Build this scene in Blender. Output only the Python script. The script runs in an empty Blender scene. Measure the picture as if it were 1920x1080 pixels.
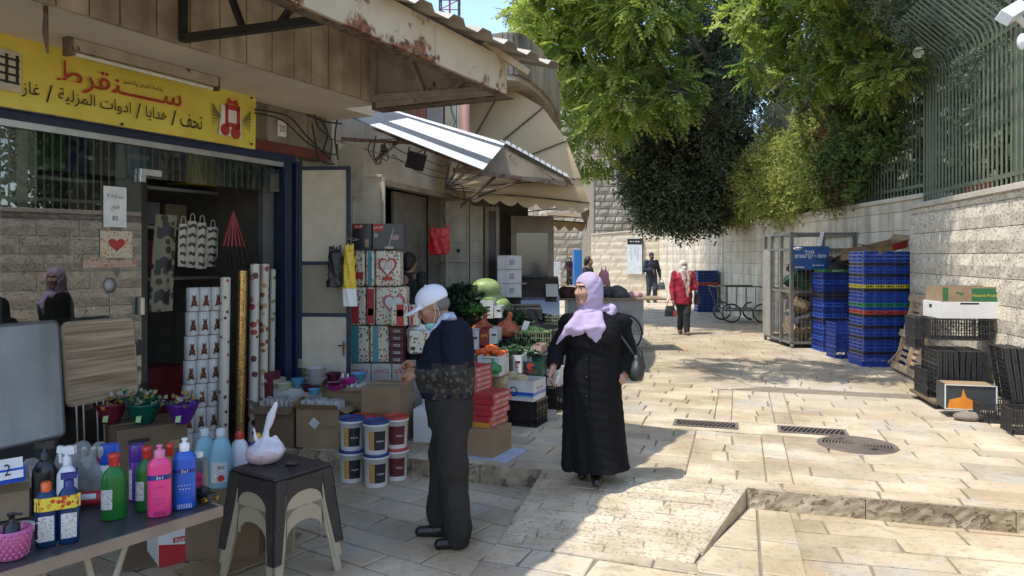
import bpy, math, random
import numpy as np
from mathutils import Vector, Matrix
random.seed(7); RNG = np.random.default_rng(7)
R = math.radians; PI = math.pi
sc = bpy.context.scene; COL = sc.collection
# ---------------------------------------------------------------- camera, sky, sun, exposure
CH = 1.7; FPX = 1400.0; HY = 480.0
cd = bpy.data.cameras.new('camera'); cam = bpy.data.objects.new('camera', cd); COL.objects.link(cam)
cam.location = (0, 0, CH); cam.rotation_euler = (PI/2, 0, 0)
cd.sensor_width = 36; cd.lens = 36*FPX/1920; cd.shift_y = -(540-HY)/1920; cd.clip_end = 500; cd.clip_start = .05
sc.camera = cam
SUN = Vector((-.62, -.33, 1.6)).normalized()
w = bpy.data.worlds.new('World'); sc.world = w; w.use_nodes = True
nt = w.node_tree; bg = nt.nodes['Background']; sky = nt.nodes.new('ShaderNodeTexSky')
sky.sky_type = 'NISHITA'; sky.sun_disc = False; sky.sun_elevation = math.asin(SUN.z)
sky.sun_rotation = math.atan2(SUN.x, SUN.y); sky.air_density = 1.0; sky.dust_density = .9; sky.ozone_density = 1.4
nt.links.new(sky.outputs[0], bg.inputs[0]); bg.inputs[1].default_value = .15
sl = bpy.data.lights.new('sun', 'SUN'); sl.energy = 2.0; sl.angle = R(.53); sl.color = (1, .95, .86)
so = bpy.data.objects.new('sun', sl); COL.objects.link(so); so.rotation_euler = SUN.to_track_quat('Z', 'Y').to_euler()
sc.view_settings.view_transform = 'Standard'; sc.view_settings.look = 'None'
sc.view_settings.exposure = 1.3; sc.view_settings.gamma = 1; sc.view_settings.use_curve_mapping = False
sc.cycles.use_denoising = True
sc.cycles.max_bounces = 7; sc.cycles.transparent_max_bounces = 12
# ---------------------------------------------------------------- placing by measured points
def G(x, y, z=0.):                      # ground point at height z
    Y = FPX*(CH-z)/(y-HY); return Vector(((x-960)/FPX*Y, Y, z))
def P(x, y, Y): return Vector(((x-960)/FPX*Y, Y, CH+(HY-y)/FPX*Y))
F0 = Vector((-2.2, 7.2, 0)); U = Vector((.444, .896, 0)).normalized(); N = Vector((U.y, -U.x, 0))
def L(x, y, w):                         # shop-front frame: returns (s, w, z)
    k = (x-960)/FPX
    s = (k*(F0.y-w*N.y)-F0.x+w*N.x)/(U.x-k*U.y)
    Y = F0.y+s*U.y-w*N.y
    return Vector((s, w, CH+(HY-y)/FPX*Y))
SHOPM = Matrix.Translation(F0) @ Matrix.Rotation(math.atan2(U.y, U.x), 4, 'Z')
def W(s, w, z): return SHOPM @ Vector((s, w, z))
SA = math.atan2(U.y, U.x)               # angle of the shop front
# ---------------------------------------------------------------- materials
MATS = {}
def mat(name, col=(.5,.5,.5), rough=.7, var=.12, scale=6., bump=.15, bscale=60., metal=0., col2=None, t0=.35, t1=.65,
        rnd=0., alpha=None, trans=0., emit=None, spec=.5, detail=6., sheen=0., coat=0., dirt=0.):
    if name in MATS: return MATS[name]
    m = bpy.data.materials.new(name); m.use_nodes = True; MATS[name] = m
    n = m.node_tree.nodes; l = m.node_tree.links; b = n['Principled BSDF']
    tc = n.new('ShaderNodeTexCoord'); ns = n.new('ShaderNodeTexNoise'); ns.inputs['Scale'].default_value = scale; ns.inputs['Detail'].default_value = detail
    l.new(tc.outputs['Object'], ns.inputs['Vector'])
    cr = n.new('ShaderNodeValToRGB'); l.new(ns.outputs['Fac'], cr.inputs['Fac'])
    c2 = col2 if col2 else tuple(min(1, c*(1+var)) for c in col); c1 = col if col2 else tuple(c*(1-var) for c in col)
    cr.color_ramp.elements[0].color = (*c1, 1); cr.color_ramp.elements[1].color = (*c2, 1)
    cr.color_ramp.elements[0].position = t0; cr.color_ramp.elements[1].position = t1
    out = cr.outputs['Color']
    if rnd:
        oi = n.new('ShaderNodeObjectInfo'); mp = n.new('ShaderNodeMapRange'); l.new(oi.outputs['Random'], mp.inputs['Value'])
        mp.inputs['To Min'].default_value = 1-rnd; mp.inputs['To Max'].default_value = 1+rnd
        hs = n.new('ShaderNodeHueSaturation'); l.new(mp.outputs[0], hs.inputs['Value']); l.new(out, hs.inputs['Color']); out = hs.outputs[0]
    if dirt:
        n3 = n.new('ShaderNodeTexNoise'); n3.inputs['Scale'].default_value = scale*.35; n3.inputs['Detail'].default_value = 8; l.new(tc.outputs['Object'], n3.inputs['Vector'])
        r3 = n.new('ShaderNodeValToRGB'); l.new(n3.outputs['Fac'], r3.inputs['Fac']); r3.color_ramp.elements[0].position = .45; r3.color_ramp.elements[1].position = .7
        mx = n.new('ShaderNodeMix'); mx.data_type = 'RGBA'; mx.blend_type = 'MULTIPLY'
        mt = n.new('ShaderNodeMath'); mt.operation = 'MULTIPLY'; mt.inputs[1].default_value = dirt; l.new(r3.outputs[0], mt.inputs[0]); l.new(mt.outputs[0], mx.inputs[0])
        l.new(out, mx.inputs[6]); mx.inputs[7].default_value = (.32, .27, .2, 1); out = mx.outputs[2]
    l.new(out, b.inputs['Base Color'])
    b.inputs['Roughness'].default_value = rough; b.inputs['Metallic'].default_value = metal
    b.inputs['Specular IOR Level'].default_value = spec
    if sheen: b.inputs['Sheen Weight'].default_value = sheen
    if coat: b.inputs['Coat Weight'].default_value = coat; b.inputs['Coat Roughness'].default_value = .12
    if trans: b.inputs['Transmission Weight'].default_value = trans; b.inputs['IOR'].default_value = 1.4
    if alpha is not None: b.inputs['Alpha'].default_value = alpha
    if emit: b.inputs['Emission Color'].default_value = (*emit[0], 1); b.inputs['Emission Strength'].default_value = emit[1]
    if bump:
        nb = n.new('ShaderNodeTexNoise'); nb.inputs['Scale'].default_value = bscale; nb.inputs['Detail'].default_value = 5
        l.new(tc.outputs['Object'], nb.inputs['Vector'])
        bp = n.new('ShaderNodeBump'); bp.inputs['Strength'].default_value = bump; bp.inputs['Distance'].default_value = .01
        l.new(nb.outputs['Fac'], bp.inputs['Height']); l.new(bp.outputs[0], b.inputs['Normal'])
    return m
def nodes(m): return m.node_tree.nodes, m.node_tree.links, m.node_tree.nodes['Principled BSDF']
def spots(name, base, dots, scale=20., rough=.5, thr=.35, coat=0.):
    """printed dots: voronoi cells, each in one of the given colours"""
    if name in MATS: return MATS[name]
    m = mat(name, base, rough, .05, 5, .05, 30, coat=coat); n, l, b = nodes(m)
    tc = n.new('ShaderNodeTexCoord'); v = n.new('ShaderNodeTexVoronoi'); v.inputs['Scale'].default_value = scale; l.new(tc.outputs['Object'], v.inputs['Vector'])
    lt = n.new('ShaderNodeMath'); lt.operation = 'LESS_THAN'; lt.inputs[1].default_value = thr; l.new(v.outputs['Distance'], lt.inputs[0])
    sp = n.new('ShaderNodeSeparateColor'); l.new(v.outputs['Color'], sp.inputs[0])
    cr = n.new('ShaderNodeValToRGB'); cr.color_ramp.interpolation = 'CONSTANT'; l.new(sp.outputs[0], cr.inputs[0])
    e = cr.color_ramp.elements
    while len(e) < len(dots): e.new(.5)
    for i, c in enumerate(dots): e[i].position = i/len(dots); e[i].color = (*c, 1)
    mx = n.new('ShaderNodeMix'); mx.data_type = 'RGBA'; l.new(lt.outputs[0], mx.inputs[0]); mx.inputs[6].default_value = (*base, 1); l.new(cr.outputs[0], mx.inputs[7])
    l.new(mx.outputs[2], b.inputs['Base Color']); return m
# ---------------------------------------------------------------- meshes
def link(o, parent=None):
    COL.objects.link(o)
    if parent is not None: o.parent = parent
    return o
def tag(o, label=None, cat=None, group=None, kind=None):
    if label: o['label'] = label
    if cat: o['category'] = cat
    if group: o['group'] = group
    if kind: o['kind'] = kind
    return o
def T(name, label, cat, loc=(0,0,0), rz=0., group=None):
    o = bpy.data.objects.new(name, None); o.empty_display_size = .1; link(o); o.location = loc; o.rotation_euler = (0, 0, rz)
    return tag(o, label, cat, group)
def mx3(rx=0, ry=0, rz=0): return Matrix.Rotation(rz, 4, 'Z') @ Matrix.Rotation(ry, 4, 'Y') @ Matrix.Rotation(rx, 4, 'X')
class MB:
    def __init__(s): s.v = []; s.f = []; s.m = []; s.s = []
    def add(s, vs, fs, m=0, M=None, sm=False):
        o = len(s.v)
        s.v += [tuple(M @ Vector(v)) for v in vs] if M is not None else [tuple(v) for v in vs]
        for f in fs: s.f.append(tuple(i+o for i in f)); s.m.append(m); s.s.append(sm)
        return s
    def box(s, c, d, m=0, M=None, tx=1., ty=1.):
        x, y, z = d[0]/2, d[1]/2, d[2]/2
        vs = [(a*x*(tx if q > 0 else 1), b*y*(ty if q > 0 else 1), q*z) for q in (-1, 1) for a, b in ((-1,-1),(1,-1),(1,1),(-1,1))]
        MM = Matrix.Translation(c) @ (M if M is not None else Matrix.Identity(4))
        return s.add(vs, [(3,2,1,0),(4,5,6,7),(0,1,5,4),(1,2,6,5),(2,3,7,6),(3,0,4,7)], m, MM)
    def bar(s, a, b, w, h=None, m=0, roll=0.):
        a = Vector(a); b = Vector(b); d = b-a
        q = d.to_track_quat('Z', 'Y').to_matrix().to_4x4() @ Matrix.Rotation(roll, 4, 'Z')
        return s.box((a+b)/2, (w, h or w, d.length), m, q)
    def tube(s, pts, r, n=8, m=0, cap=True, sm=True):
        pts = [Vector(p) for p in pts]; k = len(pts); rs = r if hasattr(r, '__len__') else [r]*k
        vs = []; up = Vector((0, 0, 1)); prev = None
        for i, p in enumerate(pts):
            t = (pts[min(i+1, k-1)]-pts[max(i-1, 0)]).normalized()
            if prev is None:
                a = t.cross(up);
                if a.length < .05: a = t.cross(Vector((1, 0, 0)))
            else: a = prev-t*prev.dot(t)
            a.normalize(); prev = a; b = t.cross(a)
            vs += [p+(a*math.cos(2*PI*j/n)+b*math.sin(2*PI*j/n))*rs[i] for j in range(n)]
        fs = [(i*n+j, i*n+(j+1) % n, (i+1)*n+(j+1) % n, (i+1)*n+j) for i in range(k-1) for j in range(n)]
        s.add(vs, fs, m, None, sm)
        if cap: s.add(vs[:n], [tuple(range(n))[::-1]], m); s.add(vs[-n:], [tuple(range(n))], m)
        return s
    def lathe(s, prof, c=(0,0,0), n=20, m=0, sx=1., sy=1., M=None, sm=True, sq=None):
        vs = []
        for r, z in prof:
            for j in range(n):
                t = 2*PI*j/n; cx, cy = math.cos(t), math.sin(t)
                if sq: q = (abs(cx)**sq+abs(cy)**sq)**(-1/sq); cx *= q; cy *= q
                vs.append((r*cx*sx, r*cy*sy, z))
        k = len(prof); MM = Matrix.Translation(c) @ (M if M is not None else Matrix.Identity(4))
        s.add(vs, [(i*n+j, i*n+(j+1) % n, (i+1)*n+(j+1) % n, (i+1)*n+j) for i in range(k-1) for j in range(n)], m, MM, sm)
        s.add(vs[:n], [tuple(range(n))[::-1]], m, MM); s.add(vs[-n:], [tuple(range(n))], m, MM); return s
    def prism(s, poly, z0, z1, m=0, M=None):
        n = len(poly); vs = [(x, y, z0) for x, y in poly]+[(x, y, z1) for x, y in poly]
        return s.add(vs, [tuple(range(n))[::-1], tuple(range(n, 2*n))]+[(i, (i+1) % n, n+(i+1) % n, n+i) for i in range(n)], m, M)
    def quad(s, *p, m=0): return s.add(p, [tuple(range(len(p)))], m)
    def slab(s, q, th, m=0):            # quad given by 4 points, given thickness along its normal
        q = [Vector(p) for p in q]; nn = (q[1]-q[0]).cross(q[3]-q[0]).normalized()*th
        return s.add(q+[p-nn for p in q], [(0,1,2,3),(7,6,5,4),(0,4,5,1),(1,5,6,2),(2,6,7,3),(3,7,4,0)], m)
    def grid(s, fn, nu, nv, m=0, sm=True):
        vs = [fn(i/nu, j/nv) for i in range(nu+1) for j in range(nv+1)]
        return s.add(vs, [(i*(nv+1)+j, (i+1)*(nv+1)+j, (i+1)*(nv+1)+j+1, i*(nv+1)+j+1) for i in range(nu) for j in range(nv)], m, None, sm)
    def ball(s, c, r, n=10, m=0, M=None):
        rr = r if hasattr(r, '__len__') else (r, r, r); k = n//2+1
        pr = [(max(.001, math.sin(PI*i/k)), -math.cos(PI*i/k)) for i in range(k+1)]
        MM = Matrix.Translation(c) @ (M if M is not None else Matrix.Identity(4)) @ Matrix.Diagonal((*rr, 1))
        return s.lathe(pr, (0,0,0), n, m, M=MM)
    def mesh(s, name, mats):
        me = bpy.data.meshes.new(name); me.from_pydata(s.v, [], s.f)
        for x in (mats if isinstance(mats, (list, tuple)) else [mats]): me.materials.append(x)
        me.polygons.foreach_set('material_index', s.m); me.polygons.foreach_set('use_smooth', s.s); me.update(); return me
    def build(s, name, mats, parent=None, bevel=0., loc=None, rz=None, seg=2):
        o = bpy.data.objects.new(name, s.mesh(name, mats)); link(o, parent)
        if bevel:
            b = o.modifiers.new('bevel', 'BEVEL'); b.width = bevel; b.segments = seg; b.limit_method = 'ANGLE'; b.angle_limit = R(40)
        if loc is not None: o.location = loc
        if rz is not None: o.rotation_euler = (0, 0, rz)
        return o
def copy(o, parent=None):
    c = o.copy(); COL.objects.link(c); c.parent = parent
    for ch in list(o.children): copy(ch, c)
    return c
def put(o, loc, rz=0., label=None, scale=None, group=None):
    o.location = loc; o.rotation_euler = (0, 0, rz)
    if label: o['label'] = label
    if group: o['group'] = group
    if scale: o.scale = (scale,)*3 if not hasattr(scale, '__len__') else scale
    return o
# ---------------------------------------------------------------- lettering
AR = {'ا':(0xFE8D,0xFE8E,0,0),'ب':(0xFE8F,0xFE90,0xFE91,0xFE92),'ت':(0xFE95,0xFE96,0xFE97,0xFE98),'ح':(0xFEA1,0xFEA2,0xFEA3,0xFEA4),
 'خ':(0xFEA5,0xFEA6,0xFEA7,0xFEA8),'د':(0xFEA9,0xFEAA,0,0),'ر':(0xFEAD,0xFEAE,0,0),'ز':(0xFEAF,0xFEB0,0,0),'س':(0xFEB1,0xFEB2,0xFEB3,0xFEB4),
 'ط':(0xFEC1,0xFEC2,0xFEC3,0xFEC4),'ع':(0xFEC9,0xFECA,0xFECB,0xFECC),'غ':(0xFECD,0xFECE,0xFECF,0xFED0),'ف':(0xFED1,0xFED2,0xFED3,0xFED4),
 'ق':(0xFED5,0xFED6,0xFED7,0xFED8),'ل':(0xFEDD,0xFEDE,0xFEDF,0xFEE0),'م':(0xFEE1,0xFEE2,0xFEE3,0xFEE4),'ن':(0xFEE5,0xFEE6,0xFEE7,0xFEE8),
 'ه':(0xFEE9,0xFEEA,0xFEEB,0xFEEC),'و':(0xFEED,0xFEEE,0,0),'ي':(0xFEF1,0xFEF2,0xFEF3,0xFEF4),'ة':(0xFE93,0xFE94,0,0),'ـ':(0x640,0x640,0x640,0x640)}
def arabic(t):
    out = []
    for i, c in enumerate(t):
        if c not in AR: out.append(c); continue
        pj = i > 0 and t[i-1] in AR and AR[t[i-1]][2]; nj = i+1 < len(t) and t[i+1] in AR and AR[c][2]
        out.append(chr(AR[c][3 if pj and nj else 1 if pj else 2 if nj else 0]))
    return ''.join(out[::-1])
def frame(o, x, y):                      # matrix with origin o, x to the right, y up the text
    x = Vector(x).normalized(); y = Vector(y); y = (y-x*y.dot(x)).normalized(); z = x.cross(y)
    M = Matrix((x, y, z)).transposed().to_4x4(); M.translation = Vector(o); return M
_TX = {}
def text(s, M, width=None, size=.1, m=None, parent=None, align='CENTER', name='lettering', bold=0., height=None):
    key = (s, align, bold)
    if key not in _TX:
        c = bpy.data.curves.new('lettering', 'FONT'); c.body = s; c.size = 1; c.align_x = align; c.align_y = 'CENTER'; c.offset = bold; c.resolution_u = 3
        t = bpy.data.objects.new('t', c); COL.objects.link(t); bpy.context.view_layer.update()
        me = bpy.data.meshes.new_from_object(t.evaluated_get(bpy.context.evaluated_depsgraph_get())); bpy.data.objects.remove(t); bpy.data.curves.remove(c)
        _TX[key] = me
    me = _TX[key].copy(); me.materials.clear(); me.materials.append(m)
    n = len(me.vertices); co = np.empty(n*3, np.float32); me.vertices.foreach_get('co', co); co = co.reshape(-1, 3)
    if n == 0: return None
    ww = co[:, 0].max()-co[:, 0].min(); hh = co[:, 1].max()-co[:, 1].min()
    kx = width/ww if width else size; ky = height/hh if height else kx
    co[:, 1] -= (co[:, 1].max()+co[:, 1].min())/2
    if align == 'CENTER': co[:, 0] -= (co[:, 0].max()+co[:, 0].min())/2
    co[:, 0] *= kx; co[:, 1] *= ky
    MA = np.array(M); co = co @ MA[:3, :3].T + MA[:3, 3]
    me.vertices.foreach_set('co', co.astype(np.float32).ravel()); me.update()
    o = bpy.data.objects.new(name, me); link(o, parent); return o
# ---------------------------------------------------------------- blended solids (distance fields to surface nets), for bodies and soft things
class SDF:
    def __init__(s, lo, hi, h):
        s.lo = np.array(lo, np.float32); s.h = h; s.n = np.ceil((np.array(hi)-np.array(lo))/h).astype(int)+1
        s.d = np.full(s.n, 9., np.float32)
    def _sl(s, lo, hi, pad):
        a = np.clip(np.floor((np.array(lo)-pad-s.lo)/s.h).astype(int), 0, s.n-1); b = np.clip(np.ceil((np.array(hi)+pad-s.lo)/s.h).astype(int)+1, 1, s.n)
        ax = [(s.lo[i]+np.arange(a[i], b[i])*s.h).astype(np.float32) for i in range(3)]
        return (slice(a[0], b[0]), slice(a[1], b[1]), slice(a[2], b[2])), ax[0][:, None, None], ax[1][None, :, None], ax[2][None, None, :]
    def put(s, sl, d, k, sub=False):
        o = s.d[sl]
        if sub: d = -d; h = np.maximum(k-np.abs(o-d), 0)/max(k, 1e-6); s.d[sl] = np.maximum(o, d)+h*h*k/4
        else: h = np.maximum(k-np.abs(o-d), 0)/max(k, 1e-6); s.d[sl] = np.minimum(o, d)-h*h*k/4
        return s
    def cap(s, a, b, ra, rb=None, k=.02, sub=False):
        rb = ra if rb is None else rb; a = np.array(a, np.float32); b = np.array(b, np.float32); rm = max(ra, rb)
        sl, x, y, z = s._sl(np.minimum(a, b)-rm, np.maximum(a, b)+rm, k+2*s.h); d = b-a; L2 = float(d@d)+1e-9
        t = np.clip(((x-a[0])*d[0]+(y-a[1])*d[1]+(z-a[2])*d[2])/L2, 0, 1)
        q = np.sqrt((x-a[0]-t*d[0])**2+(y-a[1]-t*d[1])**2+(z-a[2]-t*d[2])**2)-(ra+(rb-ra)*t)
        return s.put(sl, q, k, sub)
    def chain(s, pts, rs, k=.02):
        for i in range(len(pts)-1): s.cap(pts[i], pts[i+1], rs[i], rs[i+1], k)
        return s
    def ell(s, c, r, k=.02, sub=False, M=None):
        rm = max(r); c = np.array(c, np.float32)
        sl, x, y, z = s._sl(c-rm, c+rm, k+2*s.h); X, Y, Z = x-c[0], y-c[1], z-c[2]
        if M is not None:
            A = np.array(M.to_3x3().transposed()); X, Y, Z = (A[i][0]*X+A[i][1]*Y+A[i][2]*Z for i in range(3))
        k0 = np.sqrt((X/r[0])**2+(Y/r[1])**2+(Z/r[2])**2)+1e-6; k1 = np.sqrt((X/r[0]**2)**2+(Y/r[1]**2)**2+(Z/r[2]**2)**2)+1e-6
        return s.put(sl, k0*(k0-1)/k1, k, sub)
    def loft(s, rows, k=.02, fold=None, e=2.):      # rows of (z, cx, cy, rx, ry), bottom to top
        q = np.array(rows, np.float32); rm = q[:, 3:].max()
        lo = (q[:, 1].min()-rm, q[:, 2].min()-rm, q[0, 0]-.01); hi = (q[:, 1].max()+rm, q[:, 2].max()+rm, q[-1, 0]+.01)
        sl, x, y, z = s._sl(lo, hi, k+2*s.h); zz = z.ravel()
        cx, cy, rx, ry = (np.interp(zz, q[:, 0], q[:, i]).astype(np.float32)[None, None, :] for i in (1, 2, 3, 4))
        X = (x-cx)/rx; Y = (y-cy)/ry; rr = (np.abs(X)**e+np.abs(Y)**e)**(1/e)
        if fold: rr = rr-fold(np.arctan2(Y, X), z)
        d = (rr-1)*np.minimum(rx, ry); d = np.maximum(d, np.maximum(q[0, 0]-z, z-q[-1, 0]))
        return s.put(sl, d, k)
    def noise(s, amp, freq, seed=0):                # gentle irregular dents
        r = np.random.default_rng(seed); x, y, z = (s.lo[i]+np.arange(s.n[i])*s.h for i in range(3))
        for i in range(5):
            a = r.normal(size=3)*freq*(1+.5*i); p = r.uniform(0, 6.28)
            s.d += (.4*amp/(1+.4*i)*np.sin(a[0]*x[:, None, None]+a[1]*y[None, :, None]+a[2]*z[None, None, :]+p)).astype(np.float32)
        return s
    def build(s, name, mats, parent=None, pick=None, smooth=1, loc=None, rz=None):
        d = s.d; n = d.shape; ins = d < 0; c = np.zeros(tuple(k-1 for k in n), np.uint8)
        offs = [(i, j, k) for i in (0, 1) for j in (0, 1) for k in (0, 1)]
        for i, j, k in offs: c += ins[i:n[0]-1+i, j:n[1]-1+j, k:n[2]-1+k]
        act = np.argwhere((c > 0) & (c < 8)); idx = np.full(c.shape, -1, np.int32); idx[tuple(act.T)] = np.arange(len(act))
        val = np.stack([d[act[:, 0]+i, act[:, 1]+j, act[:, 2]+k] for i, j, k in offs], 1)
        acc = np.zeros((len(act), 3), np.float32); cnt = np.zeros(len(act), np.float32); ov = np.array(offs, np.float32)
        for p in range(8):
            for q in range(p+1, 8):
                if abs(ov[p]-ov[q]).sum() == 1:
                    a, b = val[:, p], val[:, q]; mk = (a < 0) != (b < 0); t = np.where(mk, a/np.where(a == b, 1, a-b), 0)
                    acc += (mk[:, None]*(ov[p]+(ov[q]-ov[p])*t[:, None])); cnt += mk
        v = (act+acc/np.maximum(cnt, 1)[:, None])*s.h+s.lo
        fs = []
        for ax in range(3):
            o = [0, 0, 0]; o[ax] = 1
            A = ins[:n[0]-o[0], :n[1]-o[1], :n[2]-o[2]]; B = ins[o[0]:, o[1]:, o[2]:]
            e = np.argwhere(A != B); o1, o2 = (ax+1) % 3, (ax+2) % 3
            e = e[(e[:, o1] > 0) & (e[:, o2] > 0) & (e[:, o1] < n[o1]-1) & (e[:, o2] < n[o2]-1)]
            fl = A[tuple(e.T)]; q = []
            for u, w_ in ((0, 0), (1, 0), (1, 1), (0, 1)):
                f = e.copy(); f[:, o1] -= u; f[:, o2] -= w_; q.append(idx[tuple(f.T)])
            q = np.stack(q, 1); q[~fl] = q[~fl][:, ::-1]; fs.append(q)
        f = np.concatenate(fs); f = f[(f >= 0).all(1)]; f = f[:, ::-1] if False else f
        for _ in range(smooth):
            acc = np.zeros_like(v); ct = np.zeros(len(v))
            for i in range(4):
                np.add.at(acc, f[:, i], v[f[:, (i+1) % 4]]); np.add.at(ct, f[:, i], 1)
            v = v*.5+acc/np.maximum(ct, 1)[:, None]*.5
        me = bpy.data.meshes.new(name); me.vertices.add(len(v)); me.vertices.foreach_set('co', v.astype(np.float32).ravel())
        me.loops.add(f.size); me.loops.foreach_set('vertex_index', f.astype(np.int32).ravel()); me.polygons.add(len(f))
        me.polygons.foreach_set('loop_start', np.arange(0, f.size, 4, dtype=np.int32)); me.polygons.foreach_set('loop_total', np.full(len(f), 4, np.int32))
        for x in (mats if isinstance(mats, (list, tuple)) else [mats]): me.materials.append(x)
        if pick is not None: me.polygons.foreach_set('material_index', pick(v[f].mean(1)).astype(np.int32))
        me.polygons.foreach_set('use_smooth', np.ones(len(f), bool)); me.update(calc_edges=True); me.validate()
        ob = bpy.data.objects.new(name, me); link(ob, parent)
        if loc is not None: ob.location = loc
        if rz is not None: ob.rotation_euler = (0, 0, rz)
        return ob
# ================================================================ GROUND
PA = R(-17); E1 = Vector((math.cos(PA), math.sin(PA), 0)); E2 = Vector((-math.sin(PA), math.cos(PA), 0)); PO = Vector((1.73, 5.5, 0))
def ab(a, b, z=0.): v = PO+E1*a+E2*b; v.z = z; return v
LZ = -.15
STONE = mat('limestone_paving', (.41,.325,.21), .62, bump=.5, bscale=55, scale=2.2, col2=(.58,.485,.345), rnd=.22, dirt=.5, detail=9)
def pitted(m, strength=.5, sc_=26):
    n, l, b = nodes(m); tc = n.new('ShaderNodeTexCoord'); v = n.new('ShaderNodeTexNoise'); v.inputs['Scale'].default_value = sc_; v.inputs['Detail'].default_value = 3; v.inputs['Roughness'].default_value = .6
    l.new(tc.outputs['Object'], v.inputs['Vector']); cr = n.new('ShaderNodeValToRGB'); l.new(v.outputs['Fac'], cr.inputs[0]); cr.color_ramp.elements[0].position = .36; cr.color_ramp.elements[1].position = .44
    bp = n.new('ShaderNodeBump'); bp.inputs['Strength'].default_value = strength; bp.inputs['Distance'].default_value = .012; l.new(cr.outputs[0], bp.inputs['Height'])
    old = b.inputs['Normal'].links[0].from_socket; l.new(old, bp.inputs['Normal']); l.new(bp.outputs[0], b.inputs['Normal'])
    # pits are also coloured darker
    src = b.inputs['Base Color'].links[0].from_socket; mx = n.new('ShaderNodeMix'); mx.data_type = 'RGBA'; mx.blend_type = 'MULTIPLY'; mx.inputs[0].default_value = .4*strength
    l.new(src, mx.inputs[6]); l.new(cr.outputs[0], mx.inputs[7]); l.new(mx.outputs[2], b.inputs['Base Color']); return m
def worn(m, amt=.5):
    n, l, b = nodes(m); g = n.new('ShaderNodeNewGeometry')
    for sc_, col, p0, p1, a in ((.9, (.40,.29,.17), .50, .68, .8), (1.7, (.40,.38,.34), .54, .66, .7), (6., (.30,.24,.17), .58, .66, .55), (.35, (.62,.56,.46), .5, .7, .6)):
        v = n.new('ShaderNodeTexNoise'); v.inputs['Scale'].default_value = sc_; v.inputs['Detail'].default_value = 9; v.inputs['Roughness'].default_value = .62; v.inputs['Distortion'].default_value = .6; l.new(g.outputs['Position'], v.inputs['Vector'])
        cr = n.new('ShaderNodeValToRGB'); l.new(v.outputs['Fac'], cr.inputs[0]); cr.color_ramp.elements[0].position = p0; cr.color_ramp.elements[1].position = p1; mt = n.new('ShaderNodeMath'); mt.operation = 'MULTIPLY'; mt.inputs[1].default_value = a*amt; l.new(cr.outputs[0], mt.inputs[0])
        mx = n.new('ShaderNodeMix'); mx.data_type = 'RGBA'; src = b.inputs['Base Color'].links[0].from_socket; l.new(mt.outputs[0], mx.inputs[0]); l.new(src, mx.inputs[6]); mx.inputs[7].default_value = (*col, 1); l.new(mx.outputs[2], b.inputs['Base Color'])
    return m
pitted(STONE, .4, 21); worn(STONE, 1.)
STONEF = mat('limestone_paving_far', (.50,.405,.28), .7, scale=1.1, col2=(.66,.57,.43), bump=.3, bscale=40, dirt=.5)
CHIS = mat('chiselled_limestone', (.44,.36,.24), .8, bump=.9, bscale=38, scale=4, col2=(.62,.53,.385), rnd=.1, dirt=.4); pitted(CHIS, .6, 40)
MORTAR = mat('mortar', (.22,.18,.13), .95, bump=.5, bscale=80)
ROCKY = mat('rough_kerb_stone', (.28,.22,.14), .9, bump=1., bscale=22, scale=7, col2=(.46,.38,.26), dirt=.7); pitted(ROCKY, 1., 16)
def clip(poly, conv):
    out = poly
    for i in range(len(conv)):
        a = conv[i]; b = conv[(i+1) % len(conv)]; ex, ey = b[0]-a[0], b[1]-a[1]; inp = out; out = []
        if not inp: return []
        sd = [ex*(p[1]-a[1])-ey*(p[0]-a[0]) for p in inp]
        for j in range(len(inp)):
            p, q = inp[j], inp[(j+1) % len(inp)]; dp, dq = sd[j], sd[(j+1) % len(inp)]
            if dp >= 0: out.append(p)
            if (dp >= 0) != (dq >= 0): t = dp/(dp-dq); out.append((p[0]+(q[0]-p[0])*t, p[1]+(q[1]-p[1])*t))
    return out
def ccw(poly):
    s = sum(poly[i][0]*poly[(i+1) % len(poly)][1]-poly[(i+1) % len(poly)][0]*poly[i][1] for i in range(len(poly))); return poly if s > 0 else poly[::-1]
def area(p): return abs(sum(p[i][0]*p[(i+1) % len(p)][1]-p[(i+1) % len(p)][0]*p[i][1] for i in range(len(p))))/2
def paving(region, org, ang, ch, lens, gap=.008, jit=.2, seed=0):
    """stone outlines: courses along ang, clipped to a convex region"""
    rr = random.Random(seed); region = ccw([tuple(p[:2]) for p in region]); c, s = math.cos(ang), math.sin(ang); ox, oy = org[:2]
    loc = [((x-ox)*c+(y-oy)*s, -(x-ox)*s+(y-oy)*c) for x, y in region]; a0, a1 = min(p[0] for p in loc), max(p[0] for p in loc); b0, b1 = min(p[1] for p in loc), max(p[1] for p in loc)
    res = []; b = b0
    while b < b1-.01:
        h = ch*rr.uniform(1-jit, 1+jit); h = min(h, b1-b) if b1-b-h > ch*.4 else b1-b
        a = a0-rr.uniform(0, lens[1])
        while a < a1:
            ln = rr.uniform(*lens); w1, w2 = rr.uniform(-.01, .01), rr.uniform(-.01, .01); q = [(a+gap+w1, b+gap), (a+ln-gap+w2, b+gap), (a+ln-gap-w2, b+h-gap), (a+gap-w1, b+h-gap)]; a += ln
            q = clip([(ox+x*c-y*s, oy+x*s+y*c) for x, y in q], region)
            if len(q) > 2 and area(q) > .004: res.append(q)
        b += h
    return res
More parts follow.
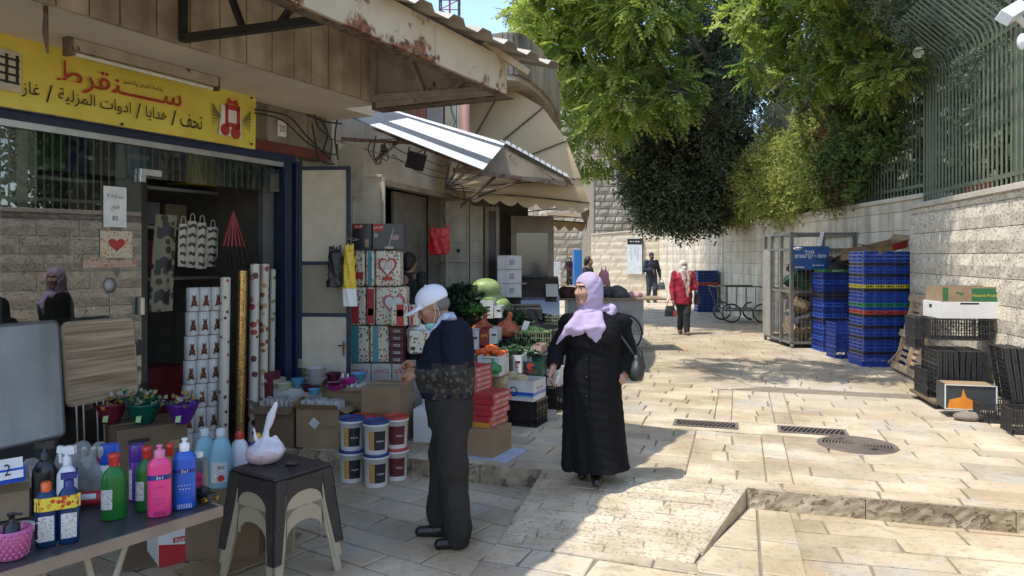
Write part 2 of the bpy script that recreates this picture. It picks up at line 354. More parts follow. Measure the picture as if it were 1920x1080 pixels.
def stone(mb, q, zf, th=.035, ins=.007, m=0):
    cx = sum(p[0] for p in q)/len(q); cy = sum(p[1] for p in q)/len(q); dz = random.uniform(-.003, .003); tx, ty = random.uniform(-.004, .004), random.uniform(-.004, .004); n = len(q); vs = []
    for k, (i, dd) in enumerate(((0, -th), (0, -.006), (ins, 0))):
        for x, y in q:
            d = math.hypot(x-cx, y-cy); f = 1-i*random.uniform(.9,1.9)/max(d, .02); X, Y = cx+(x-cx)*f, cy+(y-cy)*f; vs.append((X, Y, zf(X, Y)+dd+dz+(x-cx)*tx+(y-cy)*ty))
    fs = [(k*n+i, k*n+(i+1) % n, (k+1)*n+(i+1) % n, (k+1)*n+i) for k in (0, 1) for i in range(n)]+[tuple(range(2*n, 3*n))]
    mb.add(vs, fs, m)
def lay(parent, polys, zf, m, name='paving_stone', limit=300):
    polys = sorted([ccw(q) for q in polys], key=lambda q: math.hypot(sum(p[0] for p in q)/len(q), sum(p[1] for p in q)/len(q)))
    def seen(q):
        x = sum(p[0] for p in q)/len(q); y = sum(p[1] for p in q)/len(q); return y > 3.9 and abs(x) < .72*y
    near = [q for q in polys if seen(q)][:limit]; ids = {id(q) for q in near}; rest = [q for q in polys if id(q) not in ids]
    for q in near: mb = MB(); stone(mb, q, zf); mb.build(name, m, parent)
    if rest:
        mb = MB(); [stone(mb, q, zf) for q in rest]; tag(mb.build(name+'s_beyond', m, parent), kind='stuff')
flat = lambda h: (lambda x, y: h)
gm = MB(); gm.quad((-150,-150,LZ-.02), (150,-150,LZ-.02), (150,250,LZ-.02), (-150,250,LZ-.02))
tag(gm.build('ground', mat('earth', (.3,.25,.18), .95, bump=.3)), kind='structure')
# upper paving base
SE0 = Vector((-1.9, 6.61, 0)); SEN = SE0-U*9
base = [ab(9,0), ab(9,28), ab(4,46.5), ab(-14,46.5), SEN-N*9, SEN, SE0, ab(-1.55,0)]
up = tag(MB().prism([(p.x, p.y) for p in base], LZ-.015, -.014).build('pavement', MORTAR), kind='structure')
rg = lambda a0, a1, b0, b1: [ab(a0,b0), ab(a1,b0), ab(a1,b1), ab(a0,b1)]
pv = []
pv += paving(rg(-3.75, 8, 0, .17), PO, PA, .17, (.5,.9), seed=1)
pv += paving(rg(-8, -.46, .17, 1.72), PO, PA, .25, (.35,.75), seed=2) + paving(rg(-.28, .14, .17, 1.72), PO, PA, .3, (.5,.6), seed=3)
for a0 in (-.46, .14): 
    pv += paving(rg(a0, a0+.2, .17, 1.72), ab(a0,0), PA+PI/2, .2, (.3,.55), jit=0, seed=4); pv += paving(rg(a0+.15, a0+.33, 2.28, 4.1), ab(a0,0), PA+PI/2, .2, (.3,.55), jit=0, seed=5)
pv += paving(rg(.34, 8, .17, 1.72), PO, PA, .24, (.4,.8), seed=6)
pv += paving(rg(-12, -1.0, 1.72, 2.28), PO, PA, .25, (.35,.7), seed=7) + paving(rg(1.25, 8, 1.72, 2.28), PO, PA, .25, (.35,.7), seed=8)
pv += paving(rg(-12, -.31, 2.28, 4.1), PO, PA, .26, (.3,.7), seed=9) + paving(rg(-.13, .29, 2.28, 4.1), PO, PA, .3, (.4,.5), seed=10) + paving(rg(.47, 9, 2.28, 4.1), PO, PA, .25, (.35,.75), seed=11)
# the two bands swing off to the left further up
c1, c2 = ab(-.35, 4.1), ab(-2.1, 6.9); bd = (c2-c1).normalized(); bn = Vector((bd.y, -bd.x, 0)); ba = math.atan2(bd.y, bd.x)
for o_ in (0, .62): pv += paving([c1+bn*o_, c2+bn*o_, c2+bn*(o_+.2), c1+bn*(o_+.2)], c1, ba, .2, (.35,.6), jit=0, seed=12+int(o_*10))
pv += paving([c1+bn*.2, c2+bn*.2, c2+bn*.62, c1+bn*.62], c1, ba, .42, (.25,.4), jit=0, seed=14)
pv += paving([c1, c2, ab(-12, 6.9), ab(-12, 4.1)], PO, PA, .27, (.35,.75), seed=15)
pv += paving([c1+bn*.82, ab(9,4.1), ab(9,6.9), c2+bn*.82], PO, PA, .27, (.35,.75), seed=16)
pv += paving(rg(-12, 9, 6.9, 26.5), PO, PA+R(6), .3, (.4,.9), seed=17)
pv += paving(rg(-16, 4, 26.5, 46), PO, PA+R(6), .4, (.6,1.1), seed=18)
lay(up, pv, flat(0), STONE)
tag(MB().prism([(p.x, p.y) for p in (ab(-.98,1.74), ab(1.23,1.74), ab(1.23,2.26), ab(-.98,2.26))], -.03, .001).build('drain_surround', CHIS, up))
# sidewalk beside the shop front
pv = paving([SE0, SEN, SEN-N*1.2, SE0-N*1.2], SE0, SA, .4, (.5,.8), seed=20)
sw = tag(MB().prism([(p.x, p.y) for p in (SE0-N*.01, SEN-N*.01, SEN-N*1.3, SE0-N*1.3)], -.03, -.012).build('sidewalk', MORTAR), kind='structure')
lay(sw, pv, flat(0), STONE)
# lower paving
R0 = ab(-1.55,0); R1 = ab(-1.55,-1.15)
low = tag(MB().prism([(-9,-3), (9,-3), (9,6.6), (-9,6.6)], LZ-.018, LZ-.012).build('pavement', MORTAR), kind='structure')
pv = paving([SE0, R0, R1, (-.6,3.2), (-3.6,3.2)], SE0, R(-33), .27, (.4,.85), seed=21)
pv += paving([R1, ab(-.3,-1.15), (1.0,3.2), (-.6,3.2)], PO, R(-22), .27, (.4,.8), seed=22)
pv += paving([ab(.01,-.01), ab(-.3,-1.12), ab(-.2,-2.6), ab(.35,-2.6), ab(.3,-.01)], PO, PA+PI/2, .28, (.4,.6), jit=0, seed=23)
pv += paving([ab(-.31,-1.16), ab(-.21,-2.6), ab(-.6,-2.6)], PO, PA, .3, (.4,.6), seed=24)
pv += paving([ab(.3,-.01), ab(.35,-2.6), ab(5,-2.6), ab(5,-.01)], PO, PA+R(3), .24, (.4,.85), seed=25)
lay(low, pv, flat(LZ), STONE)
# ramp with rough narrow stones
rp = [ab(-1.55,0), ab(-1.55,-1.15), ab(-.32,-1.15), ab(-.05,-.0)]
zr = lambda x, y: max(LZ, LZ*min(1, max(0, -((x-PO.x)*E2.x+(y-PO.y)*E2.y))/1.15))
ramp = tag(MB().add([(p.x, p.y, z) for p, z in zip(rp, (-.014, LZ-.014, LZ-.014, -.014))]+[(p.x, p.y, LZ-.05) for p in rp], [(0,1,2,3), (4,5,1,0), (5,6,2,1), (6,7,3,2), (7,4,0,3)]).build('ramp', MORTAR), kind='structure')
lay(ramp, paving(rp, PO, PA, .098, (.4,.9), gap=.002, jit=.15, seed=30), zr, CHIS, 'ramp_stone')
# step and kerb stones with rough faces
def rough_block(mb, a, b, w, z0, z1, amp=.015, nx=6, nz=2, m=0, seed=0, top=.0):
    """block from a to b (front edge), w deep to the left of a->b, front face broken"""
    rr = random.Random(seed); a = Vector(a); b = Vector(b); d = (b-a); ln = d.length; d.normalize(); nn = Vector((d.y, -d.x, 0)); vs = []; za = z1 if not hasattr(z1, '__len__') else None
    zt = lambda t: z1 if za is not None else z1[0]+(z1[1]-z1[0])*t
    for j in range(nz+1):
        for i in range(nx+1):
            t = i/nx; edge = (i in (0, nx)); o = 0 if j == nz or edge else rr.uniform(-amp, amp); p = a+d*ln*t+nn*o; vs.append((p.x, p.y, z0+(zt(t)-z0)*j/nz))
    k = len(vs)
    for i in range(nx+1): p = a+d*ln*i/nx-nn*w; vs.append((p.x, p.y, zt(i/nx)))
    for i in range(nx+1): p = a+d*ln*i/nx-nn*w; vs.append((p.x, p.y, z0))
    q = nx+1; fs = [(j*q+i, j*q+i+1, (j+1)*q+i+1, (j+1)*q+i) for j in range(nz) for i in range(nx)]
    fs += [(nz*q+i, nz*q+i+1, k+i+1, k+i) for i in range(nx)]+[(k+i, k+i+1, k+q+i+1, k+q+i) for i in range(nx)]
    fs += [tuple([j*q for j in range(nz+1)]+[k, k+q])[::-1], tuple([j*q+nx for j in range(nz+1)]+[k+nx, k+q+nx])]
    mb.add(vs, fs, m)
st = None
def kerb_run(p, q, name, lens, seed, w=.14, z1=-.001, par=None, amp=.007, m=ROCKY):
    rr = random.Random(seed); p = Vector(p); q = Vector(q); d = (q-p); ln = d.length; d.normalize(); s = 0; i = 0
    while s < ln-.05:
        l_ = min(rr.uniform(*lens), ln-s); mb = MB(); rough_block(mb, p+d*(s+.003), p+d*(s+l_-.003), w, LZ-.01, z1, amp, max(3, int(l_/.045)), 4, seed=seed*50+i); mb.build(name, m, par); s += l_; i += 1
kerb_run(ab(.0,-.022), ab(5.5,-.022), 'kerb_stone', (.7,1.1), 3, par=up, w=.021, z1=-.005)
kerb_run(SE0-E2*.022, ab(-1.55,-.022), 'kerb_stone', (.5,.8), 4, par=up, w=.021, z1=-.005)
kerb_run(SEN+N*.022, SE0+N*.022, 'kerb_stone', (.6,.9), 5, par=sw, w=.021, z1=-.005)
mb = MB(); rough_block(mb, ab(-.27,-1.0), ab(.0,-.002), .125, LZ-.01, (LZ+.015,-.003), .006, 8, 2); mb.build('ramp_edge_stone', CHIS, ramp, bevel=.006)
# drains and manhole cover
IRON = mat('cast_iron', (.07,.062,.055), .55, metal=.6, bump=.3, bscale=90); IRONB = mat('brown_iron', (.17,.135,.11), .8, metal=.05, bump=.4, bscale=70, dirt=.5); PIT = mat('drain_pit', (.012,.011,.01), .9)
def drain(c, label):
    t = T('drain_grate', label, 'drain', ab(c, 2.0), PA, 'drain grates in the paving'); f = MB(); w_, d_ = .3, .125
    for x in (-w_, w_): f.box((x, 0, .006), (.03, 2*d_+.03, .012))
    for y in (-d_, d_): f.box((0, y, .006), (2*w_-.03, .03, .012))
    f.build('frame', IRONB, t); MB().box((0,0,.0015), (2*w_-.03, 2*d_-.03, .002)).build('pit', PIT, t)
    for i in range(13):
        x = -w_+.05+i*.0415; k = MB(); k.tube([(x-.03+.05*v*(1+.4*v), -d_+.015+(2*d_-.03)*v, .008) for v in (0, .25, .5, .75, 1)], .0085, 4); k.build('bar', IRONB, t)
    return t
drain(-.38, 'cast iron slotted drain nearer the woman in the black coat'); drain(.62, 'cast iron slotted drain nearer the round manhole cover')
mh = T('manhole_cover', 'round brown iron manhole cover with concentric ridges set in the paving', 'manhole cover', G(1607, 835), .3)
mb = MB(); mb.lathe([(.335,.0), (.335,.008), (.325,.010), (.318,.006), (.31,.006)], n=48); mb.build('rim', IRONB, mh)
mb = MB(); pr = [(.309,.004), (.309,.009)]
for i in range(11): r = .3-i*.027; pr += [(r,.009), (r-.003,.016), (r-.012,.016), (r-.015,.006), (r-.024,.006)]
pr += [(.004,.009), (.001,.009)]; mb.lathe(pr, n=48, sm=False); mb.build('lid', IRONB, mh)
for y in (-.2, .2): MB().box((0, y, .0135), (.05, .035, .006)).build('lifting_slot', PIT, mh)
# ================================================================ WALLS ON THE RIGHT
def wall(name, label, p0, p1, z0, z1, course, lens, th, m, cm, amp=.012, seed=0, cop=.06, limit=300, nx=5, nz=2, batter=0., copl=.9, gap=.004, core=None, group=None):
    """stone wall; front face on the right of p0->p1 when walking (toward -cross)"""
    rr = random.Random(seed); p0 = Vector(p0); p1 = Vector(p1); d = p1-p0; ln = d.length; d.normalize(); nn = Vector((d.y, -d.x, 0)); t = T(name, label, 'wall', tuple(p0), group=group)
    za, zb = z1; off = -p0; mb = MB(); q = lambda s, o, z: (d*s+nn*o+Vector((0, 0, z)))
    A = [q(0,-.03,z0), q(ln,-.03,z0), q(ln,-.03,zb-.01), q(0,-.03,za-.01), q(0,-th,z0), q(ln,-th,z0), q(ln,-th,zb-.01), q(0,-th,za-.01)]
    mb.add(A, [(0,1,2,3), (1,5,6,2), (5,4,7,6), (4,0,3,7), (3,2,6,7), (0,4,5,1)]); mb.build('core', core or MORTAR, t)
    z = z0; items = []
    while z < max(za, zb)-.02:
        h = course*rr.uniform(.96, 1.04); s = -rr.uniform(0, lens[1])
        while s < ln:
            l_ = rr.uniform(*lens); a, b = max(s, 0)+gap, min(s+l_, ln)-gap; s += l_
            if b-a < .03: continue
            T1 = lambda x: min(z+h-gap, za+(zb-za)*x/ln)
            if T1((a+b)/2)-z < .03: continue
            vs = []; o0 = rr.uniform(0, .006)
            for j in range(nz+1):
                for i in range(nx+1):
                    x = a+(b-a)*i/nx; e = (i in (0, nx)) or (j in (0, nz)); vs.append(q(x, (0 if e else o0+.008+rr.uniform(0, amp)), z+gap+(T1(x)-z-gap)*j/nz))
            k = len(vs); vs += [q(a,-.035,z+gap), q(b,-.035,z+gap), q(b,-.035,T1(b)), q(a,-.035,T1(a))]; w_ = nx+1
            fs = [(j*w_+i, j*w_+i+1, (j+1)*w_+i+1, (j+1)*w_+i) for j in range(nz) for i in range(nx)]
            fs += [tuple(range(w_))[::-1]+(k, k+1), tuple(range(nz*w_, nz*w_+w_))+(k+2, k+3), tuple([j*w_ for j in range(nz+1)])+(k+3, k), tuple([j*w_+nx for j in range(nz+1)])[::-1]+(k+1, k+2)]
            c = p0+d*(a+b)/2; items.append((c.length if c.y > 0 else 99+c.length, vs, fs))
        z += h
    items.sort(key=lambda i: i[0]); rest = MB()
    for i, (dist, vs, fs) in enumerate(items):
        if i < limit and dist < 99: MB().add(vs, fs, 0, None).build('block', m, t)
        else: rest.add(vs, fs)
    if rest.v: tag(rest.build('blocks_beyond', m, t), kind='stuff')
    if cop:
        s = 0
        while s < ln-.01:
            l_ = min(copl*rr.uniform(.9, 1.1), ln-s); z_ = lambda x: za+(zb-za)*x/ln; c = MB(); a, b = s+.003, s+l_-.003; s += l_
            c.add([q(a,.045,z_(a)), q(b,.045,z_(b)), q(b,-th-.02,z_(b)), q(a,-th-.02,z_(a)), q(a,.045,z_(a)+cop), q(b,.045,z_(b)+cop), q(b,-th-.02,z_(b)+cop), q(a,-th-.02,z_(a)+cop)],
                  [(3,2,1,0), (4,5,6,7), (0,1,5,4), (1,2,6,5), (2,3,7,6), (3,0,4,7)]); c.build('coping_stone', cm, t, bevel=.006)
    return t
def streaks(m, amt=.5, sx=5., col=(.45,.41,.36)):
    n, l, b = nodes(m); g = n.new('ShaderNodeNewGeometry'); mp = n.new('ShaderNodeMapping'); l.new(g.outputs['Position'], mp.inputs[0]); mp.inputs['Scale'].default_value = (sx*.5, sx*.5, .22)
    v = n.new('ShaderNodeTexNoise'); v.inputs['Scale'].default_value = 1.6; v.inputs['Detail'].default_value = 6; l.new(mp.outputs[0], v.inputs['Vector'])
    cr = n.new('ShaderNodeValToRGB'); l.new(v.outputs['Fac'], cr.inputs[0]); cr.color_ramp.elements[0].position = .44; cr.color_ramp.elements[1].position = .66
    mt = n.new('ShaderNodeMath'); mt.operation = 'MULTIPLY'; mt.inputs[1].default_value = amt; l.new(cr.outputs[0], mt.inputs[0])
    mx = n.new('ShaderNodeMix'); mx.data_type = 'RGBA'; mx.blend_type = 'MULTIPLY'; src = b.inputs['Base Color'].links[0].from_socket
    l.new(mt.outputs[0], mx.inputs[0]); l.new(src, mx.inputs[6]); mx.inputs[7].default_value = (*col, 1); l.new(mx.outputs[2], b.inputs['Base Color']); return m
WROUGH = mat('pitched_limestone', (.63,.545,.405), .85, bump=1., bscale=42, scale=9, col2=(.78,.69,.53), rnd=.05, dirt=.15); pitted(WROUGH, .95, 30)
WSMOOTH = streaks(mat('wall_limestone', (.58,.49,.355), .8, bump=.5, bscale=45, scale=2.5, col2=(.68,.61,.48), rnd=.05, dirt=.15), .55)
COPE = mat('coping_limestone', (.48,.42,.32), .7, bump=.3, bscale=40, scale=3, col2=(.60,.53,.42), rnd=.05)
A0 = Vector((6.02, 11.3, 0)); AD = (Vector((5.3, 7.7, 0))-A0).normalized()
wall('retaining_wall', 'nearest part of the street wall with coarse pitted cream blocks', A0, A0+AD*19.5, -.02, (2.40,2.40), .295, (.55,1.15), .5, WROUGH, COPE, .014, 1, cop=.07)
wall('retaining_wall', 'water streaked garden wall behind the blue crates and the cart', (6.36,22.49,0), (6.35,11.42,0), -.02, (2.52,2.60), .30, (.5,1.0), .4, WSMOOTH, COPE, .006, 2, cop=.07)
wall('retaining_wall', 'stepped up length of street wall behind the man in navy', (6.1,31,0), (6.35,22.5,0), -.02, (2.86,2.78), .30, (.5,1.0), .4, WSMOOTH, COPE, .006, 3, cop=.08)
wall('street_wall', 'far cross wall of pale blocks carrying the map board', (3.35,31.6,0), (6.1,31.0,0), -.02, (2.58,2.8), .29, (.45,.9), .4, mat('cross_wall_limestone', (.55,.47,.34), .8, bump=.4, bscale=40, col2=(.64,.56,.43), rnd=.06), COPE, .006, 4, cop=.06)  # cross wall has its own even pale stone colour, without streaks
# ================================================================ GARDEN BEHIND THE WALL
tag(MB().prism([(6.25,-8), (30,-8), (30,60), (5.9,60), (6.15,31.5), (6.8,22), (6.8,11.5)], LZ, 2.35).build('garden_terrace', mat('garden_soil', (.05,.042,.028), .95, bump=.6)), kind='structure')
GREEN = mat('green_steel', (.13,.145,.085), .5, bump=.1, bscale=90, metal=.1, dirt=.3)
def fence(label, p0, p1, z0, z1, sp, postevery, bend=.62, npost=True):
    p0 = Vector(p0); p1 = Vector(p1); d = p1-p0; ln = d.length; d.normalize(); nn = Vector((d.y, -d.x, 0)); t = T('security_fence', label, 'fence', tuple(p0)); n = int(ln/sp)
    H = z1-z0; proto = MB(); proto.tube([(0,0,0), (0,0,H-.12), tuple(nn*.05+Vector((0,0,H))), tuple(nn*bend+Vector((0,0,H+bend*.85)))], .015, 6); bar = proto.build('bar', GREEN, t)
    bar.location = (0, 0, z0)
    for i in range(1, n):
        c = bar.copy(); COL.objects.link(c); c.parent = t; c.location = d*(i*sp); c.location.z = z0+random.uniform(-.01,.01)
    for zz in (z0+.16, z1-.2):
        m_ = MB(); m_.bar(tuple(Vector((0,0,zz))-nn*.01), tuple(d*ln+Vector((0,0,zz))-nn*.01), .04, .05); m_.build('rail', GREEN, t)
    k = 0
    while k <= ln:
        m_ = MB(); m_.box(tuple(d*k-nn*.05+Vector((0,0,(z0+z1)/2-.05))), (.075,.075,z1-z0+.1), 0, Matrix.Rotation(math.atan2(d.y,d.x),4,'Z')); m_.bar(tuple(d*k-nn*.03+Vector((0,0,z1))), tuple(d*k+nn*bend+Vector((0,0,z1+bend*.85))), .05, .03); m_.build('post', GREEN, t); k += postevery
    return t
B0 = A0+Vector((.22,.0,0))
fence('tall dark green steel fence on the nearest coarse stone wall', B0, B0+AD*6.5, 2.47, 4.5, .125, 2.9)
fence('long dark green steel fence with leaning spikes on the streaked garden wall', (6.6,22.6,0), (6.5,11.5,0), 2.66, 4.62, .115, 2.75)
# ================================================================ TREES
def leafmat(name, c1, c2, tr=.35, rough=.5):
    m = mat(name, c1, rough, bump=0); n, l, b = nodes(m); at = n.new('ShaderNodeAttribute'); at.attribute_name = 'tint'
    mx = n.new('ShaderNodeMix'); mx.data_type = 'RGBA'; l.new(at.outputs['Fac'], mx.inputs[0]); mx.inputs[6].default_value = (*c1, 1); mx.inputs[7].default_value = (*c2, 1)
    l.new(mx.outputs[2], b.inputs['Base Color']); b.inputs['Specular IOR Level'].default_value = .35
    t = n.new('ShaderNodeBsdfTranslucent'); hs = n.new('ShaderNodeHueSaturation'); hs.inputs['Value'].default_value = 1.5; hs.inputs['Saturation'].default_value = 1.1; l.new(mx.outputs[2], hs.inputs['Color']); l.new(hs.outputs[0], t.inputs[0])
    ms = n.new('ShaderNodeMixShader'); ms.inputs[0].default_value = tr; l.new(b.outputs[0], ms.inputs[1]); l.new(t.outputs[0], ms.inputs[2]); l.new(ms.outputs[0], n['Material Output'].inputs[0]); return m
def nrm(a): return a/np.maximum(np.linalg.norm(a, axis=-1, keepdims=True), 1e-6)
def blobs(bl, n, rng, inner=.45, hole=.0, hf=1.6):
    """n points spread through the outer part of ellipsoid blobs (c, r); outward direction too"""
    C = np.array([b[0] for b in bl], float); S = np.array([b[1] if hasattr(b[1], '__len__') else (b[1],)*3 for b in bl], float); wt = (S.prod(1))**(2/3); wt /= wt.sum()
    k = int(n*1.6); i = rng.choice(len(bl), k, p=wt); d = nrm(rng.normal(size=(k, 3))); r = inner+(1-inner)*rng.random((k, 1))**.6
    bump = 1+.16*np.sin(d[:, :1]*5+i[:, None]*2.1)+.12*np.sin(d[:, 1:2]*7+i[:, None])+.12*np.sin(d[:, 2:]*6+1.3*i[:, None])
    p = C[i]+d*S[i]*r*bump
    if hole: h = np.sin(p[:, 0]*hf*2.1+1)*np.sin(p[:, 1]*hf*1.7+2)*np.sin(p[:, 2]*hf*2.3); keep = h < 1-hole-.25*rng.random(k); p, d = p[keep], d[keep]
    return p[:n], d[:n]
def leaves(name, p, d, parent, m, kind='pinnate', size=.3, lw=.035, ll=.1, pairs=6, droop=.5, rng=RNG, tint=None):
    n = len(p); ax = nrm(d+rng.normal(size=(n, 3))*.55+np.array([0, 0, -droop])); up = nrm(np.array([0, 0, 1.])+rng.normal(size=(n, 3))*.35); sd = nrm(np.cross(ax, up)); up = np.cross(sd, ax)
    sz = size*rng.uniform(.7, 1.25, (n, 1)); tn = rng.random(n) if tint is None else tint; V = []; TI = []
    if kind == 'pinnate':
        for k in range(pairs*2+1):
            t = (k//2+1)/(pairs+.6); s = 0 if k == 2*pairs else (1 if k % 2 else -1)
            base = p+ax*sz*t-up*sz*.25*t*t; dr = nrm(ax*(.45 if s else 1)+sd*s-up*.25+rng.normal(size=(n, 3))*.12); L_ = ll*sz/size*(1-.25*abs(t-.5)); wd = nrm(np.cross(dr, up))*lw*sz/size
            a = base; b = base+dr*L_*.45+wd; c = base+dr*L_-up*L_*.12; e = base+dr*L_*.45-wd; V.append(np.stack([a, b, c, e], 1)); TI.append(tn+rng.normal(size=n)*.06)
    else:                                   # tufts of small simple leaves
        for k in range(pairs):
            t = (k+.5)/pairs; base = p+ax*sz*t; dr = nrm(ax*.5+rng.normal(size=(n, 3))*.75); L_ = ll*rng.uniform(.7, 1.2, (n, 1)); wd = nrm(np.cross(dr, rng.normal(size=(n, 3))))*lw
            V.append(np.stack([base, base+dr*L_*.5+wd, base+dr*L_, base+dr*L_*.5-wd], 1)); TI.append(tn+rng.normal(size=n)*.08)
    V = np.concatenate(V).reshape(-1, 3); TI = np.repeat(np.clip(np.concatenate(TI), 0, 1), 4); nf = len(V)//4
    me = bpy.data.meshes.new(name); me.vertices.add(len(V)); me.vertices.foreach_set('co', V.astype(np.float32).ravel()); me.loops.add(nf*4); me.loops.foreach_set('vertex_index', np.arange(nf*4, dtype=np.int32))
    me.polygons.add(nf); me.polygons.foreach_set('loop_start', np.arange(0, nf*4, 4, dtype=np.int32)); me.polygons.foreach_set('loop_total', np.full(nf, 4, np.int32))
    at = me.attributes.new('tint', 'FLOAT', 'POINT'); at.data.foreach_set('value', TI.astype(np.float32)); me.materials.append(m); me.update(calc_edges=True)
    return link(bpy.data.objects.new(name, me), parent)
BARK = mat('bark', (.10,.08,.06), .9, bump=.9, bscale=20, scale=10, col2=(.19,.16,.12)); BARKG = mat('grey_bark', (.16,.14,.115), .9, bump=.9, bscale=20, scale=8, col2=(.27,.24,.2))
def limb(mb, a, b, ra, rb, bend=.15, n=6, rng=random):
    a = Vector(a); b = Vector(b); d = b-a; o = Vector((rng.uniform(-1,1), rng.uniform(-1,1), rng.uniform(-.3,.6)))*d.length*bend
    pts = [a+d*t+o*math.sin(PI*t) for t in [i/n for i in range(n+1)]]; mb.tube(pts, [ra+(rb-ra)*i/n for i in range(n+1)], 7); return pts
def trunk(parent, base, top, r, targets, m=BARK, seed=1):
    rr = random.Random(seed); mb = MB(); pts = limb(mb, base, top, r, r*.55, .06, rng=rr); mb.build('trunk', m, parent); k = MB()
    for c in targets:
        st_ = pts[rr.randint(3, 6)]; q = limb(k, st_, c, r*.4, r*.1, .12, rng=rr); c = Vector(c)
        for _ in range(4): e = c+Vector((rr.uniform(-1,1), rr.uniform(-1,1), rr.uniform(-.6,.8)))*1.1; limb(k, q[rr.randint(2,5)], e, r*.13, r*.03, .12, 4, rng=rr)
    k.build('branches', m, parent)
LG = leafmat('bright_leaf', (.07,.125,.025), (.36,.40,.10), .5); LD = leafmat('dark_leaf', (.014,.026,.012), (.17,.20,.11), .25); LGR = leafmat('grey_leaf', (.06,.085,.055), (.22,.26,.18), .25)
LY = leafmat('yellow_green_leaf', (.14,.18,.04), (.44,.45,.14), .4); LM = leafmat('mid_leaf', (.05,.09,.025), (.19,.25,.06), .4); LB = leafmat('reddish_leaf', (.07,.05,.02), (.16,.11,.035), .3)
def tree(name, label, bl, n, m, trunk_=None, **kw):
    hole = kw.pop('hole', .3); inner = kw.pop('inner', .45); t = T(name, label, kw.pop('cat', 'tree'), kw.pop('at', (0,0,0))); off = np.array(t.location)
    p, d = blobs(bl, n, RNG, inner, hole); leaves(kw.pop('part', 'crown'), p-off, d, t, m, **kw)
    if trunk_: trunk(t, *[tuple(Vector(v)-t.location) if i < 2 else v for i, v in enumerate(trunk_[:3])], [tuple(Vector(v)-t.location) for v in trunk_[3]], trunk_[4])
    return t
# big bright compound-leaved tree arching over the street: crown in several masses
BL = [(P(1110,80,19),(1.7,2.0,1.5)), (P(1210,20,17),(1.2,1.6,1.0)), (P(1060,40,20),(1.3,1.7,1.1)), (P(1165,190,18),(.95,1.3,.8)), (P(1262,170,17.2),(.6,.9,.75)), (P(1100,260,21),(1.1,1.3,1.0)), (P(1035,110,21),(.9,1.3,.7)), (P(1010,10,21),(.9,1.3,.45)), (P(1150,-80,18),(2.4,2.2,1.2))]
tree('tree', 'large bright green tree with compound leaves arching over the street left of the dark cypress', BL, 5400, LG, (( 8.2,22,2.3), (5.2,19.5,6.2), .28, [tuple(b[0]) for b in BL[:8]], BARKG), at=(8.2,22,2.3), size=.36, ll=.14, lw=.036, pairs=5, hole=.5, droop=.15)
BL2 = [(P(1440,30,13.2),(.6,.9,.42)), (P(1530,60,12.3),(.6,.9,.36)), (P(1620,40,11.8),(.5,.8,.34)), (P(1650,150,11.3),(.22,.4,.26)), (P(1560,-60,12),(1.3,1.5,.5)), (P(1418,120,13.0),(.24,.4,.28)), (P(1520,150,12.6),(.4,.6,.22)), (P(1600,110,11.8),(.35,.5,.25)), (P(1690,120,11.1),(.2,.35,.24))]
tree('tree', 'bright green tree spilling its compound leaves over the spiked fence', BL2, 1450, LG, ((6.9,18.2,2.3), tuple(P(1535,90,14.2)), .17, [tuple(b[0]) for b in BL2[:7]], BARKG), at=(6.9,18.2,2.3), size=.30, ll=.11, lw=.030, pairs=5, hole=.5, droop=.2)
# street-side overhead bough (its shade falls on the paving by the crates)
BL3 = [((3.0,9.6,6.8),(1.3,1.0,.5)), ((4.4,10.6,6.4),(1.2,1.0,.6)), ((1.2,9.8,7.0),(1.1,.9,.4)), ((5.0,9.6,6.3),(.7,.6,.4))]
tree('tree', 'high leafy boughs reaching out over the blue crates from beyond the fence', BL3, 1000, LG, ((8.6,11.2,2.3), (6.6,10.9,6.0), .17, [tuple(b[0]) for b in BL3], BARKG), at=(8.6,11.2,2.3), size=.38, ll=.14, lw=.03, pairs=6, hole=.25)
# dark trees
BLD = [(P(1240,300,21),(.9,1.3,1.2)), (P(1225,235,22),(.6,1.3,.8)), (P(1290,230,22),(1.0,1.5,1.4)), (P(1335,330,20.5),(.6,1.0,.9)), (P(1240,362,21.5),(.55,.8,.6)), (P(1290,375,20.8),(.7,.8,.6)), (P(1340,160,21),(1.1,1.6,1.5)), (P(1270,388,20.6),(.35,.5,.3)), (P(1318,388,20.2),(.3,.5,.25)), (P(1200,320,22),(.3,.6,.4))]+[(P(x,y,20.6),(r,r*1.2,r*1.3)) for x,y,r in ((1196,372,.2),(1215,400,.22),(1248,405,.18),(1280,412,.2),(1305,405,.22),(1332,408,.2),(1350,380,.25),(1190,290,.25),(1180,345,.16),(1240,398,.2))]
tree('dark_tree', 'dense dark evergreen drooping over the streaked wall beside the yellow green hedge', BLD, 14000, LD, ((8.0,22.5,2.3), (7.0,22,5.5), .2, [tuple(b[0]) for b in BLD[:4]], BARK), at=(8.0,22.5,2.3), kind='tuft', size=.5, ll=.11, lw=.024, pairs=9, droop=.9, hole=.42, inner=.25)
BLO = [(P(1400,60,18.5),(1.0,1.2,1.3)), (P(1380,150,18.5),(.8,1.0,.9)), (P(1340,40,19),(.9,1.1,1.1)), (P(1300,110,19.5),(.45,.6,1.5)), (P(1350,250,19.5),(.45,.6,.9)), (P(1440,-40,18),(1.2,1.2,1.0))]
tree('olive_tree', 'tall grey green olive tree in front of the darkest foliage', BLO, 9000, LGR, ((8.6,19.5,2.3), (7.4,19,5.6), .17, [tuple(b[0]) for b in BLO[:4]], BARK), at=(8.6,19.5,2.3), kind='tuft', size=.34, ll=.085, lw=.016, pairs=8, droop=.3, hole=.35)
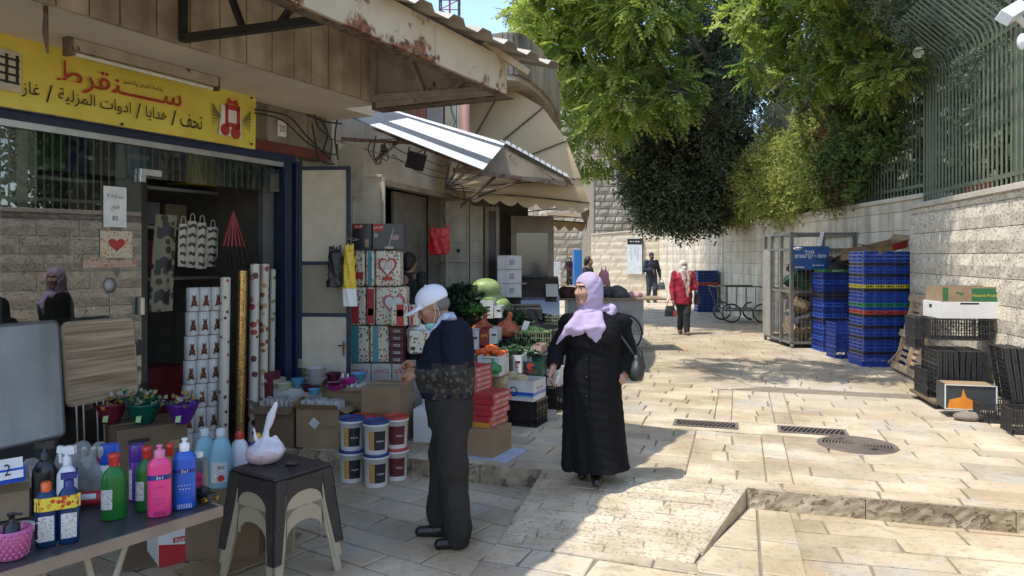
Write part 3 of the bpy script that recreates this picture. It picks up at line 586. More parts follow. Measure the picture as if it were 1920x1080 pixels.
BLK = [((10.5,19,5.5),(2.6,3,3.4)), ((11,15,5.6),(2.3,3,3.6)), ((12,24,6.5),(3.2,3,4.6)), ((10.6,11.5,5.8),(2.2,2.4,3.7)), ((11.3,8.2,5.5),(2.3,2.4,3.6)), ((9.4,24,4.6),(1.6,2,2.6)), ((9.3,14.4,3.9),(1.2,1.8,1.8)), ((9.3,18,3.8),(1.2,1.8,1.9))]
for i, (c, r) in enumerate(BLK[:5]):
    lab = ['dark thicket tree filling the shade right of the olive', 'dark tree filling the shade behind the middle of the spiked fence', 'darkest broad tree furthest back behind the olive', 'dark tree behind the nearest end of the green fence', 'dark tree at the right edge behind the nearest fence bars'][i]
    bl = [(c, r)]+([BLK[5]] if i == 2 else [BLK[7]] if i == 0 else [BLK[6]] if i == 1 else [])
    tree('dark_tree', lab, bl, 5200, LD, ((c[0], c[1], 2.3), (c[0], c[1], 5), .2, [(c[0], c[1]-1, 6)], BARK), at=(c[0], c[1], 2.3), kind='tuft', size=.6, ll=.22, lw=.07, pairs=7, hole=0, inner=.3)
BLP = [(P(1800,60,10.2),(.55,.6,.35)), (P(1850,120,9.4),(.3,.4,.22)), (P(1760,20,10.8),(.6,.6,.4)), (P(1720,60,11.2),(.35,.4,.3)), (P(1690,-20,11),(.8,.8,.5)), (P(1845,210,9.5),(.14,.2,.16))]
tree('pine_tree', 'dusty green conifer sprays poking through the bars near the cameras', BLP, 2600, LGR, ((8.8,10.3,2.3), (8.0,10.4,4.8), .12, [tuple(b[0]) for b in BLP[:3]], BARK), at=(8.8,10.3,2.3), kind='tuft', size=.2, ll=.06, lw=.008, pairs=12, hole=.3)
# hedge and climbers on the fence
def hedge(label, x0, x1, n, m, bl, at, size=.16, ll=.055, lw=.014, kind='tuft', pairs=8, name='hedge'):
    return tree(name, label, bl, n, m, None, at=at, kind=kind, size=size, ll=ll, lw=lw, pairs=pairs, hole=.12, inner=.35, part='foliage', cat='hedge', droop=.2)
YB = []
for i in range(9):
    y = 14.6+i*.92; YB.append(((6.22-.03*(i % 3), y, 3.35+.22*math.sin(i*1.7)), (.55, .68, .78)))
    YB.append(((6.1, y+.3, 3.95+.2*math.sin(i*2.3+1)), (.40, .6, .45)))
hedge('sunlit yellow green hedge bulging over the wall below the leaning spikes', 0, 0, 9500, LY, YB, (6.5,14,2.6), .2, .075, .017)
MBL = [((6.2, 14.4, 3.35),(.35,.5,.6)), ((6.2, 13.6, 3.5),(.35,.6,.6)), ((6.1, 13.0, 4.1),(.4,.7,.5)), ((6.25, 15.2, 4.2),(.35,.6,.5)), ((6.15,12.4,3.7),(.22,.4,.35))]
hedge('mid green climber hanging on the bars right of the yellow green hedge', 0, 0, 2300, LM, MBL, (6.5,13.5,2.6), .24, .085, .022, name='climbing_plant')
RBL = [((6.1, 13.3, 4.35),(.35,.7,.45)), ((6.2,14.5,3.9),(.3,.5,.6)), ((6.15,14.0,3.1),(.25,.4,.4))]
hedge('brownish red climber tangled in the fence under the bright leaves', 0, 0, 1300, LB, RBL, (6.45,13.8,2.6), .2, .07, .016, name='climbing_plant')
# things beyond the wall
wall('stone_pier', 'weathered old masonry tower rising behind the far wall', (3.95,36,0), (6.9,36.5,0), 0, (9.5,9.5), .36, (.35,.75), 2.2, mat('old_masonry', (.34,.28,.20), .9, bump=.9, bscale=12, scale=1.2, col2=(.50,.43,.32), rnd=.16, dirt=.6), COPE, .03, 8, cop=0, gap=.014, limit=300)
wall('old_building_wall', 'pale old building wall seen through the bright tree', (1.5,44,0), (14,46,0), 0, (13,13), .45, (.6,1.1), 1.0, mat('pale_masonry', (.46,.38,.28), .9, bump=.8, bscale=10, scale=.8, col2=(.56,.49,.38), rnd=.12, dirt=.4), COPE, .03, 9, cop=0, gap=.012, limit=120)
wall('old_stone_wall', 'rough sunlit rubble wall at the street bend behind the people', (-4,47.5,0), (6.5,46,0), 0, (5.6,5.6), .42, (.35,.9), .8, mat('rubble', (.42,.36,.27), .95, bump=1., bscale=9, scale=1.5, col2=(.60,.54,.42), rnd=.16, dirt=.4), COPE, .09, 10, cop=0, gap=.02, limit=260, nx=4, nz=2)
f = fence('black iron railing beside the old masonry tower', (7.3,31.6,0), (5.2,31.9,0), 2.9, 4.0, .14, 1.9, .02); f['category'] = 'railing'
# ================================================================ SHOP BUILDING (left)
CREAM = mat('cream_plaster', (.70,.61,.47), .85, bump=.25, bscale=30, scale=1.5, var=.06, dirt=.25)
PANEL = streaks(mat('grooved_concrete', (.42,.34,.235), .85, bump=.5, bscale=50, scale=5, col2=(.57,.47,.34), dirt=.6), .5, 6)
NAVY = mat('navy_paint', (.012,.02,.055), .5, bump=.15, bscale=60, dirt=.3)
BLOCKW = mat('painted_block', (.50,.43,.31), .85, bump=.4, bscale=40, scale=2, col2=(.60,.53,.41), rnd=.06, dirt=.35)
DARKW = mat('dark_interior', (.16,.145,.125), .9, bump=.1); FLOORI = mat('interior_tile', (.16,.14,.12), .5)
DOORP = mat('chipped_cream_paint', (.55,.48,.36), .6, bump=.2, bscale=30, scale=9, col2=(.60,.535,.42), dirt=.15)
def rust(m, col=(.25,.08,.025), thr=.58, sc_=5., zr_=None, dark=(.06,.03,.015)):
    n, l, b = nodes(m); tc = n.new('ShaderNodeTexCoord'); v = n.new('ShaderNodeTexNoise'); v.inputs['Scale'].default_value = sc_; v.inputs['Detail'].default_value = 9; v.inputs['Roughness'].default_value = .68
    l.new(tc.outputs['Object'], v.inputs['Vector']); f = v.outputs['Fac']
    if zr_:                                   # more rust along the lower edge, where water hangs
        s_ = n.new('ShaderNodeSeparateXYZ'); l.new(tc.outputs['Object'], s_.inputs[0]); mr = n.new('ShaderNodeMapRange'); l.new(s_.outputs['Z'], mr.inputs['Value'])
        mr.inputs['From Min'].default_value = zr_[0]; mr.inputs['From Max'].default_value = zr_[1]; mr.inputs['To Min'].default_value = zr_[2]; mr.inputs['To Max'].default_value = 0; ad = n.new('ShaderNodeMath'); l.new(f, ad.inputs[0]); l.new(mr.outputs[0], ad.inputs[1]); f = ad.outputs[0]
    cr = n.new('ShaderNodeValToRGB'); l.new(f, cr.inputs[0]); cr.color_ramp.elements[0].position = thr; cr.color_ramp.elements[1].position = thr+.045
    v2 = n.new('ShaderNodeTexNoise'); v2.inputs['Scale'].default_value = 22; v2.inputs['Detail'].default_value = 5; l.new(tc.outputs['Object'], v2.inputs['Vector']); c2 = n.new('ShaderNodeValToRGB'); l.new(v2.outputs['Fac'], c2.inputs[0])
    c2.color_ramp.elements[0].position = .35; c2.color_ramp.elements[0].color = (*dark, 1); c2.color_ramp.elements[1].position = .65; c2.color_ramp.elements[1].color = (*col, 1)
    mx = n.new('ShaderNodeMix'); mx.data_type = 'RGBA'; src = b.inputs['Base Color'].links[0].from_socket; l.new(cr.outputs[0], mx.inputs[0]); l.new(src, mx.inputs[6]); l.new(c2.outputs[0], mx.inputs[7]); l.new(mx.outputs[2], b.inputs['Base Color']); return m
RUSTP = rust(mat('rusting_cream_steel', (.46,.38,.26), .6, bump=.3, bscale=40, scale=3, col2=(.54,.46,.33), dirt=.2), thr=.62, sc_=3.2, zr_=(3.05,3.28,.13), col=(.30,.115,.045))
RUSTD = rust(mat('rusting_brown_steel', (.16,.12,.08), .7, bump=.4, bscale=50, dirt=.4), thr=.5, sc_=9, col=(.12,.05,.02))
RUSTC = rust(mat('old_cream_steel', (.40,.34,.25), .65, bump=.3, bscale=50, dirt=.4), thr=.6, sc_=7)
rust(DOORP, thr=.7, sc_=11, col=(.16,.08,.04), dark=(.08,.05,.03))
shop = T('shop_building', 'household goods shop with big glass front and deep concrete overhang at left', 'building', tuple(F0), SA)
def lb(mb, s0, s1, w0, w1, z0, z1, m=0): return mb.box(((s0+s1)/2, (w0+w1)/2, (z0+z1)/2), (s1-s0, w1-w0, z1-z0), m)
S0 = -7.5
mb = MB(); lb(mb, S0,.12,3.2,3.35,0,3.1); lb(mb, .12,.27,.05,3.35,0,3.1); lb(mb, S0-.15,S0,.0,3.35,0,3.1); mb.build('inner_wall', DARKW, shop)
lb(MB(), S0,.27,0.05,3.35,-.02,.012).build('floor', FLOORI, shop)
lb(MB(), S0,.27,-.93,3.35,3.125,3.25).build('soffit', CREAM, shop)
mb = MB(); s = .16; i = 0
while s > -6.5:
    w_ = random.uniform(.19,.26); p_ = MB(); lb(p_, s-w_+.008, s, -.99, -.935, 3.115, 3.74); p_.build('facade_panel', PANEL, shop, bevel=.006); s -= w_
lb(MB(), S0,.15,-.935,3.35,3.25,3.72).build('roof_slab', PANEL, shop)
lb(MB(), .15,.75,-.50,.6,3.13,3.30).build('soffit_end', CREAM, shop)
# wall band over the glass
mb = MB(); s = .62
for i, (a, b_) in enumerate(((-.5,-.22), (-.215,.05), (.055,.33), (.335,.62))):
    c_ = MB(); lb(c_, a+.004, b_-.004, 0.0, .14, 2.78, 3.12); c_.build('block', BLOCKW, shop, bevel=.004)
lb(MB(), -.62,.62,-.03,.0,2.68,2.775).build('red_brown_strip', rust(mat('oxide_red', (.16,.035,.02), .7, dirt=.4), thr=.62), shop)
lb(MB(), S0,.12,-.035,.05,2.60,2.68).build('header_rail', NAVY, shop); lb(MB(), S0,.62,.0,.15,2.68,3.12).build('lintel_core', MORTAR, shop)
lb(MB(), S0,.0,-.02,.03,2.555,2.6).build('aluminium_rail', mat('aluminium', (.5,.5,.48), .4, metal=.8, bump=0), shop)
mb = MB(); lb(mb, -.02,.07,-.04,.1,0,2.6); lb(mb, .11,.18,-.06,.1,0,2.62); lb(mb, .07,.11,0,.1,0,2.6); mb.build('door_jamb', NAVY, shop, bevel=.004)
lb(MB(), -.17,-.03,.10,.16,0,2.55).build('side_panel', mat('grey_side_panel', (.10,.10,.095), .6, dirt=.4), shop)
# glass
GLASS = bpy.data.materials.new('shop_glass'); GLASS.use_nodes = True; n_ = GLASS.node_tree.nodes; l_ = GLASS.node_tree.links; n_.remove(n_['Principled BSDF'])
g1 = n_.new('ShaderNodeBsdfGlossy'); g1.inputs['Roughness'].default_value = .0; g1.inputs[0].default_value = (.9,.92,.95,1); g2 = n_.new('ShaderNodeBsdfTransparent'); g2.inputs[0].default_value = (.80,.85,.84,1)
lw_ = n_.new('ShaderNodeFresnel'); lw_.inputs[0].default_value = 2.35; mxs = n_.new('ShaderNodeMixShader'); l_.new(lw_.outputs[0], mxs.inputs[0]); l_.new(g2.outputs[0], mxs.inputs[1]); l_.new(g1.outputs[0], mxs.inputs[2]); l_.new(mxs.outputs[0], n_['Material Output'].inputs[0])
def pane(s0, s1, z0, z1, w=.0, name='window_pane'): return MB().quad((s0,w,z0), (s1,w,z0), (s1,w,z1), (s0,w,z1)).build(name, GLASS, shop)
pane(-3.32, -1.545, .05, 2.55); pane(-5.2, -3.33, .05, 2.55); pane(-1.535, -.03, 2.31, 2.55, .004, 'transom_pane')
CHROME = mat('brushed_steel', (.62,.62,.6), .3, metal=.9, bump=0)
pv_ = L(282,331,-.02); mb = MB(); mb.box((pv_.x-.0,-.02,pv_.z+.03), (.19,.03,.05)); mb.box((pv_.x-.075,-.02,pv_.z-.02), (.05,.03,.06)); mb.build('patch_fitting', CHROME, shop, bevel=.003)
pv_ = L(264,574,-.03); MB().box((pv_.x,-.035,pv_.z), (.035,.04,.135)).build('door_handle', CHROME, shop, bevel=.004)
MB().quad((-1.5,-.01,.06), (-1.56,.85,.06), (-1.56,.85,2.3), (-1.5,-.01,2.3)).build('glass_door', GLASS, shop)
# kerbed plinth under the glass
lb(MB(), S0,-1.55,-.02,.06,0,.06).build('sill', mat('dark_sill', (.1,.09,.08), .7), shop)
# ---- the sign
YEL = mat('yellow_banner', (.72,.58,.085), .45, bump=.1, bscale=5, var=.05, dirt=.12); RED = mat('red_print', (.42,.035,.025), .5, bump=0); BLACK = mat('black_print', (.018,.016,.015), .5, bump=0); WHITE = mat('white_print', (.75,.74,.70), .5, bump=0)
sg = T('shop_sign', 'long yellow banner sign with red and black arabic lettering above the shop window', 'sign', tuple(W(-1.6,-.12,2.66)), SA)
SM = (-1.6,-.12,2.66)
mb = MB(); nx_ = 40
fn = lambda u, v: (-2.6+u*3.72, .004*math.sin(u*47)+.006*math.sin(u*21+v*3)*(1 if v < .5 else .5), v*.465+.02*(u-1)*0)
mb.grid(fn, nx_, 4); mb.build('banner', YEL, sg)
mb = MB(); lb(mb, -2.6,1.12,.01,.05,.0,.03); lb(mb, -2.6,1.12,.01,.05,.43,.46); mb.build('frame', RUSTC, sg)
def sgt(t, x0, x1, z, h, m, rot=0, bold=0.): return text(t, frame(((x0+x1)/2, -.016, z), (math.cos(rot),0,math.sin(rot)), (-math.sin(rot),0,math.cos(rot))), width=x1-x0, height=h, m=m, parent=sg, bold=bold)
ls = lambda x, y: (L(x,y,-.12).x+1.6, L(x,y,-.12).z-2.66)
a = ls(104,150); b_ = ls(338,190); sgt(arabic('ســـــنقرط'), a[0], b_[0], .285, .20, RED, bold=.008)
a = ls(228,160); b_ = ls(304,170); sgt(arabic('علامة الفخر والتميز'), a[0], b_[0], .335, .045, BLACK)
for t_, x0, x1 in ((arabic('غاز'),38,72), ('/',84,96), (arabic('ادوات المزلية'),107,243), ('/',252,262), (arabic('هدايا'),271,311), ('/',319,328), (arabic('تحف'),336,377)):
    a = ls(x0,200); b_ = ls(x1,200); sgt(t_, a[0], b_[0], .135, .11 if t_ != '/' else .12, BLACK, bold=.004)
a = ls(399,220)[0]; b_ = ls(465,220)[0]; c_ = (a+b_)/2; r_ = (b_-a)/2
mb = MB(); mb.prism([(c_-r_*.75,.07), (c_+r_*.55,.07), (c_+r_*.5,.33), (c_-r_*.6,.33)], -.0005,.0005, 0, Matrix(((1,0,0,0),(0,0,1,-.014),(0,1,0,0),(0,0,0,1)))); mb.build('gift_picture_ground', WHITE, sg)
mb = MB(); MX = Matrix(((1,0,0,0),(0,0,1,-.017),(0,1,0,0),(0,0,0,1)))
for (x, z, r) in ((-.25,.12,.05), (.12,.11,.055)): mb.prism([(c_+x*r_*1.6+r*math.cos(t)*1., z+r*math.sin(t)) for t in [k*PI/10 for k in range(20)]], -.0005,.0005,0,MX)
for q in ([(-.3,.15),(.35,.15),(.35,.19),(-.3,.19)], [(-.3,.14),(-.17,.14),(-.17,.34),(-.3,.34)], [(.2,.14),(.35,.14),(.35,.34),(.2,.34)], [(-.3,.3),(.35,.3),(.35,.345),(-.3,.345)], [(-.2,.345),(.0,.36),(.28,.345),(.22,.40),(.02,.37),(-.15,.405)]):
    mb.prism([(c_+x*r_*1.3, z) for x, z in q], -.0005,.0005,0,MX)
mb.build('gift_picture', RED, sg)
mb = MB()
for sx in (-1, 1):
    for k in range(7): mb.prism([(c_+sx*r_*.62,.22), (c_+sx*r_*(1.1), .13+k*.03), (c_+sx*r_*1.05,.145+k*.03)], -.0005,.0005,0,MX)
mb.build('fir_twigs', mat('dull_green_print', (.10,.13,.05), .6, bump=0), sg)
a = ls(0,160)[0]; b_ = ls(38,160)[0]; mb = MB(); mb.prism([(a-.5,.11), (b_,.10), (b_-.01,.36), (a-.5,.40)], -.0005,.0005,0,MX); mb.build('fridge_picture_ground', mat('pale_print', (.5,.46,.36), .6, bump=0), sg)
mb = MB()
for k in range(4): mb.prism([(a-.45,.17+k*.05), (b_-.015,.15+k*.05), (b_-.015,.165+k*.05), (a-.45,.19+k*.05)], -.0005,.0005,0,Matrix.Translation((0,-.002,0)) @ MX)
for x in (a-.3, a-.15, a+.02, b_-.04): mb.prism([(x,.15), (x+.02,.15), (x+.02,.34), (x,.34)], -.0005,.0005,0,Matrix.Translation((0,-.003,0)) @ MX)
mb.build('cooker_picture', BLACK, sg)
mb = MB()
for x, y in ((239,128), (470,184), (470,270), (227,233)): v = ls(x,y); mb.ball((v[0],-.012,v[1]), .011, 8)
mb.build('fixing_bolt', BLACK, sg)
# tube light
tl = T('strip_light', 'rusty white fluorescent strip light hanging under the soffit above the yellow sign', 'lamp', tuple(W(-1.7,-.42,3.12)), SA); p0, p1 = L(132,72,-.42), L(404,146,-.42); c0, c1 = p0.x+1.7, p1.x+1.7
lb(MB(), c0,c1,-.03,.03,-.075,.0).build('housing', RUSTC, tl); mb = MB(); mb.tube([(c0+.03,-.0,-.095), (c1-.03,-.0,-.095)], .014, 10); mb.build('tube', mat('tube_glass', (.7,.68,.6), .25, bump=0), tl)
mb = MB(); lb(mb, c0-.03,c0,-.035,.035,-.115,.005); lb(mb, c1,c1+.02,-.03,.03,-.105,0); mb.build('end_cap', RUSTD, tl)
# plaque with house number
pq = T('house_number_plaque', 'small white tile with black house number beside the yellow sign', 'house number', tuple(W(-.04,-.012,2.92)), SA); lb(MB(), -.055,.055,-.006,.006,-.075,.075).build('tile', WHITE, pq, bevel=.002); text('20', frame((0,-.0075,0),(1,0,0),(0,0,1)), width=.075, height=.06, m=BLACK, parent=pq)
# ---- steel canopy: fascia, brackets, corrugated roof (parts of the building's front)
can = T('steel_canopy', 'rusting cream steel fascia with triangular brackets and corrugated roof over the shop front', 'canopy', tuple(F0), SA)
a = -6.4
for b_ in (-4.1, -1.02, .10): p_ = MB(); lb(p_, a+.004, b_-.004, -2.36, -2.33, 3.055, 3.345); p_.build('fascia_plate', RUSTP, can, bevel=.003); a = b_
lb(MB(), -6.4,.10,-2.33,-2.25,3.05,3.07).build('lower_flange', RUSTD, can)
for s in (.08, -2.0, -4.2):
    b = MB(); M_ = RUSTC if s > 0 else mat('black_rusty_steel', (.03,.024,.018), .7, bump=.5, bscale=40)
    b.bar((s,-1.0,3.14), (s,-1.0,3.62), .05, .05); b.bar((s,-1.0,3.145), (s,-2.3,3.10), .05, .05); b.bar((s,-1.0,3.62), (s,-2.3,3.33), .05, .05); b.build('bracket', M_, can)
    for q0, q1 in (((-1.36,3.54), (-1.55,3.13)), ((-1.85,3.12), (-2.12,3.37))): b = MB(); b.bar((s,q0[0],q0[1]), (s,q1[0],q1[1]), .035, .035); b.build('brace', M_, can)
mb = MB(); mb.slab([(.115,-1.0,3.06), (.115,-2.33,3.06), (.115,-2.33,3.34), (.115,-1.0,3.62)], .01); mb.build('end_sheet', RUSTC, can)
mb = MB(); mb.slab([(.125,-.95,3.06), (.125,-2.33,3.05), (.125,-2.33,3.10), (.125,-.95,3.12)], .012); lb(mb, .12,.30,-2.33,-.95,3.05,3.06); mb.build('end_plate', RUSTD, can)
# corrugated roof sheets, ribs running out to the eave
CORR = mat('weathered_corrugated_sheet', (.30,.27,.22), .6, bump=.2, bscale=40, scale=3, col2=(.42,.39,.33), dirt=.4, metal=.2)
def corr(mb, q, pitch=.17, amp=.035, nseg=None, m=0):
    """trapezoid-profile sheet between edges q0->q1 (inner) and q3->q2 (outer)"""
    q = [Vector(p) for p in q]; n_ = max(2, int((q[3]-q[2]).length/pitch)); nn = (q[1]-q[0]).cross(q[3]-q[0]).normalized(); nn = nn if nn.z > 0 else -nn; prof = ((0,0), (.42,0), (.55,1), (.87,1)); T_ = []
    for i in range(n_):
        for t, h in prof: T_.append(((i+t)/n_, h))
    T_.append((1., 0)); vs = []
    for t, h in T_: a = q[0]+(q[1]-q[0])*t+nn*h*amp; b = q[3]+(q[2]-q[3])*t+nn*h*amp; vs += [a, b]
    k = len(vs); vs += [v-nn*.004 for v in vs]; fs = []
    for i in range(len(T_)-1): fs += [(2*i, 2*i+1, 2*i+3, 2*i+2), (k+2*i+2, k+2*i+3, k+2*i+1, k+2*i), (2*i+1, k+2*i+1, k+2*i+3, 2*i+3)]
    mb.add(vs, fs, m)
E1p, E0p = L(1048,130,-2.62), L(765,0,-2.5)
dE = (E1p-E0p); Em = E0p-dE*1.6
for t0 in range(5):
    aa = Em+(E1p-Em)*(t0/5.); bb = Em+(E1p-Em)*((t0+1)/5.); b = MB(); corr(b, [(aa.x,-.95,3.79), (bb.x,-.95,3.79), bb, aa], .30, .045); b.build('roof_sheet', CORR, can)
b = MB(); b.bar(L(905,80,-2.28), L(990,137,-2.55), .05, .05); b.bar((.3,-1.0,3.70), (.42,-2.3,3.40), .05, .05); b.build('timber', mat('weathered_timber', (.42,.33,.2), .8, bump=.3), can)
# dangling rusty rod over the sign
rd = tag(MB().tube([L(84,-40,-.9), L(86,30,-.9), L(85,60,-.9), L(89,100,-.9)], [.014,.013,.016,.006], 6).build('rusty_rod', RUSTD), 'crooked rusty rod hanging down in front of the yellow sign', 'metal rod'); rd.matrix_world = SHOPM
# ---- door leaves standing open
def leaf(name, label, hinge, tip, z0, z1, rails, fm, pm, fw=.035, post=None, fw2=None):
    h = Vector((*hinge, 0)); d = Vector((*tip, 0))-h; ln = d.length; t = T(name, label, 'door', tuple(h), math.atan2(d.y, d.x)); f = MB()
    for x in (fw/2, ln-fw/2): f.box((x, 0, (z0+z1)/2), (fw, .035, z1-z0))
    for z in [z0+fw/2]+rails+[z1-fw/2]: f.box((ln/2, 0, z), (ln-2*fw, .034, fw))
    f.build('frame', fm, t, bevel=.003); zs = [z0+fw/2]+rails+[z1-fw/2]
    for a, b in zip(zs, zs[1:]): MB().box((ln/2, .004, (a+b)/2), (ln-2*fw, .012, b-a-fw)).build('panel', pm, t)
    return t, ln
t_, ln = leaf('shop_door_leaf', 'cream steel door leaf in navy frame standing open beside the shop window', (-2.09,7.32), (-1.575,7.27), .06, 2.575, [1.63,1.125], NAVY, DOORP)
b = MB(); b.box((ln-.08,-.025,.83), (.07,.012,.012)); b.box((ln-.06,-.025,.80), (.012,.012,.14)); b.build('bolt', RUSTD, t_)
leaf('shop_door_leaf', 'plain cream door leaf behind the hanging gloves and the boxed pots', (-1.74,8.1), (-1.37,8.05), .06, 2.58, [1.2], mat('cream_frame', (.52,.46,.36), .6, dirt=.3), DOORP, .03)
# ================================================================ SECOND BUILDING
LA, LB_ = Vector((-1.95,8.0,0)), Vector((-.75,12.4,0)); LU = (LB_-LA).normalized(); LNv = Vector((LU.y,-LU.x,0)); SA2 = math.atan2(LU.y, LU.x)
b2 = T('stone_building', 'old cream block building with open doorways behind the fruit stall', 'building', tuple(LA), SA2); LL = (LB_-LA).length
s_open = ((P(722,400,9.3)-LA).dot(LU), (P(838,400,11.45)-LA).dot(LU))
def blockrow(par, s0, s1, z0, z1, ch, lens, m, w=0., seed=0):
    rr = random.Random(seed); z = z0
    while z < z1-.02:
        h = min(ch, z1-z); s = s0-rr.uniform(0, .2)
        while s < s1:
            l_ = rr.uniform(*lens); a, b = max(s,s0), min(s+l_,s1); s += l_
            if b-a > .03: lb(MB(), a+.004,b-.004,w-.02,w+.1,z+.004,z+h-.004).build('block', m, par, bevel=.005)
        z += h
blockrow(b2, 0, s_open[0], 0, 2.62, .32, (.4,.6), BLOCKW, seed=1); blockrow(b2, s_open[1], LL, 0, 2.62, .32, (.4,.6), BLOCKW, seed=2); blockrow(b2, 0, LL, 2.64, 2.95, .31, (.3,.34), BLOCKW, seed=3); blockrow(b2, 0, LL, 2.95, 3.6, .33, (.27,.33), BLOCKW, seed=4)
mb = MB(); lb(mb, -.4,s_open[0],.09,.3,0,2.62); lb(mb, s_open[1],LL+.5,.09,.3,0,2.62); lb(mb, -.4,LL+.5,.09,.3,2.62,4.3); mb.build('wall_core', mat('brown_render', (.33,.28,.21), .9, dirt=.5), b2)  # core wall in a plain brown render colour with random dirt
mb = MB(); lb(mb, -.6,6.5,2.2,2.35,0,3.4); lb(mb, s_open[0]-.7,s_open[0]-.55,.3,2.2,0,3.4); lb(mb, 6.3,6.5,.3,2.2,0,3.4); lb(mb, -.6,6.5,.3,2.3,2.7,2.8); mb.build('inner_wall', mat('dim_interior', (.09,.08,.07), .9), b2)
lb(MB(), s_open[0]-.01,s_open[1]+.01,-.03,.1,2.58,2.65).build('lintel', RUSTC, b2)
q = (P(778,400,10.7)-LA); sp_ = q.dot(LU); lb(MB(), s_open[0]+1.0,s_open[1],.32,.36,0,2.6).build('grey_partition', mat('grey_sheet', (.24,.22,.19), .7, dirt=.5), b2)
mb = MB(); lb(mb, s_open[1]-.02,s_open[1]+.12,-.08,0,0,3.1); mb.build('pier', mat('white_pier', (.45,.40,.33), .8, dirt=.6), b2)
# upper grey and red cladding, pipe
up_ = [(772,800,185,228,'red_brown_post',(.17,.05,.035)), (800,832,180,240,'grey_panel',(.17,.165,.155)), (834,856,182,240,'stone_panel',(.30,.26,.2)), (856,880,178,240,'stone_panel',(.36,.31,.24))]
for x0, x1, y0, y1, nm, c in up_:
    a, b = P(x0,y0,9.7), P(x1,y1,9.7); MB().box(((a.x+b.x)/2,9.75,(a.z+b.z)/2+.3), (b.x-a.x-.008,.14,a.z-b.z+.7)).build(nm, mat(nm+'_m'+str(x0), c, .85, dirt=.5, bump=.4), None).matrix_world
for o in [o for o in COL.objects if o.name.startswith(('red_brown_post','grey_panel','stone_panel')) and o.parent is None]: M_ = o.matrix_world.copy(); o.parent = b2; o.matrix_parent_inverse = (Matrix.Translation(LA) @ Matrix.Rotation(SA2,4,'Z')).inverted()
pp = tag(MB().tube([P(873,250,9.2), P(873,196,9.2)], .052, 14).build('drain_pipe', mat('pink_pvc', (.50,.25,.20), .45, bump=0)), 'short pink plastic drain pipe behind the white awning', 'pipe')
cb = tag(MB().tube([P(845,180,9.3), P(846,205,9.3), P(853,228,9.3), P(846,242,9.2)], .013, 6).build('green_cable', mat('green_cable_m', (.03,.08,.05), .5, bump=0)), 'green cable dangling between grey panels beside the pink pipe', 'cable')
# third wall with steel shutters
b3 = T('shutter_building', 'far end of the shop row behind the white awning with grey shutters', 'building', tuple(LB_), 0)
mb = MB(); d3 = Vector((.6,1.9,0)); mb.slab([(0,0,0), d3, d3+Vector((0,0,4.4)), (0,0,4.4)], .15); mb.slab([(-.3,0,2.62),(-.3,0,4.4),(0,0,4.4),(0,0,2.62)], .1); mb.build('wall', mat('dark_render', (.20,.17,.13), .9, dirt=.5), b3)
# curved concrete gallery
pth = [(-3.0,10.9), (-.55,10.1), (.02,9.95), (.22,10.2), (.45,10.9), (.70,12.1), (.86,13.4), (.93,14.8), (.90,16.4)]
def smooth_path(p, n=6):
    p = [Vector((*q, 0)) for q in p]; o = []
    for i in range(len(p)-1):
        a, b, c, d = p[max(i-1,0)], p[i], p[i+1], p[min(i+2,len(p)-1)]
        for k in range(n): t = k/n; o.append(.5*((2*b)+(c-a)*t+(2*a-5*b+4*c-d)*t*t+(3*b-a-3*c+d)*t**3))
    return o+[p[-1]]
CONC = streaks(mat('blackened_concrete', (.20,.18,.15), .9, bump=.7, bscale=30, scale=3, col2=(.33,.30,.25), dirt=.6), .7, 5); CONCT = streaks(mat('tan_concrete', (.36,.29,.19), .9, bump=.6, bscale=30, scale=3, col2=(.46,.38,.27), dirt=.4), .5, 5)
gal = T('curved_gallery', 'curved blackened concrete parapet of the upper storey beyond the canopy roof', 'building', (0,0,0)); sp = smooth_path(pth, 4)
i = 2
while i < len(sp)-1:
    a, b = sp[i], sp[min(i+1, len(sp)-1)]; d = (b-a).normalized(); nn = Vector((d.y,-d.x,0)); m_ = MB(); m_.add([a+d*.006, b-d*.006, b-d*.006-nn*.14, a+d*.006-nn*.14]+[p+Vector((0,0,.56)) for p in (a+d*.006, b-d*.006, b-d*.006-nn*.14, a+d*.006-nn*.14)], [(3,2,1,0), (4,5,6,7), (0,1,5,4), (1,2,6,5), (2,3,7,6), (3,0,4,7)], 0, Matrix.Translation((0,0,4.12)))
    m_.build('parapet_panel', CONC if b.y < 10.5 and b.x < .3 else CONCT, gal); i += 1
MB().prism([(p.x-.05, p.y+.03) for p in sp]+[(-3,16.4)], 4.05, 4.14).build('gallery_soffit', mat('gallery_soffit_m', (.42,.35,.25), .85, dirt=.4), gal)
MB().prism([(p.x-.5, p.y+.4) for p in sp]+[(-3.4,16.4)], 4.14, 5.3) and None
MB().prism([(-3.2,9.2), (-1.9,9.0), (-.9,12.6), (-.2,16.4), (-3.2,16.4)], 2.8, 4.3).build('upper_wall', mat('upper_render', (.30,.25,.18), .9, dirt=.5), gal)
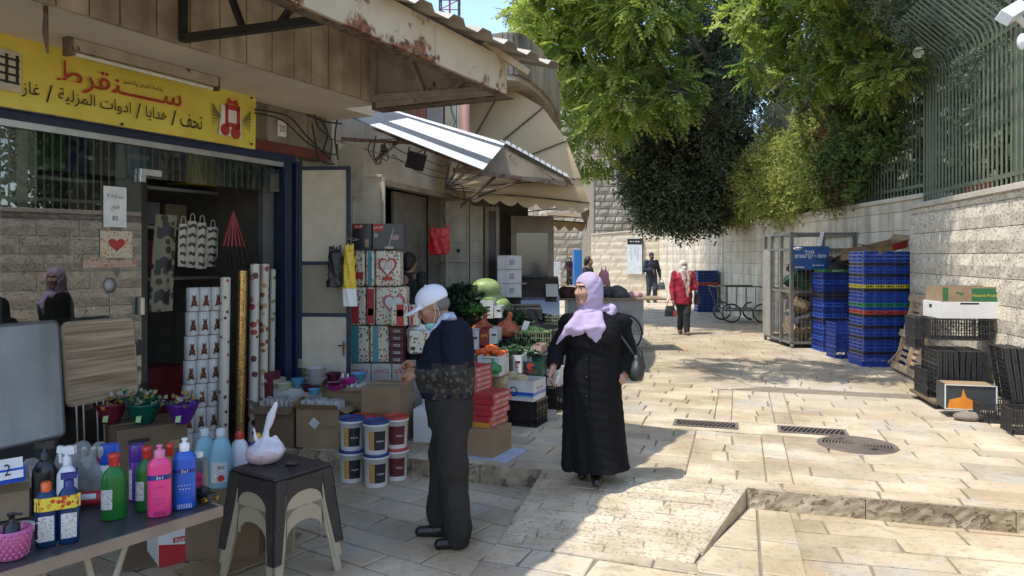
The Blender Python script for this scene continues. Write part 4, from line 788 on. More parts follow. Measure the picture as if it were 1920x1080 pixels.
# ---- white awning with grey stripes
aw = T('sheet_awning', 'white and grey striped metal sheet awning over the second shop', 'awning', tuple(P(745,210,8.6)))
def toawn(v): return Vector(v)-aw.location
A_, B_, C_, D_ = P(648,216,7.7), P(745,208,8.7), P(948,268,9.4), P(906,318,8.55)
AW = mat('white_enamel_sheet', (.74,.74,.72), .4, bump=.05, var=.03); AG = mat('grey_enamel_sheet', (.10,.105,.11), .45, bump=.05)
def strip(t0, t1, m, u0=0., u1=1.):
    q0 = lambda t: B_.lerp(A_, t); q1 = lambda t: C_.lerp(D_, t); f = lambda u, t: toawn(q0(t).lerp(q1(t), u))
    MB().slab([f(u0,t0), f(u0,t1), f(u1,t1), f(u1,t0)], .006).build('sheet_strip', m, aw)
for t0, t1, m in ((0,.10,AW), (.102,.20,AG), (.202,.62,AW), (.622,.80,AG), (.802,1.,AW)): strip(t0+.0, t1, m, .16 if t0 > .2 else 0)
strip(.20, .62, AG, 0, .158); strip(.622,1.,AG,0,.158)
E_, C2, E2_ = P(1066,333,9.55), Vector((.0,11.0,3.15)), Vector((.98,11.2,2.68)); b = MB(); c_ = P(935,262,9.35); corr(b, [toawn(c_), toawn(C2), toawn(E2_), toawn(E_)], .2, .03); b.build('corrugated_sheet', mat('grey_underside_sheet', (.30,.29,.27), .5, metal=.2, dirt=.3), aw)
b = MB(); n_ = 11
for i in range(n_):
    t = i/n_; a = P(948,268,9.38).lerp(E_, t+.008); c = P(948,268,9.38).lerp(E_, t+.07); b.slab([toawn(a+Vector((0,0,.035))), toawn(c+Vector((0,0,.035))), toawn(c+Vector((0,.0,-.005))), toawn(a+Vector((0,0,-.005)))], .012)
b.build('rib_end', AW, aw)
b = MB(); TR = RUSTD
b.bar(toawn(P(850,318,9.0)), toawn(P(1064,346,9.5)), .04, .05); b.bar(toawn(P(945,278,9.36)), toawn(P(1040,338,9.48)), .03, .03); b.bar(toawn(P(700,240,8.4)), toawn(P(905,322,8.6)), .03, .03); b.build('frame', TR, aw)
for q in ((P(862,388,10.2), P(930,330,9.2)), (P(705,300,8.6), P(755,258,8.3)), (P(640,262,8.0), P(770,268,8.4)), (P(880,375,10.4), P(985,335,9.4))): m_ = MB(); m_.bar(toawn(q[0]), toawn(q[1]), .03, .03); m_.build('strut', TR, aw)
b = MB(); b.slab([toawn(P(850,322,9.0)), toawn(P(930,272,9.3)), toawn(P(1058,336,9.52)), toawn(P(1058,346,9.52))], .006); b.build('end_sheet', mat('dull_brown_sheet', (.20,.16,.11), .8, dirt=.5), aw)
# ---- big canvas awning, quarter drum on ribs
CANV = mat('beige_canvas', (.60,.46,.27), .85, bump=.2, bscale=120, scale=2, var=.06, dirt=.15)
n, l, b = nodes(CANV); tr = n.new('ShaderNodeBsdfTranslucent'); tr.inputs[0].default_value = (.50,.30,.13,1); ms = n.new('ShaderNodeMixShader'); ms.inputs[0].default_value = .22; l.new(b.outputs[0], ms.inputs[1]); l.new(tr.outputs[0], ms.inputs[2]); l.new(ms.outputs[0], n['Material Output'].inputs[0])
ca = T('canvas_awning', 'big beige canvas bonnet awning on thin steel ribs over the fruit stall', 'awning', (-.95,10.6,2.65))
near_c, far_c = Vector((0,0,0)), Vector((.55,3.0,-.22))
arc = [P(866,181,10.9), P(946,159,10.7), P(1018,202,10.55), P(1063,264,10.45), P(1090,335,10.4), P(1104,380,10.4)]
arc = [v-ca.location for v in arc]; farc = [Vector((v.x*.86+.55, 3.0+v.y*.2, v.z*.9-.16)) for v in arc]
RB = mat('thin_dark_rib', (.07,.05,.035), .6, bump=0)
for i in range(5):
    MB().slab([near_c, arc[i], arc[i+1]] + [near_c.lerp(arc[i+1], .02)], .004) if 0 else None
    m_ = MB(); m_.grid(lambda u, v: near_c.lerp(arc[i].lerp(arc[i+1], u), max(v,.02))+Vector((0,-.05*math.sin(PI*v)*math.sin(PI*u),0)), 4, 5); m_.build('canvas_gore', CANV, ca)
    m_ = MB(); m_.grid(lambda u, v: arc[i].lerp(arc[i+1], u).lerp(farc[i].lerp(farc[i+1], u), v)-Vector((.03,0,.05))*math.sin(PI*u)*1.0, 4, 6); m_.build('canvas_panel', CANV, ca)
for i in range(6):
    for c, a in ((near_c, arc[i]), (far_c, farc[i])): m_ = MB(); m_.tube([c+Vector((0,-.01,0)), c.lerp(a,.5)+Vector((0,-.055,0)), a+Vector((0,-.012,0))], .011, 6); m_.build('rib', RB, ca)
m_ = MB(); m_.tube([arc[5], farc[5]], .013, 6); m_.tube([near_c, arc[5]], .013, 6); m_.tube([near_c, far_c], .015, 6); m_.build('front_rail', RUSTC, ca)
def valance(p, q, nsc, h, nm):
    m_ = MB(); p = Vector(p); q = Vector(q); k = nsc*6; vs = []
    for i in range(k+1): v = p.lerp(q, i/k); ph = abs(math.sin(PI*i/6)); o = Vector((.012*math.sin(i*.9), .012*math.cos(i*.7), 0)); vs += [v, v+Vector((0,0,-h*.55-h*.45*ph))+o]
    m_.add(vs, [(2*i, 2*i+1, 2*i+3, 2*i+2) for i in range(k)], 0, None, True); m_.build(nm, CANV, ca)
valance(near_c+Vector((.3,0,-.02)), arc[5], 7, .16, 'valance'); valance(arc[5], farc[5], 12, .17, 'valance'); valance(far_c, farc[5], 9, .17, 'valance')
m_ = MB(); m_.grid(lambda u, v: far_c.lerp(farc[0].lerp(farc[5], u), max(v,.02)), 6, 4); 
# ---- flood lamp, pale arched plate, bell box, wires
fl = T('flood_lamp', 'black floodlight hanging under the striped awning', 'lamp', tuple(P(780,302,8.7))); b = MB(); Mf = mx3(R(25),R(14),R(10)); b.box((0,0,0), (.22,.05,.2), 0, Mf); b.build('housing', mat('black_plastic', (.015,.015,.015), .4, bump=0), fl, bevel=.01); b = MB(); b.bar((-.10,0,.05), (-.08,.02,.17), .015, .01); b.bar((.10,0,.08), (.12,.02,.19), .015, .01); b.build('bracket', MATS['black_plastic'], fl)
tag(MB().box(P(718,278,8.4), (.05,.04,.09)).build('junction_box', MATS['black_plastic'], None, bevel=.006), 'small black junction box dangling in the wires under the awning', 'junction box')
a = P(658,332,7.9); pl = MB(); pl.prism([(-.14,-.42), (.14,-.42)]+[(.14*math.cos(t), .02+.14*math.sin(t)) for t in [k*PI/10 for k in range(11)]], -.02, .02, 0, Matrix(((1,0,0,0),(0,0,1,0),(0,1,0,0),(0,0,0,1)))); o = tag(pl.build('arched_plate', mat('grey_cream_plate', (.40,.36,.29), .7, dirt=.5)), 'round topped grey stone slab above the door leaves', 'stone slab'); o.location = a+Vector((0,0,.2))
WIRE = mat('black_cable', (.02,.018,.016), .5, bump=0)
def wires(label, specs, r=.007, name='cable_bundle'):
    t = T(name, label, 'cables', tuple(specs[0][0])); 
    for pts in specs:
        p = [Vector(v)-t.location for v in pts]; q = []
        for i in range(len(p)-1):
            a_, b_, c_, d_ = p[max(i-1,0)], p[i], p[i+1], p[min(i+2,len(p)-1)]
            for k in range(5): u = k/5; q.append(.5*((2*b_)+(c_-a_)*u+(2*a_-5*b_+4*c_-d_)*u*u+(3*b_-a_-3*c_+d_)*u**3))
        m_ = MB(); m_.tube(q+[p[-1]], r*random.uniform(.8,1.3), 5); m_.build('cable', WIRE, t)
    return t
wires('loose black cables running from the yellow sign to the awning frame', [[P(478,205,6.6), P(540,218,7.0), P(575,255,7.2), P(620,300,7.4)], [P(478,212,6.6), P(530,226,6.95), P(580,270,7.2), P(628,290,7.5), P(632,270,7.6)], [P(585,232,7.1), P(592,270,7.2), P(600,300,7.2), P(628,308,7.3)], [P(600,222,7.2), P(615,250,7.3), P(605,285,7.2)], [P(632,225,7.5), P(628,260,7.5), P(634,300,7.5)], [P(575,215,7.1), P(610,228,7.3), P(640,232,7.6)], [P(590,215,7.1), P(598,240,7.2), P(622,262,7.3), P(618,300,7.3)]])
wires('tangle of old cables and looped wire under the striped awning', [[P(640,258,8), P(700,262,8.2), P(760,262,8.5), P(800,280,8.9), P(850,298,9.2)], [P(720,262,8.3), P(728,300,8.3), P(712,290,8.3), P(722,265,8.3)], [P(705,255,8.3), P(700,290,8.3), P(712,308,8.3), P(716,280,8.3)], [P(735,290,8.4), P(790,325,8.8), P(850,336,9.3), P(900,330,9.5), P(960,290,9.3)], [P(728,270,8.4), P(770,290,8.6), P(800,276,8.8)], [P(800,300,8.9), P(830,312,9.2), P(848,300,9.3)], [P(850,345,9.8), P(868,350,10), P(870,375,10.2)], [P(836,372,10.6), P(830,400,10.6), P(836,420,10.6)], [P(700,262,8.2), P(690,280,8.2), P(706,310,8.2)]], .006)
# shutters
SHUT = rust(mat('painted_shutter', (.42,.375,.29), .6, bump=.2, dirt=.45), thr=.66, sc_=8)
t_, ln = leaf('steel_door_leaf', 'left cream steel door leaf with round hole behind the cabbages', (-1.0,11.25), (-.645,11.2), .05, 2.52, [1.62,1.92], SHUT, SHUT, .03); MB().tube([(.2,-.03,1.78), (.2,-.005,1.78)], .03, 10).build('hole', BLACK, t_)
leaf('steel_door_leaf', 'right cream steel door leaf beside the white foam boxes', (-.63,11.2), (-.44,11.2), .05, 2.45, [1.62,1.92], SHUT, SHUT, .03)
leaf('grey_door_leaf', 'narrow grey door leaf with dark glazed slot left of the fridge', (-.42,11.4), (-.2,11.5), .05, 2.45, [], mat('grey_frame', (.25,.22,.18), .6, dirt=.4), mat('dark_slot', (.05,.045,.04), .4), .06)
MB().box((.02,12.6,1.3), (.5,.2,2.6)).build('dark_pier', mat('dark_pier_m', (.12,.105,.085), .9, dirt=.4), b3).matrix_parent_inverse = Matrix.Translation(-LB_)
# lattice mast on the skyline
an = T('lattice_mast', 'red and black lattice radio mast above the corrugated roof', 'mast', (-5.0,60,10)); w_ = .75; zt = 12.5
AB_ = mat('mast_paint', (.03,.03,.04), .6, bump=0); AR_ = mat('mast_red', (.25,.03,.03), .6, bump=0)
for x, y in ((-w_,-w_), (w_,-w_), (w_,w_), (-w_,w_)): b = MB(); b.bar((x,y,0), (x,y,zt+4), .12, .12); b.build('leg', AB_, an)
b = MB(); b.bar((0,0,0), (0,0,zt+4), .14, .14); b.build('cable_tray', AR_, an)
for i in range(22):
    z = i*.75; s = 1 if i % 2 else -1; b = MB(); b.bar((-w_*s,-w_,z), (w_*s,-w_,z+.75), .06, .06); b.bar((-w_,-w_,z), (w_,-w_,z), .06, .06); b.bar((-w_,-w_*s,z), (-w_,w_*s,z+.75), .06, .06); b.bar((w_,-w_*s,z), (w_,w_*s,z+.75), .06, .06); b.build('lattice_brace', AR_ if i % 3 == 0 else AB_, an)
# ================================================================ GOODS AT THE SHOP
KRAFT = mat('kraft_cardboard', (.27,.18,.095), .85, bump=.15, bscale=60, scale=3, col2=(.33,.225,.125)); KRAFT2 = mat('dark_cardboard', (.17,.115,.065), .85, bump=.15, scale=3, var=.08); WBOX = mat('white_carton', (.66,.65,.62), .7, bump=.08, var=.04)
REDB = mat('red_carton', (.42,.025,.03), .5, bump=.05, var=.05); NAVYC = mat('deep_blue_plastic', (.01,.03,.12), .35, bump=.03); TAPE = mat('parcel_tape', (.32,.24,.14), .3, bump=0)
def plas(name, c, rough=.28, trans=0., **k): return mat('plastic_'+name, c, rough, var=.04, bump=.03, trans=trans, coat=.15, **k)
PW = plas('white', (.78,.78,.76)); PB = plas('blue', (.02,.10,.50)); PR = plas('red', (.55,.03,.02)); PP = plas('pink', (.78,.05,.22)); PG = plas('green', (.02,.20,.03), trans=.25); PK = plas('black', (.015,.015,.016)); PY = plas('yellow', (.75,.48,.02)); PV = plas('purple', (.10,.03,.25)); PLB = plas('pale_blue', (.28,.52,.60), trans=.15); PN = plas('navy', (.015,.03,.20)); PO_ = plas('orange', (.75,.12,.02))
def faces(d):                              # text frames of a carton: front, right, top, left
    w, dd, h = d; return {'f': lambda u, v: frame((u*w-w/2, -dd/2-.0015, v*h), (1,0,0), (0,0,1)), 'r': lambda u, v: frame((w/2+.0015, u*dd-dd/2, v*h), (0,1,0), (0,0,1)), 't': lambda u, v: frame((u*w-w/2, v*dd-dd/2, h+.0015), (1,0,0), (0,1,0)), 'l': lambda u, v: frame((-w/2-.0015, dd/2-u*dd, v*h), (0,-1,0), (0,0,1))}
def carton(label, at, d, rz=0., m=None, prints=(), name='carton', cat='box', group=None, open_=None, flaps=.0, tape=True, patches=(), parent_label=None):
    m = m or KRAFT; w, dd, h = d; t = T(name, label, cat, tuple(at), rz, group)
    if open_ is None:
        MB().box((0,0,h/2), (w,dd,h)).build('body', m, t, bevel=.003)
        if tape: MB().box((0,0,h+.0008), (w*.995,.045,.0016)).build('tape', TAPE, t)
        MB().box((0,.0,h+.0002), (w*.99,.003,.002)).build('seam', KRAFT2, t)
    else:
        b = MB(); th = .005; b.box((0,0,th/2+.001), (w-.002,dd-.002,th)); b.build('base', m, t)
        for c, s_ in (((0,-dd/2+th/2,h/2), (w,th,h)), ((0,dd/2-th/2,h/2), (w,th,h)), ((-w/2+th/2,0,h/2), (th,dd-2*th-.001,h)), ((w/2-th/2,0,h/2), (th,dd-2*th-.001,h))): MB().box(c, s_).build('side', m, t)
        if flaps:
            for (x0, y0, x1, y1, nx, ny) in ((-w/2,-dd/2,w/2,-dd/2,0,-1), (w/2,-dd/2,w/2,dd/2,1,0), (-w/2,dd/2,-w/2,-dd/2,-1,0)):
                a_ = random.uniform(.2,.9); q = Vector((nx*math.cos(a_)*flaps, ny*math.cos(a_)*flaps, math.sin(a_)*flaps*random.choice((1,-.8)))); b = MB(); A = Vector((x0,y0,h)); B = Vector((x1,y1,h)); b.slab([A, B, B+q, A+q], .004); b.build('flap', m, t)
    F = faces(d)
    for (fc, u, v, pw, ph, pm) in patches:
        M = F[fc](u, v) @ Matrix.Translation((0,0,-.0008)); MB().add([tuple(M @ Vector(p)) for p in ((-pw/2,-ph/2,0), (pw/2,-ph/2,0), (pw/2,ph/2,0), (-pw/2,ph/2,0))], [(0,1,2,3)]).build('printed_panel', pm, t)
    for (s_, fc, u, v, pw, ph, pm) in prints: text(s_, F[fc](u, v), width=pw, height=ph, m=pm, parent=t)
    return t
# ---- folding table
TZ = .60; TC = Vector((-1.29,3.29,0)); td = Vector((-.579,-.815,0)); tn = Vector((-.815,.58,0)); TR_ = math.atan2(-td.y, -td.x)
tb = T('folding_table', 'dark topped folding table with tan edge covered in cleaning bottles', 'table', tuple(TC+td*.75+tn*.36+Vector((0,0,LZ))), TR_)
DT = mat('dark_laminate', (.045,.045,.05), .35, bump=.15, bscale=150); TAN = mat('tan_edging', (.26,.20,.15), .5, bump=.05)
MB().box((0,0,TZ-LZ-.012), (1.5,.72,.016)).build('tabletop', DT, tb); b = MB(); b.box((0,-.367,TZ-LZ-.024), (1.52,.012,.045)); b.build('edging', TAN, tb); MB().box((.757,0,TZ-LZ-.024), (.012,.722,.045)).build('edging', TAN, tb)
for x0, x1 in ((.22,.38), (.40,.14), (-.5,-.4)):
    for y in (-.27,.27): b = MB(); b.tube([(x0,y,TZ-LZ-.03), (x1,y,.0)], .014, 8); b.build('leg', plas('champagne_metal', (.38,.34,.27), rough=.35), tb)
def ont(x, y, z=TZ): return G(x, y, z)
def prof_bottle(h, r, neck=.35, sh=.18, nr=None):
    nr = nr or r*.35; return [(r*.9,0), (r,.01), (r,h*(1-neck-sh)), (r*.97,h*(1-neck-sh*.6)), (r*.72,h*(1-neck-sh*.1)), (nr*1.15,h*(1-neck)+.01), (nr,h*(1-neck)+.02), (nr,h-.0)]
def bottle(label, at, h, r, body, capm, cap='cap', rz=0., sy=.6, liquid=None, lab=None, texts=(), neck=.12, sh=.2, cat='bottle', name='bottle', group=None, caph=.04):
    t = T(name, label, cat, tuple(at), rz, group); hh = h-caph; p = prof_bottle(hh, r, neck, sh)
    b = MB(); b.lathe(p, n=20, sy=sy, sq=2.6); b.build('body', body, t)
    nr = r*.35
    if liquid: b = MB(); b.lathe([(r*.86,.006), (r*.93,.012), (r*.93,hh*liquid[1])], n=18, sy=sy, sq=2.6); b.build('liquid', liquid[0], t)
    b = MB()
    if cap == 'cap': b.lathe([(nr*1.25,hh-.012), (nr*1.25,hh+caph*.6), (nr*.9,hh+caph)], n=14)
    elif cap == 'push': b.lathe([(nr*1.3,hh-.015), (nr*1.35,hh+caph*.35), (nr*1.2,hh+caph*.45), (nr*.55,hh+caph*.5), (nr*.5,hh+caph*.75), (nr*.85,hh+caph*.82), (nr*.7,hh+caph)], n=14)
    elif cap == 'flip': b.lathe([(nr*1.2,hh-.012), (nr*1.3,hh+caph*.5), (nr*1.5,hh+caph*.85), (nr*.8,hh+caph)], n=14)
    elif cap == 'trigger':
        b.lathe([(nr*1.2,hh-.015), (nr*1.2,hh+.02), (nr*.7,hh+.025), (nr*.6,hh+.04)], n=12); b.box((.008,0,hh+.05), (.062,.02,.028), 0, mx3(0,R(-8),0)); b.box((-.018,0,hh+.052), (.035,.022,.034)); b.bar((.030,0,hh+.04), (.026,0,hh-.005), .008, .012)
    elif cap == 'big': b.lathe([(r*.95,hh-.02), (r*1.0,hh-.015), (r*1.0,hh+caph*.8), (r*.9,hh+caph)], n=18, sy=sy, sq=2.6)
    b.build('cap' if cap != 'trigger' else 'trigger_spray', capm, t)
    if lab:
        lm, z0, z1, a0, a1 = lab; b = MB(); n_ = 10
        def lf(u, v):
            a = R(a0+(a1-a0)*u); cx, cy = math.cos(a), math.sin(a); q = (abs(cx)**2.6+abs(cy)**2.6)**(-1/2.6); return (cx*q*r*1.02, cy*q*r*sy*1.03, hh*(z0+(z1-z0)*v))
        b.grid(lf, n_, 1); b.build('label', LABP if lm is LABW else lm, t)
    for (s_, z, w_, hg, tm) in texts: text(s_, frame((0,-r*sy*1.06,hh*z), (1,0,0), (0,0,1)), width=w_, height=hg, m=tm, parent=t)
    return t
LABW = mat('white_label', (.66,.66,.62), .4, bump=0); LABP = spots('printed_label', (.62,.62,.58), [(.62,.62,.58),(.36,.38,.40),(.62,.62,.58),(.45,.42,.36),(.25,.30,.30)], 170, .4, .5); LABY = spots('yellow_ribbon_print', (.72,.60,.05), [(.5,.05,.02),(.7,.3,.03),(.72,.6,.05)], 60, .3, .5); DB = mat('dark_blue_liquid', (.004,.035,.09), .15, bump=0, coat=.4)
cz = lambda x, y, z=TZ: math.atan2(-(ont(x,y,z).x), ont(x,y,z).y)*.9       # turn a label toward the street
def face_(v): return math.atan2(v.y, v.x)-PI/2
def onb(label, x, y, h, r, *a, **k): v = ont(x, y); return bottle(label, v, h, r, *a, rz=k.pop('rz', face_(v)), **k)
onb('tall green dish soap bottle with red flip cap standing alone mid table', 214, 972, .275, .048, PG, PR, 'flip', liquid=(plas('green_liquid', (.01,.16,.02)), .74), lab=(LABW,.2,.55,195,262), texts=((':)',.35,.02,.02,PG),))
onb('bright pink washing up bottle with navy collar and pink push cap', 299, 966, .30, .047, PP, plas('pink_cap', (.72,.2,.35)), 'push', lab=(PN,.60,.68,200,340), texts=(('3x1',.64,.026,.013,WHITE), ('|||||||',.06,.04,.018,BLACK), ('liquid soap',.48,.035,.007,PV), ('- - - - -',.30,.04,.004,PV), ('- - - -',.26,.034,.004,PV), ('- - - - -',.22,.04,.004,PV)), neck=.08, sh=.10)
onb('bright blue washing up bottle with white push cap, rightmost tall bottle on the table', 346, 952, .305, .047, PB, PW, 'push', lab=(PN,.60,.66,200,340), texts=(('3x1',.63,.026,.013,WHITE), ('|||||||||',.06,.055,.02,LABW), ('- - - - -',.40,.05,.004,LABW), ('- - - -',.34,.04,.004,LABW), ('- - - - -',.24,.05,.004,PN)), neck=.08, sh=.12)
onb('second green dish soap bottle half hidden by the pink bottle', 276, 955, .275, .045, PG, PR, 'flip', liquid=(MATS['plastic_green_liquid'], .7), lab=(LABW,.2,.55,190,255))
onb('thin yellow oil soap bottle with red cap between the pink and blue bottles', 319, 948, .275, .034, plas('amber', (.45,.30,.02), trans=.3), PR, 'flip')
onb('slim purple aerosol can with white striped side', 257, 936, .25, .033, PV, PV, 'big', sy=1., lab=(LABW,.05,.75,195,235), cat='spray can', name='aerosol_can', neck=.05, sh=.05, caph=.06)
onb('blue topped white shampoo bottle behind the green bottle', 206, 920, .22, .042, PW, PB, 'big', neck=.04, sh=.06, caph=.08)
onb('black trigger spray bottle with yellow nozzle at the left of the table', 84, 962, .31, .048, PK, plas('black_yellow', (.02,.02,.02)), 'trigger', neck=.1, sh=.2, caph=.07, rz=R(200)); v = ont(84,962); 
onb('white topped trigger spray bottle with purple neck', 126, 962, .29, .042, PW, PW, 'trigger', lab=(PV,.74,.86,180,360), caph=.07, rz=R(180))
# twin pack
tp = T('twin_pack', 'twin pack of dark blue cleaner bottles wrapped in a yellow ribbon at the table edge', 'bottle pack', tuple(ont(108,1018)), face_(ont(108,1018))); 
for sx, cm in ((-1, PO_), (1, PN)):
    b = MB(); b.lathe(prof_bottle(.22,.037,.08,.16), (sx*.037,0,0), 18, sy=.75, sq=2.8); b.build('bottle', plas('dark_blue', (.008,.045,.13), trans=.2), tp); b = MB(); b.lathe([(.018,.205), (.018,.235), (.014,.24)], (sx*.037,0,0), 12); b.build('cap', cm, tp)
    b = MB(); b.grid(lambda u, v: (sx*.037+(u-.5)*.052, -.0295-.001*math.cos(PI*(u-.5)), .022+.095*v), 4, 1); b.build('label', LABP, tp)
b = MB(); b.grid(lambda u, v: ((u-.5)*.152, -.031 if .03 < u < .97 else -.01, .135+.05*v), 8, 1); b.build('ribbon', LABY, tp); b = MB(); b.box((.037,-.01,.255), (.055,.02,.022)); b.box((.037,0,.235),(.02,.02,.03)); b.build('trigger', PN, tp)
text('Amul', frame((-.062,-.0325,.06), (0,0,1), (-1,0,0)), width=.08, height=.016, m=WHITE, parent=tp)
# shrink wrapped fruit bottles, red can, toy, detergent box
for i, (x, y, c, lab) in enumerate(((150,905,(.05,.16,.03),'green bath soap bottle lying left in clear wrap'), (168,905,(.12,.20,.04),'pale green fruit soap bottle in the middle of the clear wrap'), (181,905,(.40,.05,.07),'pinkish red fruit soap bottle lying right in clear wrap'))):
    v = ont(x, y+18); o = bottle(lab, v+Vector((0,.06,.06)), .17, .032, plas('soap%d' % i, c, trans=.25), plas('clear_cap', (.5,.47,.42)), 'cap', lab=(LABW,.25,.7,215,325), group='soap bottles in clear wrap'); o.rotation_euler = (R(28), 0, R(20))
rc = T('tinned_roll', 'red tin with white oval label lying on the table behind the spray bottles', 'tin', tuple(ont(172,948)+Vector((0,0,.033))), R(15)); b = MB(); b.tube([(-.06,0,0), (.07,0,0)], .032, 18); b.build('body', REDB, rc); b = MB(); b.grid(lambda u, v: (-.035+.06*u, -.0325*math.cos((v-.5)*1.2), .0325*math.sin((v-.5)*1.2+.4)), 6, 4); b.build('label', LABW, rc)
ty = T('toy_car', 'small black and gold plastic toy car at the right end of the table', 'toy', tuple(ont(382,938)), R(-30)); b = MB(); b.box((0,0,.028), (.13,.055,.026), tx=.92, ty=.9); b.box((-.01,0,.05), (.065,.045,.02), tx=.7, ty=.85); b.build('body', PK, ty, bevel=.006)
for x in (-.04,.042):
    for y in (-.028,.028): b = MB(); b.tube([(x,y-.006,.014), (x,y+.006,.014)], .014, 12); b.build('wheel', mat('gold_plastic', (.6,.35,.08), .25, metal=.8, bump=0), ty)
v = ont(374,926); dbx = T('detergent_bottle', 'grey box shaped detergent bottle with pink label near the pale jugs', 'bottle', tuple(v), R(-14)); MB().box((0,0,.085), (.085,.05,.17), tx=.8, ty=.7).build('body', plas('grey', (.12,.15,.15)), dbx, bevel=.01); MB().box((.006,-.0255,.07), (.06,.002,.07)).build('label', PP, dbx); text('Bsty', frame((.006,-.0272,.075),(1,.0,.12),(0,0,1)), width=.05, height=.03, m=BLACK, parent=dbx); b = MB(); b.lathe([(.016,.17),(.016,.195)], n=12); b.build('cap', PW, dbx)
# pot with soap pump, price card box, carton
pt = T('rattan_pot', 'pink rattan patterned pot holding a black pump at the lower left corner', 'pot', tuple(ont(22,1044))); PINKR = plas('rattan_pink', (.55,.13,.30)); nb, lb_, bb = nodes(PINKR)
b = MB(); b.lathe([(.045,0), (.058,.06), (.064,.105), (.058,.105), (.05,.02)], n=28); 
for k in range(7):
    for j in range(18): a_ = 2*PI*(j+.5*(k % 2))/18; z = .012+k*.014; r = .048+.16*z; b.ball((r*math.cos(a_), r*math.sin(a_), z), (.0085,.0085,.006), 5)
b.build('pot', PINKR, pt); b = MB(); b.lathe([(.028,.05), (.028,.12), (.01,.125), (.01,.15), (.016,.152), (.016,.16)], n=16); b.box((.016,0,.157), (.04,.01,.008)); b.build('pump', PK, pt)
pc = T('price_card_box', 'small blue box with a white card reading 2 at the left edge of the table', 'box', tuple(G(8,903,.78)), face_(ont(8,900))+.2); MB().box((0,0,.03), (.13,.1,.06)).build('box', PB, pc, bevel=.003); c_ = MB(); c_.slab([(-.055,-.056,.02), (.055,-.056,.02), (.055,-.04,.10), (-.055,-.04,.10)], .002); c_.build('card', WHITE, pc); text('2', frame((.0,-.0525,.058),(1,0,0),(0,.2,1)), width=.022, height=.045, m=BLACK, parent=pc)
carton('kraft carton with black printed band at the far left of the table', G(8,968,.6)+Vector((-.04,.02,0)), (.22,.22,.165), face_(ont(8,960)), KRAFT, patches=(('f',.5,.8,.22,.035,KRAFT2),), prints=(('GIANT PLUS 18',  'f'),)[:0], tape=False)
wb = tag(MB().lathe([(.05,0),(.062,.02),(.06,.035),(.01,.04)], n=20).build('white_dish', PW, None, loc=G(34,1002,.6)), 'white plastic dish behind the pink pot', 'dish')
def film(seed, at, sz, label, m, name='plastic_bag', k=9):
    """crumpled film bag"""
    s = SDF((-1.3*sz[0],-1.3*sz[1],-.2*sz[2]), (1.3*sz[0],1.3*sz[1],1.5*sz[2]), max(sz)/16); rr = random.Random(seed)
    for _ in range(k): s.ell((rr.uniform(-.5,.5)*sz[0], rr.uniform(-.5,.5)*sz[1], rr.uniform(.25,.7)*sz[2]), tuple(v*rr.uniform(.35,.55) for v in sz), .02)
    s.noise(sz[0]*.05, 45/max(sz)*.25, seed); o = s.build(name, m, None, loc=at); return tag(o, label, 'bag')
FILM = plas('clear_film', (.55,.55,.52), rough=.15, trans=.6); 
film(1, G(150,925,.6)+Vector((-.02,.10,0)), (.16,.12,.20), 'clear plastic bag of small clear cups behind the spray bottles', FILM)
film(2, G(35,925,.6)+Vector((-.03,.12,0)), (.13,.1,.10), 'crumpled clear film on the carton at the left of the table', FILM)
# ---- stacked stools with a bag of meat
SB = mat('brown_rattan_plastic', (.045,.036,.032), .5, bump=0); n, l, b = nodes(SB); tc = n.new('ShaderNodeTexCoord'); ck = n.new('ShaderNodeTexWave'); ck.inputs['Scale'].default_value = 22; ck2 = n.new('ShaderNodeTexWave'); ck2.bands_direction = 'Z'; ck2.inputs['Scale'].default_value = 22
mp_ = n.new('ShaderNodeMapping'); mp_.inputs['Rotation'].default_value = (0,0,.78); l.new(tc.outputs['Object'], mp_.inputs[0]); l.new(mp_.outputs[0], ck.inputs[0]); l.new(tc.outputs['Object'], ck2.inputs[0]); ad = n.new('ShaderNodeMath'); l.new(ck.outputs[1], ad.inputs[0]); l.new(ck2.outputs[1], ad.inputs[1]); bp = n.new('ShaderNodeBump'); bp.inputs['Strength'].default_value = .5; bp.inputs['Distance'].default_value = .004; l.new(ad.outputs[0], bp.inputs['Height']); l.new(bp.outputs[0], b.inputs['Normal'])
SBG = plas('beige_stool', (.42,.36,.25), rough=.4)
